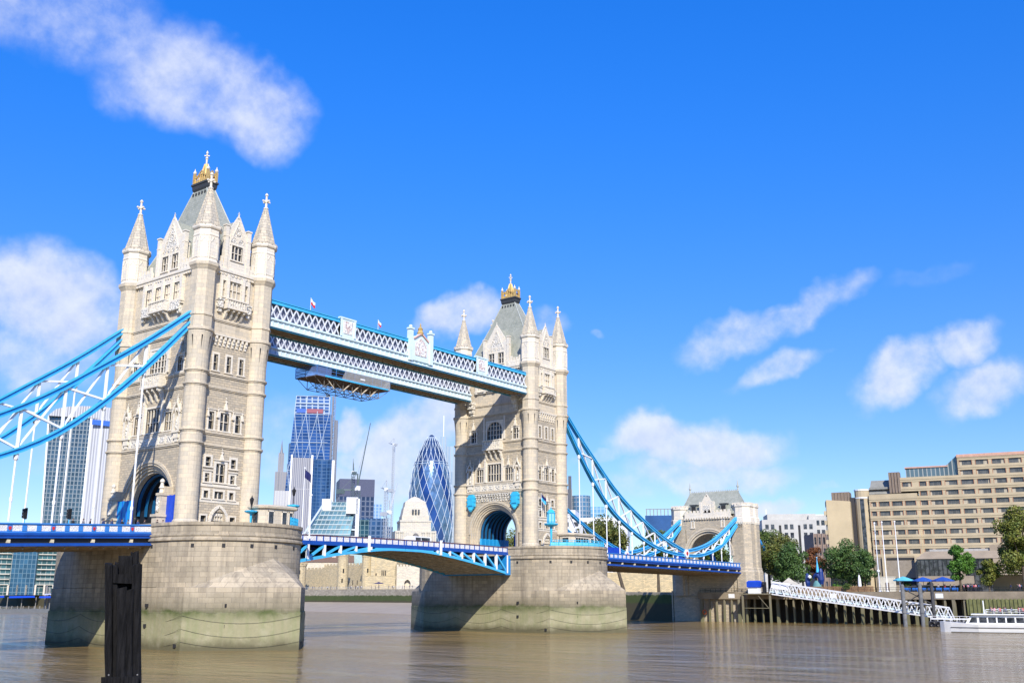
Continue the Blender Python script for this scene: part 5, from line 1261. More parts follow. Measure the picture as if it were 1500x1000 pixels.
# ================================================================== THE CITY BEHIND
def quadbuilding(az, dist, w, dep, z0, z1, yaw=None):
    """footprint: front edge centred on the bearing, facing the camera unless turned"""
    x, y = polar(az, dist); a = R(az if yaw is None else yaw); f = Vector((math.sin(a), math.cos(a))); r = Vector((f.y, -f.x)); c = Vector((x, y))
    return lambda u, v, z: (c.x+r.x*u+f.x*v, c.y+r.y*u+f.y*v, z)
def city(name, label, az, dist, cat='office tower', group='buildings of the city skyline', yaw=None):
    x, y = polar(az, dist); root = thing(name, label, cat, (x, y, 8), group, (x, y, 8)); return root, quadbuilding(az, dist, 0, 0, 0, 0, yaw)
def tm(P): m = MB(); m.T = P; return m
M_WIN = facade('tower_windows', (.05,.10,.17), (.55,.57,.58), 3, 3.6, .25)
# tower with a wide flared top
root, P = city('office_tower', 'wide flared tower with a curved top behind the left chains, dark glass and white fins', 30.19, 1040)
W0, W1 = 35, 41
def wk(z): f = (z-8)/170; return W0+(W1-W0)*(f*1.0)**1.2
F1 = facade('blue_grid_glass', (.06,.10,.13), (.17,.21,.235), 2.6, 4.0, .35, .55); F2 = facade('white_fins', (.24,.25,.28), (.50,.51,.53), 1.9, 300, .42, .0, .5)
m = tm(P); Z = np.linspace(8, 172, 14); sp = lambda z: -wk(z)+wk(z)*2*.46
topz = lambda u, z: z
m.loft([[(-wk(z),0,z),(sp(z),-4,z),(sp(z),40,z),(-wk(z),40,z)] for z in Z]); mesh_obj('glass_face', m, [F1], root)
m = tm(P); m.loft([[(sp(z)+.1,-4,z),(wk(z)*.75,-8,z),(wk(z)*1.0,0,z),(wk(z),40,z),(sp(z)+.1,40,z)] for z in Z]); mesh_obj('finned_face', m, [F2], root)
m = tm(P); n = 14
for i in range(n):
    u0, u1 = -1+2*i/n, -1+2*(i+1)/n; zz = lambda u: 172+11*math.sqrt(max(0, 1-(abs(u))**2.4)); w = wk(172)
    m.add([(w*u0,-5,171.5),(w*u1,-5,171.5),(w*u1,-5,zz(u1)),(w*u0,-5,zz(u0)),(w*u0,40,171.5),(w*u1,40,171.5),(w*u1,40,zz(u1)),(w*u0,40,zz(u0))], [(0,1,2,3),(3,2,6,7),(5,4,7,6)])
mesh_obj('curved_top', m, [F2], root)
m = tm(P); m.loft([[(sp(z)-.9,-4.6,z),(sp(z)+.9,-4.6,z),(sp(z)+.9,-3,z),(sp(z)-.9,-3,z)] for z in Z])
m.loft([[(-wk(z)-.5,-1,z),(-wk(z)+.9,-1,z),(-wk(z)+.9,1,z),(-wk(z)-.5,1,z)] for z in Z]); mesh_obj('edge_fin', m, [M_WP], root)
m = tm(P); m.add([(sp(168)+1,-8.3,165),(wk(168)*.98,-8.6,163),(wk(168)*.98,-8.6,168),(sp(168)+1,-8.3,170)], [(0,1,2,3)]); mesh_obj('blue_band', m, [plain('blue_glass_band', (.03,.12,.45), .3)], root)
# riverside flats, left
root, P = city('apartment_building', 'riverside flats with white floor bands and blue glass seen under the left span', 27.6, 830, 'apartment block', yaw=20)
FL = facade('flat_glass', (.05,.12,.135), (.42,.43,.40), 3.2, 3.3, .12, .4, .15, .5); FB = facade('blue_flat_glass', (.04,.12,.21), (.12,.21,.27), 2.5, 3.3, .18, .5)
m = tm(P); m.box(-34, -8, 0, 25, 8, 46); m.box(8, 36, 1, 25, 8, 46); mesh_obj('wall', m, [FL], root); m = tm(P); m.box(-8, 8, -1.2, 25, 8, 48); mesh_obj('glass_bay', m, [FB], root)
m = tm(P)
for k in range(9): z = 15+k*3.6; m.box(-34.5, -9, -1.6, .5, z, z+.5); m.box(9, 36.5, -.9, 1.5, z, z+.5)
mesh_obj('balcony_slab', m, [plain('cream_render', (.62,.58,.48), .7)], root)
m = tm(P)
for k in range(12): x = -33+k*6; m.box(x-.6, x+.6, -1.2, .2, 8, 15)
mesh_obj('column', m, [plain('cream_column', (.60,.55,.45), .7)], root)
def poleaz(az, dist): return polar(az, dist)
# landing pontoon, left
x, y = polar(27.8, 500); root = thing('landing_pontoon', 'long floating pontoon with blue awnings on the river at the left edge', 'pontoon', (x, y, 0), None, (x, y, 0)); P = quadbuilding(27.8, 500, 0, 0, 0, 0, 24)
m = tm(P); m.box(-30, 16, 0, 6, -.5, 1.6); mesh_obj('hull', m, [plain('pontoon_grey', (.12,.13,.14), .7)], root)
m = tm(P); [m.box(-29+k*2.2, -28.7+k*2.2, -.1, .1, 1.6, 2.9) for k in range(20)]; mesh_obj('stanchion', m, [M_GRY], root)
m = tm(P)
for k in range(4): m.add([(-30+k*12,0,6.2),(-20+k*12,0,6.4),(-20+k*12,6,6.4),(-30+k*12,6,6.2),(-30+k*12,3,7.0),(-20+k*12,3,7.2)], [(0,1,5,4),(3,2,5,4),(0,4,3),(1,2,5)])
mesh_obj('awning', m, [M_HBLU], root)
m = tm(P); [m.box(-29+k*5.6, -28.7+k*5.6, 2.8, 3.2, 1.6, 6.6) for k in range(8)]; mesh_obj('awning_post', m, [M_GRY], root)
m = tm(P); m.add([(8,3,7.5),(8,5,7.5),(40,30,9.5),(40,28,9.5),(8,3,8.0),(8,5,8.0),(40,30,10),(40,28,10)], [(0,1,2,3),(4,5,6,7),(0,3,7,4),(1,2,6,5)]); mesh_obj('gangway', m, [M_WP], root)
m = tm(P); [m.lathe(9+k*1.2, 7, [(.5,-1),(.5,11-k),(.2,11.4-k)], 8) for k in range(2)]; mesh_obj('mooring_pile', m, [M_GRY], root)
# dark tower half hidden
root, P = city('office_tower', 'dark narrow tower peeping out left of the wedge-shaped glass tower', 40.5, 1430)
m = tm(P); m.lathe(8, 12, [(13,8),(13,190)], 16); m.box(-6, 4, 2, 20, 8, 185); m.lathe(8, 12, [(13.1,190),(13.1,214)], 16); mesh_obj('shaft', m, [facade('dark_ribs', (.09,.15,.24), (.16,.22,.30), 2, 4, .3, .3, .3)], root)
root, P = city('stone_tower', 'grey ribbed stone tower left of the wedge-shaped glass tower', 40.0, 1300)
m = tm(P); m.box(-8, 14, 0, 20, 8, 158); m.box(-5, 2, 3, 15, 158, 182); m.lathe(-1.5, 9, [(2,182),(1,190),(.1,200)], 6); mesh_obj('shaft', m, [facade('grey_ribs', (.16,.17,.20), (.28,.28,.30), 2.4, 60, .6, .1, .5)], root)
# wedge-shaped glass tower
root, P = city('office_tower', 'tall wedge of blue glass with white diagonal bracing, sloping at the left', 41.48, 1221, yaw=44)
G = facade('deep_blue_glass', (.028,.08,.20), (.065,.13,.245), 6, 3.9, .35, .4, .1, .35); zt = 240; xl = lambda z: -34+15*(z-8)/232; xr = 23
m = tm(P); Z = np.linspace(8, 218, 8); fr = lambda z: -14+14*(z-8)/232
m.loft([[(xl(z),fr(z),z),(xr,fr(z),z),(xr,38,z),(xl(z),38,z)] for z in Z]); mesh_obj('glass_wedge', m, [G], root)
m = tm(P); Z2 = [218, zt]; m.loft([[(xl(z),fr(z)+.5,z),(xr-2,fr(z)+.5,z),(xr-2,30,z),(xl(z),30,z)] for z in Z2]); mesh_obj('top_frame_glass', m, [facade('pale_steel_grid', (.06,.125,.26), (.28,.36,.46), 5, 4, .55, .4)], root)
m = tm(P); lv = [8, 44, 80, 116, 150, 184, 218]
for k in range(6):
    z0, z1 = lv[k], lv[k+1]; n = 3
    for i in range(n):
        a = lambda f, z: xl(z)+(xr-3-xl(z))*f
        p0, p1, q = (a(i/n,z0),fr(z0)-.4,z0), (a((i+1)/n,z0),fr(z0)-.4,z0), (a((i+.5)/n,z1),fr(z1)-.4,z1)
        if k % 2: p0, p1, q = (a(i/n,z1),fr(z1)-.4,z1), (a((i+1)/n,z1),fr(z1)-.4,z1), (a((i+.5)/n,z0),fr(z0)-.4,z0)
        m.beam(p0, q, .55); m.beam(p1, q, .55)
    m.beam((xl(z1),fr(z1)-.4,z1), (xr-3,fr(z1)-.4,z1), .7)
for f in (0, .33, .66, 1): m.beam((xl(218)+(xr-3-xl(218))*f,fr(218)-.3,218), (xl(zt)+(xr-3-xl(zt))*f,fr(zt)-.3,zt), .7)
for z in (224, 231, zt): m.beam((xl(z),fr(z)-.3,z), (xr-3,fr(z)-.3,z), .6)
mesh_obj('diagonal_bracing', m, [plain('pale_steel', (.34,.42,.52), .5)], root)
m = tm(P); m.box(xr, xr+2.2, 0, 20, 8, 241); m.box(xr+3.4, xr+8, 6, 24, 8, 213); 
for z in range(12, 240, 7): m.beam((xr+2.2,-.3,z), (xr+4.2,-.3,z+7), .5); m.beam((xr+2.2,-.3,z), (xr+4.2,-.3,z), .5)
m.beam((xr+4.2,0,8), (xr+4.2,0,241), .8); mesh_obj('lift_core', m, [plain('core_grey', (.15,.17,.22), .6)], root)
m = tm(P); m.box(-6, 13, fr(221)-.6, fr(221)-.2, 219.5, 224.5); m.mi = 1; m.box(-18, -7, fr(221)-.6, fr(221)-.2, 219.5, 224.5); mesh_obj('coloured_floor', m, [plain('red_floor', (.26,.06,.09), .5), plain('blue_floor', (.02,.10,.42), .4)], root)
m = tm(P); m.beam((-18,5,zt), (16,5,zt+3), .6); m.beam((16,5,zt-2), (16,5,zt+4), 1); m.ball((18.5,4,zt+1.5), 2.2, 8, 5); mesh_obj('cleaning_cradle', m, [M_BLK], root)
# curved stepped tower in front
root, P = city('office_tower', 'stepped tower with concave blue glass and ribbed stone between white edge fins', 41.15, 1129, yaw=41)
RB = facade('grey_white_ribs', (.10,.11,.15), (.33,.33,.35), 1.5, 60, .5, .2, .4); BG = facade('curved_blue_glass', (.028,.08,.19), (.055,.125,.24), 4, 3.8, .3, .4, .08); WRB = facade('white_ribs', (.28,.28,.30), (.46,.46,.45), 2.2, 60, .75, .05, .5)
m = tm(P); m.box(-12.5, 9, 0, 30, 8, 154); mesh_obj('ribbed_block', m, [RB], root)
m = tm(P); m.box(-29, -12.8, 2, 26, 8, 118); mesh_obj('low_ribbed_block', m, [WRB], root)
m = tm(P); n = 8; pts = []
for i in range(n+1): f = i/n; pts.append((9.2+23*f, 6*math.sin(math.pi*f)))
m.loft([[(*p, z) for p in pts]+[(32.2,30,z),(9.2,30,z)] for z in (8, 153)]); mesh_obj('concave_glass', m, [BG], root)
m = tm(P); m.box(-13.6, -11.9, -1, 3, 8, 157); m.box(8.3, 10.2, -1.2, 3, 8, 157); m.box(30.6, 33.4, -1, 4, 8, 152); mesh_obj('edge_fin', m, [M_WP], root)
# dark box
root, P = city('office_building', 'dark navy box-shaped office block behind the two cranes', 44.2, 950, 'office block', yaw=38)
DK = facade('navy_glass', (.025,.045,.10), (.09,.115,.17), 3.2, 4.6, .5, .35, .2); m = tm(P); m.box(-17, 15, 0, 34, 8, 96); mesh_obj('wall', m, [DK], root); m = tm(P); m.box(-17.1, 15.1, -.1, 34.1, 96, 112); mesh_obj('plant_floor', m, [plain('navy_cladding', (.055,.065,.12), .5)], root)
# sloping glass atrium building
root, P = city('glass_office_building', 'sloping teal glass office building with pale stair towers behind the central span', 42.9, 762, 'office building', yaw=46)
TG = facade('teal_glass', (.018,.06,.085), (.10,.18,.20), 2.2, 3.4, .22, .5, .1, .5); m = tm(P)
m.loft([[(-26,-2,8),(12,-2,8),(12,24,8),(-26,24,8)], [(-22,-2,44),(12,-2,44),(12,24,44),(-22,24,44)], [(-6,8,75),(16,8,75),(16,24,75),(-6,24,75)]]); mesh_obj('glass_slope', m, [TG], root)
m = tm(P); m.box(-9, -2, 6, 14, 60, 77); m.box(9, 17.5, 2, 14, 66, 78); m.box(16, 18.8, 2, 20, 8, 77); mesh_obj('stair_tower', m, [plain('pale_cladding', (.60,.62,.64), .6)], root)
m = tm(P); m.beam((-24.5,-2.4,44), (-7,7.4,75), 1); [m.beam((-22+f*2,-2.3+f*1.15,44+f*3.5), (12.5,-2.3+f*1.15,44+f*3.5), .5) for f in range(9)]; [m.box(12.2, 16, 3, 22, 14+k*5, 15+k*5) for k in range(9)]; mesh_obj('steel_frame', m, [plain('steel_white', (.55,.62,.64), .5)], root)
m = tm(P); m.box(18.8, 26, 4, 20, 8, 62); mesh_obj('side_block', m, [TG], root)
root, P = city('office_building', 'low deep blue office block between the dark box and the egg-shaped tower', 45.5, 860, 'office block', yaw=44)
m = tm(P); m.box(-20, 10, 0, 30, 8, 63); m.box(9, 18, 2, 25, 8, 57); m.box(-20, 6, 4, 28, 63, 70); mesh_obj('wall', m, [facade('blue_office_glass', (.025,.07,.16), (.06,.12,.22), 3, 4, .5, .4)], root); m = tm(P); m.box(-20, 4, -1, 0, 34, 48); mesh_obj('lower_glazing', m, [TG], root)
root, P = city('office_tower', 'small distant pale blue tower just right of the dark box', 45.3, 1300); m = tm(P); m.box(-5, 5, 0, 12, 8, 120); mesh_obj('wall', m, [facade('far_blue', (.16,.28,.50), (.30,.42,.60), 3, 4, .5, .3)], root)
root, P = city('low_building', 'long low white building with a green glass roof behind the central parapet', 45.4, 650, 'pavilion', yaw=42); m = tm(P); m.box(-25, 28, 0, 15, 8, 40.5); mesh_obj('wall', m, [plain('pale_green_glass', (.34,.47,.46), .4)], root); m = tm(P); m.box(-25.5, 28.5, -.6, 15.4, 40.5, 41.8); mesh_obj('roof', m, [M_WP], root); m = tm(P); [m.box(-23+8*k, -19+8*k, -.2, 0, 34, 38.5) for k in range(6)]; mesh_obj('window', m, [M_GLS], root)
# egg-shaped tower
root, P = city('office_tower', 'egg-shaped glass tower with a white diamond lattice and spiral dark bands', 48.2, 1270); cx, cy = polar(48.22, 1270)
prof = [(21.5,8),(25.5,40),(27.8,75),(28.2,95),(27.4,120),(25.0,145),(20.6,167),(15.4,182),(10.0,193),(5.0,201),(.2,205)]
pz = np.array([p[1] for p in prof]); prr = np.array([p[0] for p in prof])
def er(z):
    i = int(np.clip(np.searchsorted(pz, z)-1, 0, len(pz)-2)); g = np.gradient(prr, pz); h = pz[i+1]-pz[i]; t = (z-pz[i])/h
    return max(.1, float((2*t**3-3*t**2+1)*prr[i]+(t**3-2*t**2+t)*h*g[i]+(-2*t**3+3*t**2)*prr[i+1]+(t**3-t**2)*h*g[i+1]))
NZ, NA = 44, 72; zs = [8+196*k/NZ for k in range(NZ+1)]; tw = 1.35/100
egg = MB(); egg_d = MB(); cap_m = MB()
for k in range(NZ):
    for i in range(NA):
        z0, z1 = zs[k], zs[k+1]; a0 = 2*math.pi*i/NA-tw*z0; a1 = 2*math.pi*(i+1)/NA-tw*z0; b0 = 2*math.pi*i/NA-tw*z1; b1 = 2*math.pi*(i+1)/NA-tw*z1
        Q = lambda a, z: (cx+er(z)*math.cos(a), cy+er(z)*math.sin(a), z)
        t = cap_m if z0 > 166 else (egg_d if (i % 12) < 4 else egg); t.quad(Q(a0,z0), Q(a1,z0), Q(b1,z1), Q(b0,z1))
mesh_obj('light_glass', egg, [plain('egg_glass_light', (.12,.21,.32), .16, .5, .12, .45)], root, True); mesh_obj('dark_spiral_glass', egg_d, [plain('egg_glass_dark', (.025,.07,.22), .1, .3, .05, .4)], root, True); mesh_obj('dome_cap', cap_m, [plain('egg_cap_glass', (.035,.075,.18), .1, .3, .05, .4)], root, True)
m = MB(); NL = 18
for sgn in (1, -1):
    for j in range(NL):
        pts = []
        for k in range(45):
            z = 8+193*k/44; a = 2*math.pi*j/NL+sgn*tw*z*1.0-(0 if sgn > 0 else 0); rr = er(z)+.25; pts.append((cx+rr*math.cos(a), cy+rr*math.sin(a), z))
        m.path(pts, .33, 4)
for z in (166, 169): m.path([(cx+(er(z)+.3)*math.cos(2*math.pi*i/36), cy+(er(z)+.3)*math.sin(2*math.pi*i/36), z) for i in range(37)], .5, 4)
mesh_obj('diamond_lattice', m, [plain('lattice_white', (.40,.48,.56), .5)], root)
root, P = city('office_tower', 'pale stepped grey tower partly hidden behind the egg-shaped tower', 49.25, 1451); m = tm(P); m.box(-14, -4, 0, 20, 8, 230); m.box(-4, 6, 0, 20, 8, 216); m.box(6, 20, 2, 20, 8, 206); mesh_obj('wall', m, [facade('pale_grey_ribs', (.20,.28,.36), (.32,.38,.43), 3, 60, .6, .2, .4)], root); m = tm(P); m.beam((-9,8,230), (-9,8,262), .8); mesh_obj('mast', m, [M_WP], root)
# white stone tower of the former port authority
root, P = city('stone_office_building', 'white stone building with a stepped square tower in front of the egg-shaped tower', 47.45, 700, 'stone building', yaw=40); M_PST = masonry('white_portland', (.52,.49,.42), 2.2, .9, .05, .08, streak=.4)
m = tm(P); m.box(-14, 14, 0, 22, 8, 50); m.box(-10.5, 10.5, 2, 20, 50, 56); m.box(-10.9, 10.9, 1.6, 20.4, 56, 57.2); m.box(-9.4, 9.4, 3, 19, 57.2, 60.5); m.loft([[(a*k,11+b*k*.85,z) for a, b in ((-1,-1),(1,-1),(1,1),(-1,1))] for k, z in ((9.0,60.5),(8.0,66),(7.6,66.2),(6.9,70),(2.5,73),(.3,74))]); mesh_obj('wall', m, [M_PST], root)
m = tm(P); [m.lathe(x, 0, [(1.0,30),(.9,48),(1.3,49)], 10) for x in (-12.5,-9.5,5,8.5,12)]; mesh_obj('column', m, [M_PST], root)
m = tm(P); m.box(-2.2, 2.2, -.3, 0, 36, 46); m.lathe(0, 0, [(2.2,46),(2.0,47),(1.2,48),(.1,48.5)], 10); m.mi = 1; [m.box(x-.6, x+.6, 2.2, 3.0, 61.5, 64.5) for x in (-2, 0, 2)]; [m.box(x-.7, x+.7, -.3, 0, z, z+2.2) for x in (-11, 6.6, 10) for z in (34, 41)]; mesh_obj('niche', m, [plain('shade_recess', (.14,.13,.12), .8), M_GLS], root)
# cranes
def crane(az, dist, zt, jibaz, jiblen, jibz, label, col, sc=1.0):
    x, y = polar(az, dist); root = thing('tower_crane', label, 'crane', (x, y, 8), 'tower cranes of the skyline', (x, y, 8)); w = 1.1*sc
    m = MB(); c4 = [(-w,-w),(w,-w),(w,w),(-w,w)]
    for a, b in c4: m.beam((x+a,y+b,8), (x+a,y+b,zt), .3*sc)
    st = 2.4*sc; k = 0; z = 8
    while z < zt-st:
        for i in range(4): p, q = c4[i], c4[(i+1) % 4]; m.beam((x+p[0],y+p[1],z), (x+q[0],y+q[1],z+st), .18*sc)
        z += st
    mesh_obj('mast', m, [col], root)
    d = Vector((math.sin(R(jibaz)), math.cos(R(jibaz)), 0)); e = Vector((x,y,zt))+d*jiblen+Vector((0,0,jibz)); s = Vector((d.y,-d.x,0))
    m = MB(); b0 = Vector((x,y,zt)); up = Vector((0,0,1.6*sc))
    for o in (s*.7*sc, -s*.7*sc, up): m.beam(tuple(b0+o), tuple(e), .28*sc)
    N = 14
    for i in range(N): f0, f1 = i/N, (i+1)/N; A = b0.lerp(e, f0)+s*.7*sc*(1-f0); B = b0.lerp(e, f1)+up*(1-f1); C = b0.lerp(e, f1)-s*.7*sc*(1-f1); m.beam(tuple(A), tuple(B), .16*sc); m.beam(tuple(A), tuple(C), .16*sc)
    mesh_obj('jib', m, [col], root)
    m = MB(); t = Vector((x,y,zt+9*sc)); cb = Vector((x,y,zt))-d*9*sc; m.beam((x,y,zt), tuple(t), .5*sc); m.beam((x,y,zt), tuple(cb), .8*sc); m.beam(tuple(t), tuple(cb), .15*sc); m.beam(tuple(t), tuple(b0.lerp(e,.8)), .12*sc); m.box(cb.x-1.6*sc, cb.x+1.6*sc, cb.y-1.6*sc, cb.y+1.6*sc, zt-2.2*sc, zt+.4); m.mi = 1; m.box(x-1.2*sc, x+1.2*sc, y-1.2*sc, y+1.2*sc, zt-.5, zt+2.2*sc); mesh_obj('counter_jib', m, [col, M_WP], root)
cg = plain('crane_grey', (.20,.23,.27), .6); cgr = plain('crane_green', (.10,.14,.145), .6); cw = plain('crane_white', (.42,.45,.48), .6)
crane(44.15, 850, 92, 135, 9, 56, 'green and grey luffing crane rising in front of the dark box', cgr, 1.5)
crane(43.9, 845, 105, 38, 5, 13, 'shorter dark crane jib in front of the dark box', cgr, .9)
crane(45.95, 760, 66, 70, 13, 24, 'white tower crane with raised jib left of the white stone tower', cw, 1.1)
crane(45.75, 790, 86, 20, 10, 3, 'slender white crane mast close behind the raised jib crane', cw, .9)
crane(46.1, 1300, 195, 30, 26, 6, 'faint distant crane above the dark box', cw, 1.0)
crane(55.2, 640, 62, 66, 22, 52, 'white lattice crane jib leaning beside the right edge of the farther tower', cw, 1.3)
# group right of the second tower
root, P = city('office_tower', 'pair of rounded blue glass towers behind the chains right of the farther tower', 56.1, 950, yaw=56); RG = facade('round_glass', (.07,.16,.25), (.24,.29,.34), 3, 4, .4, .4); m = tm(P); m.lathe(-14, 8, [(9,8),(9,98)], 16); m.lathe(9, 8, [(9,8),(9,98)], 16); mesh_obj('drum', m, [RG], root); m = tm(P); m.box(-6, 1, 2, 15, 8, 104); mesh_obj('stair_core', m, [plain('warm_grey_core', (.36,.34,.33), .7)], root); m = tm(P); m.box(-2.5, .5, 0, 4, 8, 116); mesh_obj('dark_flue', m, [plain('flue_grey', (.07,.08,.10), .6)], root)
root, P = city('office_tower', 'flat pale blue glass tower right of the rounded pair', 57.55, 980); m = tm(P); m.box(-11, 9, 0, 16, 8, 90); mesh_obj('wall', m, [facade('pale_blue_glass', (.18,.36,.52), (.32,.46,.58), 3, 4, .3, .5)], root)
root, P = city('low_building', 'long white low building above the trees right of the farther tower', 56.9, 400, 'building', yaw=62); m = tm(P); m.box(-16, 16, 0, 18, 8, 36.5); m.box(-16, -4, -.5, 18, 36.5, 39.5); mesh_obj('wall', m, [plain('white_render', (.66,.67,.69), .7)], root); m = tm(P)
for k in range(9):
    for z in (29.5, 33.2): m.box(-14.6+3.3*k, -12.8+3.3*k, -.05, .4, z, z+1.7)
mesh_obj('window', m, [M_GLS], root)
root, P = city('office_building', 'flat blue glass block with white louvres just left of the gatehouse', 61.0, 700, 'office block'); m = tm(P); m.box(-10, 8, 0, 20, 8, 60); mesh_obj('wall', m, [plain('flat_blue_glass', (.05,.12,.28), .15, .15, .1, .5)], root); m = tm(P)
[m.box(8.3+k*2.2, 9.3+k*2.2, -.6, 12, 8, 66) for k in range(5)]; [m.box(8, 18.5, -.4, 0, 16+k*6, 17+k*6) for k in range(9)]; mesh_obj('louvre', m, [plain('pale_louvre', (.55,.62,.68), .5)], root); m = tm(P); [m.beam((-9+k*2.4,2,60), (-9+k*2.4,2,64.5), .5) for k in range(8)]; m.beam((-9.5,2,64.4), (8.5,2,64.4), .4); mesh_obj('roof_rail', m, [M_GRY], root)
# offices right of the gatehouse
root, P = city('office_building', 'white concrete office block with small paired windows right of the gatehouse', 68.0, 480, 'office block', yaw=60)
WC = plain('white_concrete', (.44,.43,.395), .8, .1, .3); m = tm(P); m.box(-13, 11, 0, 20, 8, 40.5); m.box(8, 19, 2, 22, 8, 42.5); m.box(-10, 11.5, 4, 20, 40.5, 43.3); wl_ = mesh_obj('wall', m, [WC], root)
for k in range(9):
    for j in range(3):
        m = tm(P)
        for q in range(2): x = -11.6+j*8.4+q*2.5; m.box(x, x+1.5, -.06, .1, 36.2-k*3.7, 38.4-k*3.7)
        mesh_obj('window_pair', m, [M_GLS], root)
m = tm(P); m.box(-5.6, -4.6, -.08, .1, 10, 38); m.box(2.8, 3.8, -.08, .1, 10, 38); m.box(15.5, 16.7, 1.9, 2.1, 10, 40); mesh_obj('stair_slot', m, [M_OPEN], root)
m = tm(P); [m.box(9+q*2.2, 10.4+q*2.2, 1.92, 2.1, z, z+2.2) for q in range(3) for z in (38, 33.8, 29.6, 25.4)]; mesh_obj('window_row', m, [M_GLS], root)
root, P = city('office_building', 'bright white block with dark ribbon windows behind the brown office', 69.6, 520, 'office block'); m = tm(P); m.box(-12, 10, 0, 15, 8, 45.5); mesh_obj('wall', m, [M_WP], root); m = tm(P); [m.box(-11.8, 9.8, -.06, .1, z, z+1) for z in (38, 32.5)]; m.box(-5, -4, -.06, .1, 24, 38); mesh_obj('ribbon_window', m, [M_GLS], root)
root, P = city('office_building', 'white building with a flat roof half hidden right behind the gatehouse', 66.1, 560, 'office block'); m = tm(P); m.box(-8, 9, 0, 15, 8, 44.5); mesh_obj('wall', m, [plain('grey_white', (.44,.45,.47), .8)], root); m = tm(P); [m.box(-7.5, 8.5, -.06, .1, z, z+1.2) for z in (41, 37, 33, 29)]; mesh_obj('ribbon_window', m, [M_GLS], root); m = tm(P); m.beam((6,4,44.5), (6,4,52), .3); mesh_obj('mast', m, [M_WP], root)
root, P = city('office_building', 'brown brick office with tall narrow windows between the trees and the hotel', 69.2, 400, 'office block', yaw=56); m = tm(P); m.box(-1, 12, 0, 15, 8, 29.5); wl2 = mesh_obj('wall', m, [masonry('brown_brick', (.24,.18,.15), .5, .2, .03, .15)], root)
m = tm(P)
for k in range(5):
    for j in range(8): x = -.6+j*1.6; m.box(x, x+.75, -.05, .15, 25.6-k*4, 28.2-k*4)
mesh_obj('window_row', m, [M_GLS], root); m = tm(P); [m.box(-.95+j*1.6, -.75+j*1.6, -.5, .1, 9, 29.7) for j in range(9)]; mesh_obj('mullion_fin', m, [plain('fin_brown', (.3,.24,.2), .8)], root)
# distant roof spire left of the near cabin
root, P = city('church_spire', 'tiny dark church spire and roofs between the nearer tower and its cabin', 38.9, 620, 'spire'); m = tm(P); m.box(-6, 9, 0, 8, 8, 44); m.lathe(-2, 2, [(2.4,44),(2.0,52),(.1,64)], 8); m.box(3, 7, 1, 6, 44, 47); mesh_obj('wall', m, [plain('grey_slate_stone', (.22,.22,.25), .8)], root)

# ---------------------------------------------------------------- fortress wall on the bank
M_FOR = masonry('fortress_stone', (.50,.42,.27), .9, .4, .03, .2, streak=.35); M_FOR2 = masonry('fortress_pale_stone', (.58,.53,.43), .8, .35, .03, .18)
root = thing('fortress_wall', 'long honey coloured fortress wall with round towers behind the riverside walk', 'fortress', (245, 240, 9), None, (245, 240, 9))
def bank_pt(k, o): j = int(k); a = Vector(offs(j, o)); b = Vector(offs(j+1, o)); return a.lerp(b, k-j)
def fwall(k0, k1, z1, o, nm='curtain_wall', mat=M_FOR, th=4):
    m = MB(); N = 8; K = [k0+(k1-k0)*i/N for i in range(N+1)]
    m.loft([[(*bank_pt(k,o),8),(*bank_pt(k,o+th),8),(*bank_pt(k,o+th),z1),(*bank_pt(k,o),z1)] for k in K])
    L = sum((bank_pt(a,o)-bank_pt(b,o)).length for a, b in zip(K[:-1], K[1:])); n = int(L/2.4)
    for i in range(n):
        p = bank_pt(k0+(k1-k0)*(i+.2)/n, o); q = bank_pt(k0+(k1-k0)*(i+.7)/n, o); m.loft([[(p.x,p.y,z1),(q.x,q.y,z1),(q.x+.7,q.y,z1),(p.x+.7,p.y,z1)],[(p.x,p.y,z1+.9),(q.x,q.y,z1+.9),(q.x+.7,q.y,z1+.9),(p.x+.7,p.y,z1+.9)]])
    o_ = mesh_obj(nm, m, [mat], root); s = MB(); n2 = max(2, int(L/7))
    for i in range(n2):
        p = bank_pt(k0+(k1-k0)*(i+.5)/n2, o-.06); q = bank_pt(k0+(k1-k0)*(i+.5)/n2+.004, o-.06); d = (q-p).normalized()*.3; s.quad((p.x-d.x,p.y-d.y,13),(p.x+d.x,p.y+d.y,13),(p.x+d.x,p.y+d.y,15.4),(p.x-d.x,p.y-d.y,15.4))
    mesh_obj('arrow_slit', s, [M_OPEN], o_)
fwall(5.2, 8.3, 22.0, 28); fwall(5.6, 8.3, 25, 54, 'inner_wall', M_FOR)
def ftower(k, o, r, z1, nm='round_tower', mat=M_FOR, n=14):
    p = Vector(polar(k, o)); m = MB(); m.lathe(p.x, p.y, [(r*1.05,8),(r,10),(r,z1-1),(r*1.08,z1-.8),(r*1.08,z1+.2),(r*.8,z1+.2)], n)
    for i in range(10): a = 2*math.pi*i/10; m.box(p.x+r*math.cos(a)-.6, p.x+r*math.cos(a)+.6, p.y+r*math.sin(a)-.6, p.y+r*math.sin(a)+.6, z1+.2, z1+1.3)
    o_ = mesh_obj(nm, m, [mat], root); s = MB(); d = (Vector((CAM.x,CAM.y))-p).normalized(); t = Vector((-d.y,d.x))
    for u, z in ((-.4,14),(.5,19)): q = p+d*(r+.05)+t*r*u*.2; s.box(q.x-.25, q.x+.25, q.y-.25, q.y+.25, z, z+2)
    mesh_obj('arrow_slit', s, [M_OPEN], o_)
ftower(43.54, 556, 2.9, 28.2); ftower(44.85, 548, 2.8, 27.8); ftower(41.2, 590, 4, 24)
Pq = quadbuilding(45.75, 540, 0, 0, 0, 0, 46)
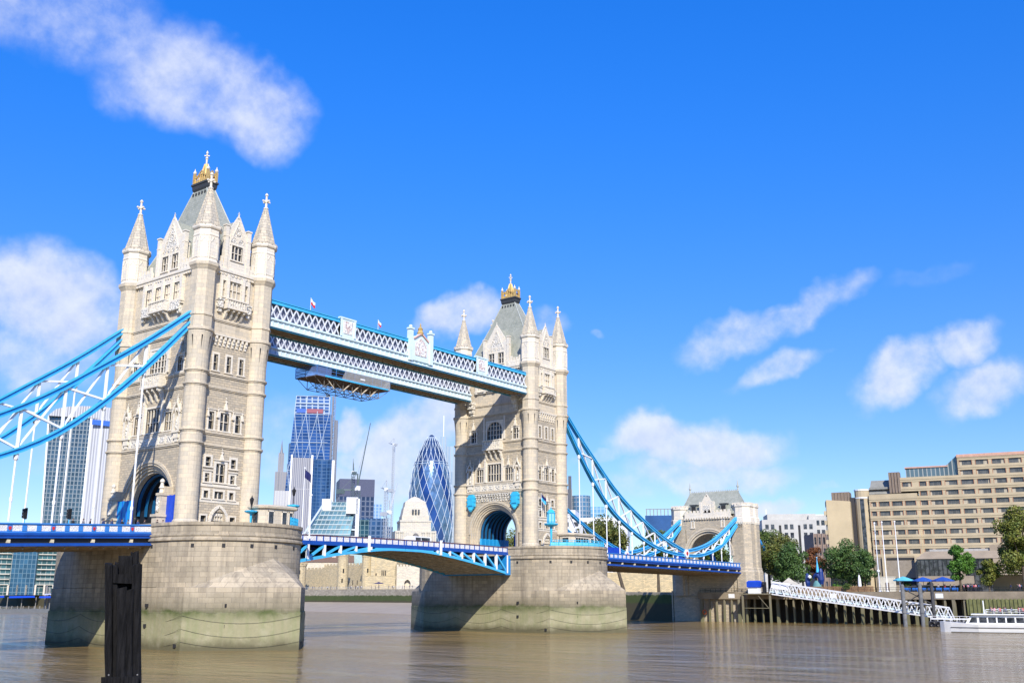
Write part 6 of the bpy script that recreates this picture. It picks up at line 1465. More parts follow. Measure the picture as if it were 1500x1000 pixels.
m = MB(); m.T = Pq; m.box(-6.3, 6.5, 0, 14, 8, 29); m.box(-6.6, -4.6, -.8, 14, 8, 30.5); [m.box(-5.8+k*1.5, -5.0+k*1.5, -.1, .7, 29, 29.9) for k in range(9)]; o_ = mesh_obj('gate_hall', m, [M_FOR], root)
for x0_, x1_, za, zb in ((-1.1,-.6,16.5,20),(-.2,.3,16.5,20),(.7,1.2,16.5,20),(-4.2,-3.6,16,18.5)): m = MB(); m.T = Pq; m.box(x0_, x1_, -.12, .1, za, zb); mesh_obj('window', m, [M_OPEN], o_)
m = MB(); m.T = (lambda Q: (lambda h, d, z: Q(h, -d, z)))(quadbuilding(47.05, 505, 0, 0, 0, 0, 50)); wall_cells(m, -5.2, 6, 8, 21, [(-1.5,1.5,9,15)], 0, 2); arch_fill(m, 0, 1.5, 13.2, 1.6, 15, 0, 'pointed', 8, 1.5); [m.box(-5.2+k*1.5, -4.4+k*1.5, -.6, 0, 21, 21.9) for k in range(8)]; m.quad((-5.2,0,21),(6,0,21),(6,-5,21),(-5.2,-5,21)); m.quad((-1.5,-2,8),(1.5,-2,8),(1.5,-2,15),(-1.5,-2,15)); m.quad((-5.2,0,8),(-5.2,-8,8),(-5.2,-8,21),(-5.2,0,21))
mesh_obj('arched_gateway', m, [M_FOR2], root)
m = MB(); m.T = quadbuilding(45.6, 522, 0, 0, 0, 0, 46); m.box(-7.4, 7.2, 0, 1, 8, 16.6); m.box(-7.5, 7.3, -.12, 1.1, 16.6, 16.9); single('boundary_wall', m, M_FOR, 'low honey coloured wall in front of the fortress gate hall', 'wall', (*polar(45.6, 522), 8))
# fortress roofs with chimneys, behind the wall at left
m = MB(); m.T = quadbuilding(42.3, 640, 0, 0, 0, 0, 42); m.box(-20, 20, 0, 12, 8, 27); m.mi = 1; m.prism([(0,27),(12,27),(6,32)], -20.5, 20.5, 'x') if False else m.add([(-20.5,-.4,27),(20.5,-.4,27),(20.5,6,31.5),(-20.5,6,31.5),(-20.5,12.4,27),(20.5,12.4,27)], [(0,1,2,3),(3,2,5,4)])
ORG[0] = Vector((*polar(42.3, 640), 8)); r2 = thing('fortress_house', 'row of houses with brown roofs and chimneys peeping over the fortress wall', 'house', (*polar(42.3, 640), 8)); mesh_obj('wall', m, [M_FOR2, plain('brown_tiles', (.16,.10,.07), .8)], r2)
m = MB(); m.T = quadbuilding(42.3, 640, 0, 0, 0, 0, 42); [m.box(-17+k*8, -14.5+k*8, 4, 7, 29, 34.5) for k in range(5)]; mesh_obj('chimney', m, [plain('pale_chimney', (.50,.44,.36), .8)], r2)
m = MB(); x, y = polar(45.5, 508); m.lathe(x, y, [(.08,9),(.08,13)], 6); m.mi = 1; m.add([(x-2,y-2,12.9),(x+2,y-2,12.9),(x+2,y+2,12.9),(x-2,y+2,12.9),(x,y,13.7)], [(0,1,4),(1,2,4),(2,3,4),(3,0,4)]); single('kiosk_parasol', m, [M_GRY, M_NAVY], 'navy parasol over a kiosk on the walk below the fortress gate', 'parasol', (x, y, 9))
m = MB(); m.T = quadbuilding(56.6, 385, 0, 0, 0, 0, 56); m.box(-16, 40, 0, 3, 8, 15.5); single('fortress_outer_wall', m, M_FOR, 'plain honey coloured wall under the right span behind the tree trunk', 'wall', (*polar(56.6, 385), 8))

# ---------------------------------------------------------------- trees
tree(157, 42, 8, 25, 10.5, 8, L_OLIVE, 'big olive green plane tree behind the right span, its trunk visible below the deck', 7000, .75, off=(-4, 6))
tree(170, 62, 8, 23, 9.5, 7, L_OLIVE, 'olive green tree close behind the right edge of the farther tower', 5200, .75)
tree(176, 40, 8, 22, 8, 7, L_MID, 'green tree behind the far chain just left of the gatehouse', 4200, .7)
tree(178, 22, 8, 20, 8, 6, L_MID, 'green tree seen through the arch of the gatehouse', 3800, .7)
tree(168, -3, 8, 20.5, 7.5, 5, L_MID, 'mid green tree directly right of the gatehouse, behind its blue tie', 4500, .6)
tree(155, -12.5, 8, 18.5, 7.4, 3.2, L_OLIVE, 'olive green tree between the gatehouse and the white gangway', 4200, .55)
tree(149, -18, 8, 14, 6.2, 1.0, L_DARK, 'dark dense tree behind the upper end of the gangway', 4200, .5)
tree(152, -33.0, 8, 14.6, 7.0, 1.2, L_DARK, 'dark green tree in front of the hotel wing', 4600, .5)
tree(149, -38.6, 8, 11.8, 4.8, 1.0, L_DARK, 'smaller dark tree beside the first white flagpole', 2600, .45)
tree(157, -22.0, 8, 13.0, 3.6, 4, L_RED, 'russet leaved tree between two green trees', 2200, .45)
tree(143, -64.5, 8, 12.6, 3.9, 2.6, L_BRIGHT, 'small bright green tree on the terrace in front of the hotel', 3400, .42)
tree(139.5, -80.0, 8, 20.5, 7.0, 3, L_YEL, 'large yellowing tree at the right edge of the picture', 7000, .5)
tree(137, -72.5, 8, 8, 3.2, 1.5, L_YEL, 'low green tree at the foot of the large yellowing tree', 2200, .42)
tree(232, 178, 9, 12, 5, 2, L_MID, 'small green tree behind the central parapet left of the farther tower', 1500, .6)
tree(262, 228, 9, 15, 6, 2, L_OLIVE, 'small olive tree beside the foot of the white stone tower', 1500, .6)
tree(187, 110, 8.3, 25, 9, 5, L_OLIVE, 'tree whose crown shows through the arch of the farther tower', 3200, .7)
for i, (xx, yy, lf, lb) in enumerate(((141,-33.5,L_BRIGHT,'bright green low shrub by the terrace fence'),(139.5,-37,L_MID,'green low shrub left of the closed white parasol'),(140,-52.5,L_MID,'little green shrub under the blue parasols'),(141,-57.5,L_MID,'round green shrub on the terrace in front of the hotel podium'))):
    tree(xx, yy, 8, 2.3, 1.5, .3, lf, lb, 500, .3, 'shrub', cat='shrub', group='shrubs on the terrace')

# ---------------------------------------------------------------- the hotel
hv = Vector((-.21,.977)).normalized(); hn = Vector((hv.y,-hv.x))          # along the front (leftwards), inwards
H0 = Vector((165,-50))
HP = lambda s, d, z: (H0.x+hv.x*s-hn.x*d, H0.y+hv.y*s-hn.y*d, z)
M_CON = plain('buff_concrete', (.43,.355,.232), .85, .12, .25, bump=.25); M_CON2 = plain('ochre_concrete', (.45,.365,.23), .85, .10, .2, bump=.2); M_BRC = plain('brown_cladding', (.20,.155,.12), .8); M_JAMB = plain('terracotta_jamb', (.36,.18,.10), .8)
M_HGL = plain('hotel_glass', (.085,.085,.08), .15, .5, .6, 0, 0, .6)
HG = [facade('curtained_glass_a', (.05,.05,.05), (.30,.27,.22), 1.4, 9, .12, 0, .15, .8)] ; M_CURT = plain('curtain', (.40,.36,.28), .9)
root = thing('riverside_hotel', 'large stepped buff concrete hotel with long rows of windows on the right bank', 'hotel', HP(0,0,8), None, HP(0,0,8))
wins = []; FH = 2.66; Zk = lambda k: 18.35+FH*k
def hbay(s0, s1, z0, z1, cols, rows, d, back=16):
    holes = [(s+.14, s+w-.14, Zk(k)+.02, Zk(k)+1.33) for k in rows for s, w in cols]
    m = MB(); m.T = HP; wall_cells(m, s0, s1, z0, z1, holes, d, .55)
    m.quad((s0,d,z0),(s0,d-back,z0),(s0,d-back,z1),(s0,d,z1)); m.quad((s1,d,z0),(s1,d-back,z0),(s1,d-back,z1),(s1,d,z1)); m.quad((s0,d,z1),(s1,d,z1),(s1,d-back,z1),(s0,d-back,z1)); m.quad((s0,d-back,z0),(s1,d-back,z0),(s1,d-back,z1),(s0,d-back,z1))
    for k in list(rows)+[max(rows)+1]: m.box(s0, s1, d-.05, d+.22, Zk(k)-.72, Zk(k)-.02); m.box(s0, s1, d-.05, d+.1, Zk(k)-1.28, Zk(k)-.74)
    mesh_obj('wall', m, [M_CON], root)
    for h in holes: wins.append((h, d))
colsL = [(.3,3.3),(3.8,3.3),(7.3,3.3),(10.9,1.9)]; hbay(0, 13, 8, 35.1, colsL, range(0, 6), .6)
pitch = 4.15; colsR = [(-4.2-pitch*i, 3.9) for i in range(0, 12)]
hbay(-46, 0, 8, 33.55, [(-2.9,2.5)]+[(a-.0,b) for a, b in [(-2.9-pitch*(i+1)+.2, 3.7) for i in range(10)]], range(0, 6), 0)
hbay(-46, -.4, 33.55, 36.2, [(-2.9-pitch*(i+1)+.2, 3.7) for i in range(10)]+[(-2.9,2.3)], [6], .02)
hbay(-46, 5.0, 36.2, 39.2, [(-2.9-pitch*(i+1)+.2, 3.7) for i in range(10)]+[(-2.9,2.3),(1.0,3.0)], [7], .05)
hbay(-46, -11.2, 39.2, 44.6, [(-2.9-pitch*(i+1)+.2, 3.7) for i in range(2, 10)], [8, 9], .02); hbay(-46, -11.2, 44.6, 44.9, [], [9], .02) if False else None
wins.sort(key=lambda w: -w[0][0]); first = wins[:100]; rest = wins[100:]
def hwin(m, h, d):
    m.mi = 0; m.quad((h[0],d-.42,h[2]),(h[1],d-.42,h[2]),(h[1],d-.42,h[3]),(h[0],d-.42,h[3])); m.mi = 1
    w = h[1]-h[0]; c = rp.uniform(.12,.4); s = rp.choice([0,1]); m.box(h[0]+(w*(1-c) if s else 0), h[1]-(0 if s else w*(1-c)), d-.45, d-.40, h[2], h[3]) if rp.random() < .8 else None
    m.mi = 2; m.box(h[0]-.02, h[0]+.14, d-.5, d+.03, h[2]-.05, h[3]); m.box(h[1]-.14, h[1]+.02, d-.5, d+.03, h[2]-.05, h[3])
    for f in (.33, .66): m.mi = 3; m.box(h[0]+w*f-.03, h[0]+w*f+.03, d-.41, d-.36, h[2], h[3])
for h, d in first: m = MB(); m.T = HP; hwin(m, h, d); mesh_obj('window', m, [M_HGL, M_CURT, M_JAMB, M_GRY], root)
if rest:
    m = MB(); m.T = HP
    for h, d in rest: hwin(m, h, d)
    mesh_obj('window_rows', m, [M_GLS, M_CURT, M_JAMB, M_GRY], root)['kind'] = 'stuff'
m = MB(); m.T = HP; m.box(-46, -11.1, -14, .35, 44.5, 45.3); mesh_obj('roof_edge', m, [plain('pink_coping', (.50,.30,.22), .8)], root)
m = MB(); m.T = HP; m.add([(-11.1,-1,39.2),(2.6,-1,39.2),(2.6,-1,41.9),(-8.0,-1,42.4),(-11.1,-1,45.2),(-11.1,-9,39.2),(2.6,-9,39.2),(2.6,-9,41.9),(-8.0,-9,42.4),(-11.1,-9,45.2)], [(0,1,2,3,4),(9,8,7,6,5),(1,6,7,2),(2,7,8,3),(3,8,9,4)]); mesh_obj('glass_penthouse', m, [facade('roof_glass', (.10,.14,.15), (.30,.32,.30), 1.1, 9, .12, .4)], root)
m = MB(); m.T = HP; m.box(-8.6, 2.8, -9.4, -.7, 42.2, 42.6); mesh_obj('penthouse_coping', m, [plain('pink_coping_b', (.48,.30,.23), .8)], root)
m = MB(); m.T = HP; m.box(4.2, 7.2, -3, .3, 35.3, 41.2); [m.box(4.4+.8*k, 4.8+.8*k, .3, .6, 35.3, 41.2) for k in range(4)]; mesh_obj('lift_tower', m, [M_BRC], root)
m = MB(); m.T = HP; m.loft([[(7.3,-6,35.3),(13,-6,35.3),(13,-.6,35.3),(7.3,-.6,35.3)], [(7.3,-6,39.4),(12.6,-6,39.4),(12.4,-3,39.4),(7.3,-3,39.4)]]); m.box(7.4, 12.8, -1.5, -.3, 36.6, 37.2); mesh_obj('plant_room', m, [plain('plant_grey', (.22,.22,.20), .8)], root)
m = MB(); m.T = HP; m.lathe(15.0, -1.5, [(2.1,8),(2.1,36.6)], 16); mesh_obj('stair_tower', m, [M_CON], root); m = MB(); m.T = HP; m.lathe(15.0, -1.5, [(2.18,34.2),(2.18,34.45),(2.1,34.5)], 16); m.lathe(15.0, -1.5, [(2.22,36.4),(2.22,36.8),(1.9,36.8)], 16); mesh_obj('stair_tower_crown', m, [M_WP], root)
m = MB(); m.T = HP; m.box(14.4, 15.4, .3, .72, 10, 34); mesh_obj('stair_glazing', m, [M_GLS], root)
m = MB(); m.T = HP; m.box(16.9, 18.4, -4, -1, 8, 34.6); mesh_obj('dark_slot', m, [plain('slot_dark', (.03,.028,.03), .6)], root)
m = MB(); m.T = HP; m.add([(18.2,1.2,8),(24.6,3.0,8),(26.2,-6,8),(18.2,-8,8),(18.2,1.2,33.4),(24.6,3.0,33.9),(26.2,-6,33.9),(18.2,-8,33.4)], [(0,1,5,4),(1,2,6,5),(2,3,7,6),(3,0,4,7),(4,5,6,7)]); mesh_obj('end_wing', m, [M_CON2], root)
for k in range(7):
    m = MB(); m.T = HP; z = 14.5+k*2.72; m.add([(24.75,2.4,z),(25.9,-4,z),(25.9,-4,z+1.3),(24.75,2.4,z+1.3)], [(0,1,2,3)]); m.mi = 1; m.add([(24.7,2.9,z-1.3),(26.0,-5,z-1.3),(26.0,-5,z-.1),(24.7,2.9,z-.1),(25.4,3.0,z-1.3),(26.6,-5,z-1.3),(26.6,-5,z-.1),(25.4,3.0,z-.1)], [(4,5,6,7),(0,4,7,3),(3,7,6,2)]); mesh_obj('end_wing_window', m, [M_GLS, M_CON], root)
m = MB(); m.T = HP; m.box(18.5, 23.5, -6, -1, 33.5, 36.3); [m.box(18.6+.9*k, 19.0+.9*k, -1, -.8, 33.6, 36.2) for k in range(6)]; mesh_obj('roof_plant', m, [M_BRC], root)
# podium with sloping roof and window strip
m = MB(); m.T = HP; m.add([(1.2,8.5,14.2),(-46,8.5,14.2),(-46,8.5,17.0),(1.2,8.5,17.0),(.4,.3,18.9),(-46,.3,18.9),(1.2,.3,14.2)], [(0,1,2,3),(3,2,5,4),(0,3,4,6)]) if False else None
m.add([(1.6,8.5,16.6),(-46,8.5,16.6),(-46,5.2,18.7),(-1.0,5.2,18.7),(-1.0,.3,18.7),(-46,.3,18.7),(1.6,.3,16.6)], [(0,1,2,3),(3,2,5,4),(0,3,4,6)]); m.box(-10.5, -7.5, .3, 8.4, 9.7, 16.6); m.box(-46, -17.5, .3, 8.4, 12.3, 16.6) ; m.box(-12.5, 1.2, 7.2, 8.45, 9.6, 12.1); m.box(-22, -17, 2, 5, 18.7, 20.2)
mesh_obj('podium', m, [plain('podium_concrete', (.30,.245,.18), .85, .15, .4)], root)
m = MB(); m.T = HP; m.box(-7.5, 1.2, .4, 8.1, 12.1, 16.6); m.box(-16.8, -10.5, .4, 7.6, 8.1, 16.6); mesh_obj('podium_window', m, [M_GLS], root)
m = MB(); m.T = HP; [m.box(-7.4+1.1*k, -7.25+1.1*k, 8.1, 8.3, 12.1, 16.6) for k in range(8)]; [m.box(-16.6+1.3*k, -16.45+1.3*k, 7.6, 7.75, 9.7, 16.6) for k in range(5)]; mesh_obj('podium_mullion', m, [M_BLK], root)
m = MB(); m.T = HP; m.box(1.4, 12.6, .62, .9, 8, 17.4); mesh_obj('ground_floor_wall', m, [plain('grey_brown_wall', (.25,.215,.17), .85)], root); m = MB(); m.T = HP; m.box(1.3, 9.9, .9, 1.0, 10.0, 11.8); m.box(2.0, 9.6, .9, 1.02, 16.7, 17.3); mesh_obj('ground_floor_opening', m, [M_OPEN], root)
m = MB(); m.T = HP; m.box(1.0, 2.2, .6, 2.4, 8, 17.6); m.box(9.8, 10.8, .9, 1.6, 8, 17.6); mesh_obj('column', m, [M_CON], root)
m = MB(); m.T = HP; m.lathe(-1.8, .25, [(.5,18.9),(.5,19.1)], 12); m.box(-18, -2, .4, 4.4, 18.72, 19.3); mesh_obj('roof_equipment', m, [plain('equipment_grey', (.36,.35,.33), .7)], root)
# white kiosk
m = MB(); m.box(150, 152.5, -45.7, -42.3, 8, 11.8); m.box(149.9, 152.6, -45.8, -42.2, 11.8, 12.0); m.mi = 1; m.box(149.9, 150, -44.7, -43.7, 8.3, 10.4); single('white_kiosk', m, [plain('kiosk_cream', (.62,.58,.48), .7), M_BRC], 'small cream service kiosk with a brown door below the hotel', 'kiosk', (151, -44, 8))

# ---------------------------------------------------------------- quay, gangway, pontoon, boat
def timber():
    t = NT('quay_timber'); p = t.pos(); mp = t.n('ShaderNodeMapping'); mp.inputs['Scale'].default_value = (2,2,.25); t.l(p, mp.inputs[0]); n = t.noise(mp.outputs[0], 2, 6); sp = t.n('ShaderNodeSeparateXYZ'); t.l(p, sp.inputs[0])
    c = t.mix(n.outputs['Fac'], (.10,.085,.055), (.27,.24,.16)); c = t.mix(t.remap(sp.outputs[2], 5, 2.0, 0, .5), c, (.13,.14,.06)); return t.done(c, .9)
M_TIM = timber()
root = thing('timber_quay', 'long timber fronted quay on many piles below the hotel', 'quay', (134, -50, 0), None, (134, -50, 0))
m = MB(); m.box(133.0, 140, -110, 3.5, 6.1, 7.95); mesh_obj('quay_edge', m, [plain('quay_concrete', (.25,.205,.145), .9, .25, .4, bump=.4)], root)
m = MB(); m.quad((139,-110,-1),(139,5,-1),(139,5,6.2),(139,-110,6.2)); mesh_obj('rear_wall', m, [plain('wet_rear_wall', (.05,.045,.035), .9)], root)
k = 0
for y in np.arange(2.5, -109, -2.25):
    m = MB(); w = .5 if k % 5 else .8; lean = rp.uniform(-.15,.15); m.beam((133.3+rp.uniform(0,.3),y,-1.5), (133.5,y+lean,6.2), w, w*.9, up=(0,1,0)); mesh_obj('pile', m, [M_TIM], root); k += 1
m = MB()
for y in np.arange(1.4, -109, -2.25): m.beam((136.5,y,-1.5), (136.5,y,6.2), .4)
mesh_obj('inner_pile', m, [M_TIM], root)['kind'] = 'stuff'
m = MB(); m.box(132.7, 133.6, -110, -68, 2.5, 6.1); [m.box(132.5, 132.72, -69-k*.9, -68.6-k*.9, 1.8, 6.3) for k in range(46)]; mesh_obj('fender_wall', m, [plain('mossy_boards', (.15,.155,.06), .9, .3, 1)], root)
for y in (-6.8, -35.4, -61.8, -90): m = MB(); m.box(132.92, 132.98, y-.9, y+.9, 6.4, 7.5); mesh_obj('white_plate', m, [M_WP], root)
m = MB()
for y in np.arange(3, -108, -1.6): m.beam((133.5,y,7.95), (133.5,y,9.0), .07)
for z in (9.0, 8.5): m.beam((133.5,3,z), (133.5,-108,z), .07)
single('quay_railing', m, M_BLK, 'dark railing along the edge of the timber quay', 'railing', (133.5, -50, 7.95))
m = MB(); [m.box(139.0, 139.1, -22-k*.36, -21.72-k*.36, 8, 9.4) for k in range(62)]; m.box(139.1, 139.16, -44.2, -21.8, 8.3, 8.45); single('timber_fence', m, plain('fence_boards', (.26,.15,.075), .85, .3, 1.2), 'low brown board fence on the terrace beside the shrubs', 'fence', (139, -33, 8))
root = thing('pier_gangway', 'long white lattice gangway sloping down from the quay to the pontoon', 'gangway', (128, -20, 7.7), None, (128, -20, 7.7))
A, B = Vector((128.6,-19.8,7.5)), Vector((124.0,-66.5,1.5)); d = B-A; N = 22; hgt = 3.0
for off in (0, 2.6):
    o = Vector((off,0,0)); m = MB(); m.beam(tuple(A+o), tuple(B+o), .28); m.beam(tuple(A+o+d*.022+Vector((0,0,hgt))), tuple(B+o-d*.022+Vector((0,0,hgt-.4))), .28)
    mesh_obj('chord', m, [M_WP], root); m = MB()
    for i in range(N):
        lo0, lo1 = A+o+d*(i/N), A+o+d*((i+1)/N); up = A+o+d*((i+.5)/N)+Vector((0,0,hgt-.4*i/N)); m.beam(tuple(lo0), tuple(up), .18); m.beam(tuple(up), tuple(lo1), .18)
    mesh_obj('lattice', m, [M_WP], root)
m = MB(); m.add([tuple(A+Vector((0,0,.1))), tuple(A+Vector((2.6,0,.1))), tuple(B+Vector((2.6,0,.1))), tuple(B+Vector((0,0,.1)))], [(0,1,2,3)]); mesh_obj('walkway', m, [M_GRY], root)
m = MB(); [m.beam(tuple(A+d*f+Vector((.2,0,1.1))), tuple(A+d*f+Vector((.2,0,.1))), .06) for f in np.linspace(.02,.98,30)]; m.beam(tuple(A+Vector((.2,0,1.1))), tuple(B+Vector((.2,0,1.1))), .08); m.beam(tuple(A+Vector((.2,0,.6))), tuple(B+Vector((.2,0,.6))), .35, .05, up=(1,0,0)); mesh_obj('handrail', m, [M_PB], root)
m = MB(); r = 12
for i in range(r):
    a, b = math.pi*i/r, math.pi*(i+1)/r; m.quad((129.9+1.6*math.cos(a),-20.5,9.0+1.7*math.sin(a)),(129.9+1.6*math.cos(b),-20.5,9.0+1.7*math.sin(b)),(129.7+1.6*math.cos(b),-25.5,8.3+1.7*math.sin(b)),(129.7+1.6*math.cos(a),-25.5,8.3+1.7*math.sin(a)))
mesh_obj('canopy', m, [M_WFL], root)
m = MB(); m.box(128, 133, -20.5, -11.5, 7.3, 7.6); [m.beam((128.4,y,-1.5), (128.4,y,7.4), .45) for y in (-12.2,-20)]; m.beam((128.4,-12.2,3.8), (128.4,-20,3.8), .15); m.beam((128.4,-16.5,7.2), (128.4,-19.5,3.8), .12); single('landing_stage', m, M_TIM, 'small timber landing stage at the upper end of the gangway', 'landing stage', (130, -16, 7.4))
root = thing('ticket_booth', 'white booth with a deep blue top on the landing stage', 'booth', (130.5, -14.8, 7.6), None, (130.5, -14.8, 7.6)); m = MB(); m.box(129.4, 131.8, -16.2, -13.4, 7.6, 9.2); mesh_obj('counter', m, [M_WP], root); m = MB(); m.box(129.1, 132, -16.4, -13.2, 9.2, 10.6); m.loft([[(129.1,-16.4,10.6),(132,-16.4,10.6),(132,-13.2,10.6),(129.1,-13.2,10.6)],[(129.4,-16.0,10.95),(131.7,-16.0,10.95),(131.7,-13.6,10.95),(129.4,-13.6,10.95)]]); mesh_obj('canopy', m, [M_HBLU], root)
m = MB(); m.box(131, 132, -17.6, -16.8, 7.6, 10.6); m.ball((130.95,-17.2,10.0), .4, 8, 5); single('information_pillar', m, [M_BLK], 'dark information pillar beside the blue topped booth', 'sign', (131.5, -17.2, 7.6))
root = thing('tarpaulin_stall', 'pale grey pitched tent behind the gangway head', 'tent', (136, -22.5, 8), None, (136, -22.5, 8)); m = MB(); m.add([(135,-24.5,9.4),(139,-24.5,9.4),(139,-19.5,9.4),(135,-19.5,9.4),(137,-22,11.8)], [(0,1,4),(1,2,4),(2,3,4),(3,0,4)]); mesh_obj('canopy', m, [plain('tent_grey', (.50,.46,.38), .9)], root); m = MB(); [m.beam((x,y,8), (x,y,9.4), .1) for x in (135.1,138.9) for y in (-24.4,-19.6)]; mesh_obj('pole', m, [M_WP], root)
def ring(mb, c, r, t, n=14):
    P = [(c[0], c[1]+r*math.cos(2*math.pi*i/n), c[2]+r*math.sin(2*math.pi*i/n)) for i in range(n+1)]; mb.path(P, t, 6)
root = thing('floating_pontoon', 'low dark pontoon hung with black tyres at the foot of the gangway', 'pontoon', (122, -70, 0), None, (122, -70, 0)); m = MB(); m.box(119, 127, -82, -62.5, -.6, 1.25); mesh_obj('hull', m, [plain('pontoon_dark', (.035,.035,.04), .7)], root)
for y in np.arange(-63.5, -81, -1.5): m = MB(); ring(m, (118.85, y, .55), .5, .2); mesh_obj('tyre', m, [M_BLK], root)
m = MB(); [m.beam((119.3,y,1.25), (119.3,y,2.4), .08) for y in np.arange(-63,-82,-1.6)]; m.beam((119.3,-63,2.4), (119.3,-82,2.4), .09); m.beam((119.3,-63,1.8), (119.3,-82,1.8), .3, .05, up=(1,0,0)); mesh_obj('rail', m, [M_WP], root)
for (x, y, zt, w, lb) in ((118.0,-57.6,9.3,.95,'tall grey mooring pile beside the gangway, left one of the three'),(119.5,-61.2,9.6,.95,'tall grey mooring pile beside the gangway, middle one of the three'),(121.5,-63.3,9.9,.8,'tall dark mooring pile beside the gangway, right one of the three')):
    m = MB(); m.lathe(x, y, [(w*.5,-2),(w*.5,3),(w*.62,3.0),(w*.62,3.5),(w*.5,3.5),(w*.5,zt),(w*.3,zt+.25)], 12); single('mooring_pile', m, plain('pile_steel', (.15,.155,.16) if w > .9 else (.05,.05,.055), .7, .3, 1), lb, 'mooring pile', (x, y, 0), 'steel mooring piles')
m = MB(); m.beam((118,-57.6,8.9), (121.5,-63.3,9.4), .3); m.beam((118,-57.6,5.0), (121.5,-63.3,9.0), .2); m.beam((118,-57.6,8.6), (121.5,-63.3,5.0), .2); m.beam((118,-57.6,4.8), (121.5,-63.3,4.8), .25); single('pile_bracing', m, M_BLK, 'black cross bracing between the mooring piles', 'bracing', (120, -60, 5))
# passenger boat
bx, by = 84.0, -74.5; bu = Vector((.2,-.98)).normalized(); bvn = Vector((-bu.y, bu.x))
BP = lambda u, v, z: (bx+bu.x*u+bvn.x*v, by+bu.y*u+bvn.y*v, z)          # u: from the bow aft, v across
root = thing('passenger_boat', 'long white river cruise boat with dark windows moored at the right edge', 'boat', BP(0,0,0), None, BP(0,0,0))
L = 30; hb = lambda u: 3.0*min(1, (max(u, 0)/7.0))**.55
m = MB(); m.T = BP; U = [0.02,.8,2,4,7,12,20,L]
m.loft([[(u+ (0 if u > .1 else 0),-hb(u)*.86,-.5),(u,-hb(u)*.94,.35),(u,-hb(u)*1.05,1.55-.02*u*0+.5*max(0,1-u/7)),(u,hb(u)*1.05,1.55+.5*max(0,1-u/7)),(u,hb(u)*.94,.35),(u,hb(u)*.86,-.5)] for u in U]); mesh_obj('hull', m, [plain('boat_white', (.74,.74,.72), .35, .05, .6)], root)
m = MB(); m.T = BP
for z, h in ((.05,.14),(.95,.08)):
    for a, b in zip(U[2:-1], U[3:]): 
        for s in (-1, 1): m.beam((a,s*hb(a)*1.02,z), (b,s*hb(b)*1.02,z), .1, h)
mesh_obj('rubbing_strake', m, [plain('boat_black', (.03,.03,.035), .5)], root)
m = MB(); m.T = BP; hc = 2.55; m.loft([[(4.6,-hc*.8,1.5),(L-2,-hc,1.5),(L-2,hc,1.5),(4.6,hc*.8,1.5)],[(5.6,-hc*.8,3.0),(L-2,-hc,3.0),(L-2,hc,3.0),(5.6,hc*.8,3.0)],[(6.6,-hc*.8,3.35),(L-2,-hc*.97,3.35),(L-2,hc*.97,3.35),(6.6,hc*.8,3.35)]]); cab = mesh_obj('cabin', m, [plain('boat_cabin_white', (.76,.76,.75), .35, .05, .6)], root)
for k in range(12):
    u0 = 5.5+1.62*k+(.12 if k else 0)
    for s in (-1, 1):
        m = MB(); m.T = BP; v = s*(np.interp(u0, [4.6,L-2], [hc*.8,hc])+.012); v2 = s*(np.interp(u0+1.35, [4.6,L-2], [hc*.8,hc])+.012); sl = .45 if k < 1 else 0
        m.add([(u0-sl*.3,v,1.85),(u0+1.35,v2,1.85),(u0+1.35,v2,2.85),(u0+sl,v,2.85)], [(0,1,2,3)]); mesh_obj('window', m, [M_GLS], cab)
m = MB(); m.T = BP; m.box(5.9, L-1.5, -2.75, 2.75, 3.35, 3.5); [m.beam((u,s*2.65,3.5), (u,s*2.65,4.3), .06) for u in np.arange(8.5, L-1.5, 1.5) for s in (-1,1)]; [m.beam((8.5,s*2.65,z), (L-1.5,s*2.65,z), .06) for s in (-1,1) for z in (4.3,3.9)]; mesh_obj('upper_deck', m, [M_WP], root)
m = MB(); m.T = BP; m.add([(5.3,-2.0,2.95),(7.1,-2.1,3.42),(7.1,-.2,3.42),(5.3,-.2,2.95)], [(0,1,2,3)]); m.add([(5.3,.2,2.97),(7.1,.2,3.44),(7.1,2.1,3.44),(5.3,2.0,2.97)], [(0,1,2,3)]); mesh_obj('windscreen', m, [M_NAVY], root)
m = MB(); m.T = BP; m.tube((8.2,0,3.5), (8.2,0,6.0), .1, n=8); [m.beam((u,s*hb(u)*1.0,1.9), (u,s*hb(u)*1.0,2.7), .05) for u in (.8,2,3.2,4.4) for s in (-1,1)]; mesh_obj('mast', m, [M_WP], root)
for i in range(34):
    u = 9+rp.random()*15; v = rp.uniform(-2.2,2.2); sh = rp.choice([2,0,3,4,2,1,5,0]); x, y, z = BP(u, v, 3.5-.42); person(x, y, z, rp.random()*6.28, 'sit', sh, f'passenger in {SHN[sh]} top seated on the open deck of the white boat', 'passengers on the boat')
# terrace furniture
def parasol(x, y, r, z0, mat, label, closed=False):
    root = thing('parasol', label, 'parasol', (x, y, 8), 'parasols on the terrace', (x, y, 8)); m = MB(); m.tube((x,y,8), (x,y,z0+.4), .06, n=8); m.lathe(x, y, [(.35,8),(.35,8.1)], 8); mesh_obj('pole', m, [M_GRY], root); m = MB()
    if closed: m.lathe(x, y, [(.1,z0-3.4),(.45,z0-3.1),(.40,z0-1.5),(.2,z0-.3),(.05,z0)], 8)
    else:
        m.lathe(x, y, [(r,z0-.25),(r,z0),(r*.5,z0+.5),(.06,z0+.9)], 8, R(22.5), False)
    mesh_obj('canopy', m, [mat], root)
parasol(142.5, -39.3, .5, 12.4, M_WFL, 'closed white parasol by the fence', True)
parasol(139.5, -51.6, 2.5, 10.9, plain('aqua_canvas', (.10,.45,.60), .8), 'open aqua parasol beside the mooring piles')
parasol(139.5, -56.5, 2.6, 10.7, plain('blue_canvas', (.01,.08,.38), .8), 'open deep blue parasol, left one of two')
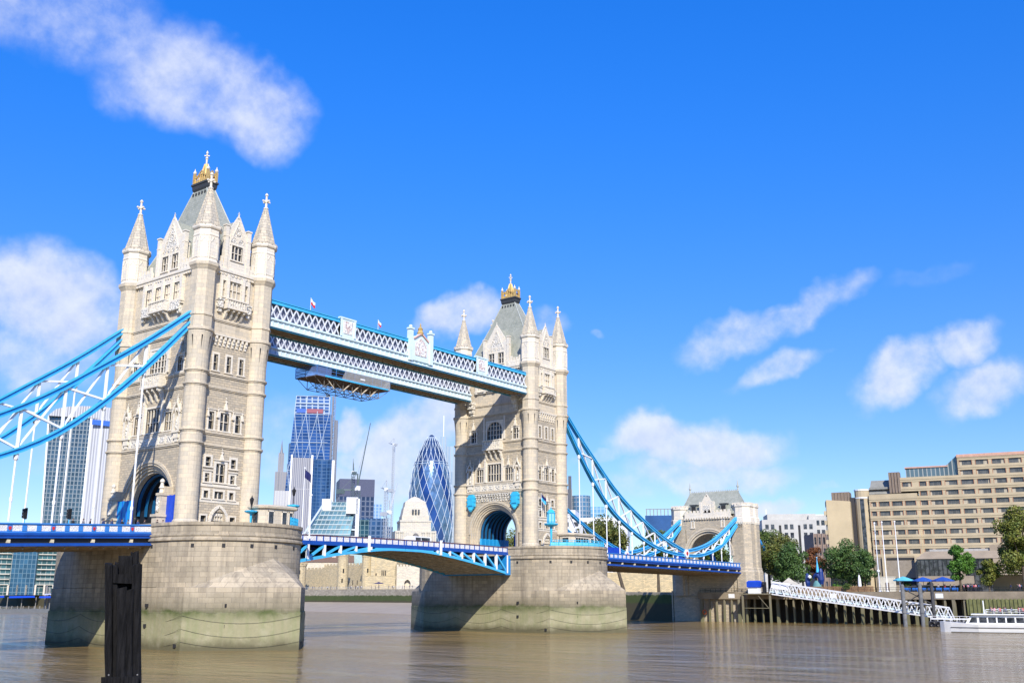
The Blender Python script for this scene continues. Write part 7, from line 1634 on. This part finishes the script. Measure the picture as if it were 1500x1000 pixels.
parasol(139.5, -61.3, 2.7, 10.7, plain('blue_canvas_b', (.01,.07,.36), .8), 'open deep blue parasol beside the small bright tree')
for (x, y, lb) in ((141,-45.0,'tall white flagpole, leftmost of the three in front of the hotel'),(138.5,-47.7,'tall white flagpole, middle one of the three in front of the hotel'),(138.5,-51.0,'tall white flagpole, rightmost of the three in front of the hotel')): flagpole(x, y, 8, 17.6, lb, None, .16, 'white flagpoles in front of the hotel')
m = MB(); [m.box(136, 136.9, -54-k*1.9, -52.7-k*1.9, 8.35, 8.9) for k in range(7)]; [m.box(136.1, 136.2, -54-k*1.9, -53.9-k*1.9, 8, 8.4) for k in range(7)]; single('blue_bench', m, plain('bench_blue', (.02,.14,.5), .6), 'row of blue benches along the terrace below the parasols', 'bench', (136, -60, 8))
m = MB(); m.tube((139,-45.6,8), (139,-45.6,13), .08, n=8); m.ball((139,-45.6,13.2), .38, 10, 6); single('globe_lamp', m, [M_WP], 'white globe lamp in front of the cream kiosk', 'lamp', (139, -45.6, 8))
# blue sculpture: a figure leaping beside a dolphin, dark blue bronze with hoops
x, y = 143.0, -27.5; root = thing('fountain_sculpture', 'blue painted fountain group with a spire, behind the gangway', 'sculpture', (x, y, 8), None, (x, y, 8))
m = MB(); m.lathe(x, y, [(2.2,8),(2.2,8.6),(1.4,9),(1.0,10.2),(.5,11.0)], 14); mesh_obj('basin', m, [plain('verdigris', (.10,.25,.26), .7)], root)
m = MB(); P = [(x,y-.2,9.6),(x,y-.9,10.6),(x,y-1.0,11.8),(x,y-.3,12.6),(x,y+.6,12.3),(x,y+1.0,11.5)]
for a, b, r0, r1 in zip(P[:-1], P[1:], (.25,.6,.75,.7,.45), (.6,.75,.7,.45,.2)): m.tube(a, b, r0, r1, 8)
m.lathe(x, y-1.3, [(.5,10),(.8,11.2),(.6,13.4),(.3,14.2)], 8); m.lathe(x, y+2.6, [(.4,9),(.7,10.4),(.5,12.5),(.2,13)], 8); mesh_obj('dolphin', m, [plain('dark_blue_bronze', (.006,.03,.16), .45)], root)
m = MB(); m.lathe(x, y-.4, [(.45,13.2),(.3,14.6),(.14,15.8),(.05,17.0)], 8); m.ball((x,y-.4,17.1), .2, 6, 4); mesh_obj('spire', m, [M_LB], root)
m = MB(); m.ball((x-.9,y+1.6,12.0), .5, 8, 5); mesh_obj('white_roundel', m, [M_WP], root)
# life ring
m = MB(); ring(m, (132.9, 1.6, 2.6), .55, .14); single('life_ring', m, plain('life_ring_orange', (.6,.12,.03), .6), 'orange life ring on the leftmost quay pile', 'life ring', (132.9, 1.6, 2.6))
# red and blue crates on the quay
m = MB(); m.box(136,137,-9.6,-8.6,7.95,9.3); m.box(136.1,136.9,-9.5,-8.7,9.3,9.45); single('blue_bin', m, M_HBLU, 'blue bin on the quay below the gatehouse', 'bin', (136.5,-9.1,7.95)); m = MB(); m.box(136,137,-8.3,-7.5,7.95,9.0); m.box(135.95,137.05,-8.35,-7.45,9.0,9.15); single('red_bin', m, M_RED, 'red bin on the quay beside the blue bin', 'bin', (136.5,-7.9,7.95))

# ---------------------------------------------------------------- foreground: weathered mooring timbers
def oldwood():
    t = NT('blackened_timber'); p = t.pos(); mp = t.n('ShaderNodeMapping'); mp.inputs['Scale'].default_value = (9,9,.7); t.l(p, mp.inputs[0]); n = t.noise(mp.outputs[0], 2, 7, .65); n2 = t.noise(p, 1.2, 4)
    c = t.mix(t.remap(n.outputs['Fac'], .4, .8), (.003,.003,.0035), (.022,.021,.022)); c = t.mix(t.remap(n2.outputs['Fac'], .55, .8, 0, .4), c, (.026,.027,.034)); t.bump(n.outputs['Fac'], 1.0, .06); return t.done(c, .9, 0, .2)
M_OLD = oldwood()
def at_y(px_az, dist): return polar(px_az, dist)
fx, fy = polar(32.52, 25.5)
root = thing('timber_mooring_post', 'black weathered bundle of timber posts standing in the river in the foreground', 'mooring post', (fx, fy, 0), None, (fx, fy, 0))
rt = Vector((math.cos(R(32.52)), -math.sin(R(32.52)))); fd = Vector((math.sin(R(32.52)), math.cos(R(32.52))))
pw = random.Random(5)
for (u, v, w, dp, zt, lean) in ((-.36,0,.20,.30,7.42,-.01),(-.20,.10,.18,.3,7.40,0),(-.03,-.12,.26,.28,6.92,0),(.16,-.10,.18,.26,6.86,.01),(.33,.02,.26,.34,7.42,.015),(.02,.28,.5,.25,7.45,0),(.30,.3,.2,.25,7.72,0)):
    m = MB(); rings = []; N = 14
    for i in range(N+1):
        z = -1.5+(zt+1.5)*i/N; k = 1+pw.uniform(-.06,.06); c = Vector((fx,fy))+rt*(u*.86+(lean-.085)*(z-6)+pw.uniform(-.012,.012))+fd*v; r = []
        for j in range(10):
            a = 2*math.pi*j/10; ex = math.copysign(abs(math.cos(a))**.55, math.cos(a))*w*.43*k*(1+pw.uniform(-.05,.05)); ey = math.copysign(abs(math.sin(a))**.55, math.sin(a))*dp/2*k; q = c+rt*ex+fd*ey
            r.append((q.x, q.y, z+(pw.uniform(-.07,.05) if i == N else 0)))
        rings.append(r)
    m.loft(rings); mesh_obj('post', m, [M_OLD], root)
def fbox(m, u0, u1, v0, v1, z0, z1):
    vs = []
    for z in (z0, z1):
        for u, v in ((u0,v0),(u1,v0),(u1,v1),(u0,v1)): q = Vector((fx,fy))+rt*(u*.9-.085*(z-6))+fd*v; vs.append((q.x+pw.uniform(-.01,.01), q.y, z+pw.uniform(-.01,.01)))
    m.add(vs, [(3,2,1,0),(4,5,6,7),(0,1,5,4),(1,2,6,5),(2,3,7,6),(3,0,4,7)])
m = MB(); fbox(m, -.5, .36, -.34, -.14, 3.9, 4.98); mesh_obj('waling', m, [M_OLD], root)
m = MB(); fbox(m, -.25, .2, -.1, .2, 7.0, 7.2); fbox(m, -.12, .22, .12, .3, 7.15, 7.62); mesh_obj('cross_block', m, [M_OLD], root)
m = MB(); [m.ball(tuple((Vector((fx,fy))+rt*(u+.085)-fd*.25).to_3d()+Vector((0,0,z))), .02, 6, 4) for u, z in ((-.3,5.02),(.3,5.01))]; mesh_obj('bolt', m, [M_GRY], root)
bpy.context.view_layer.update()
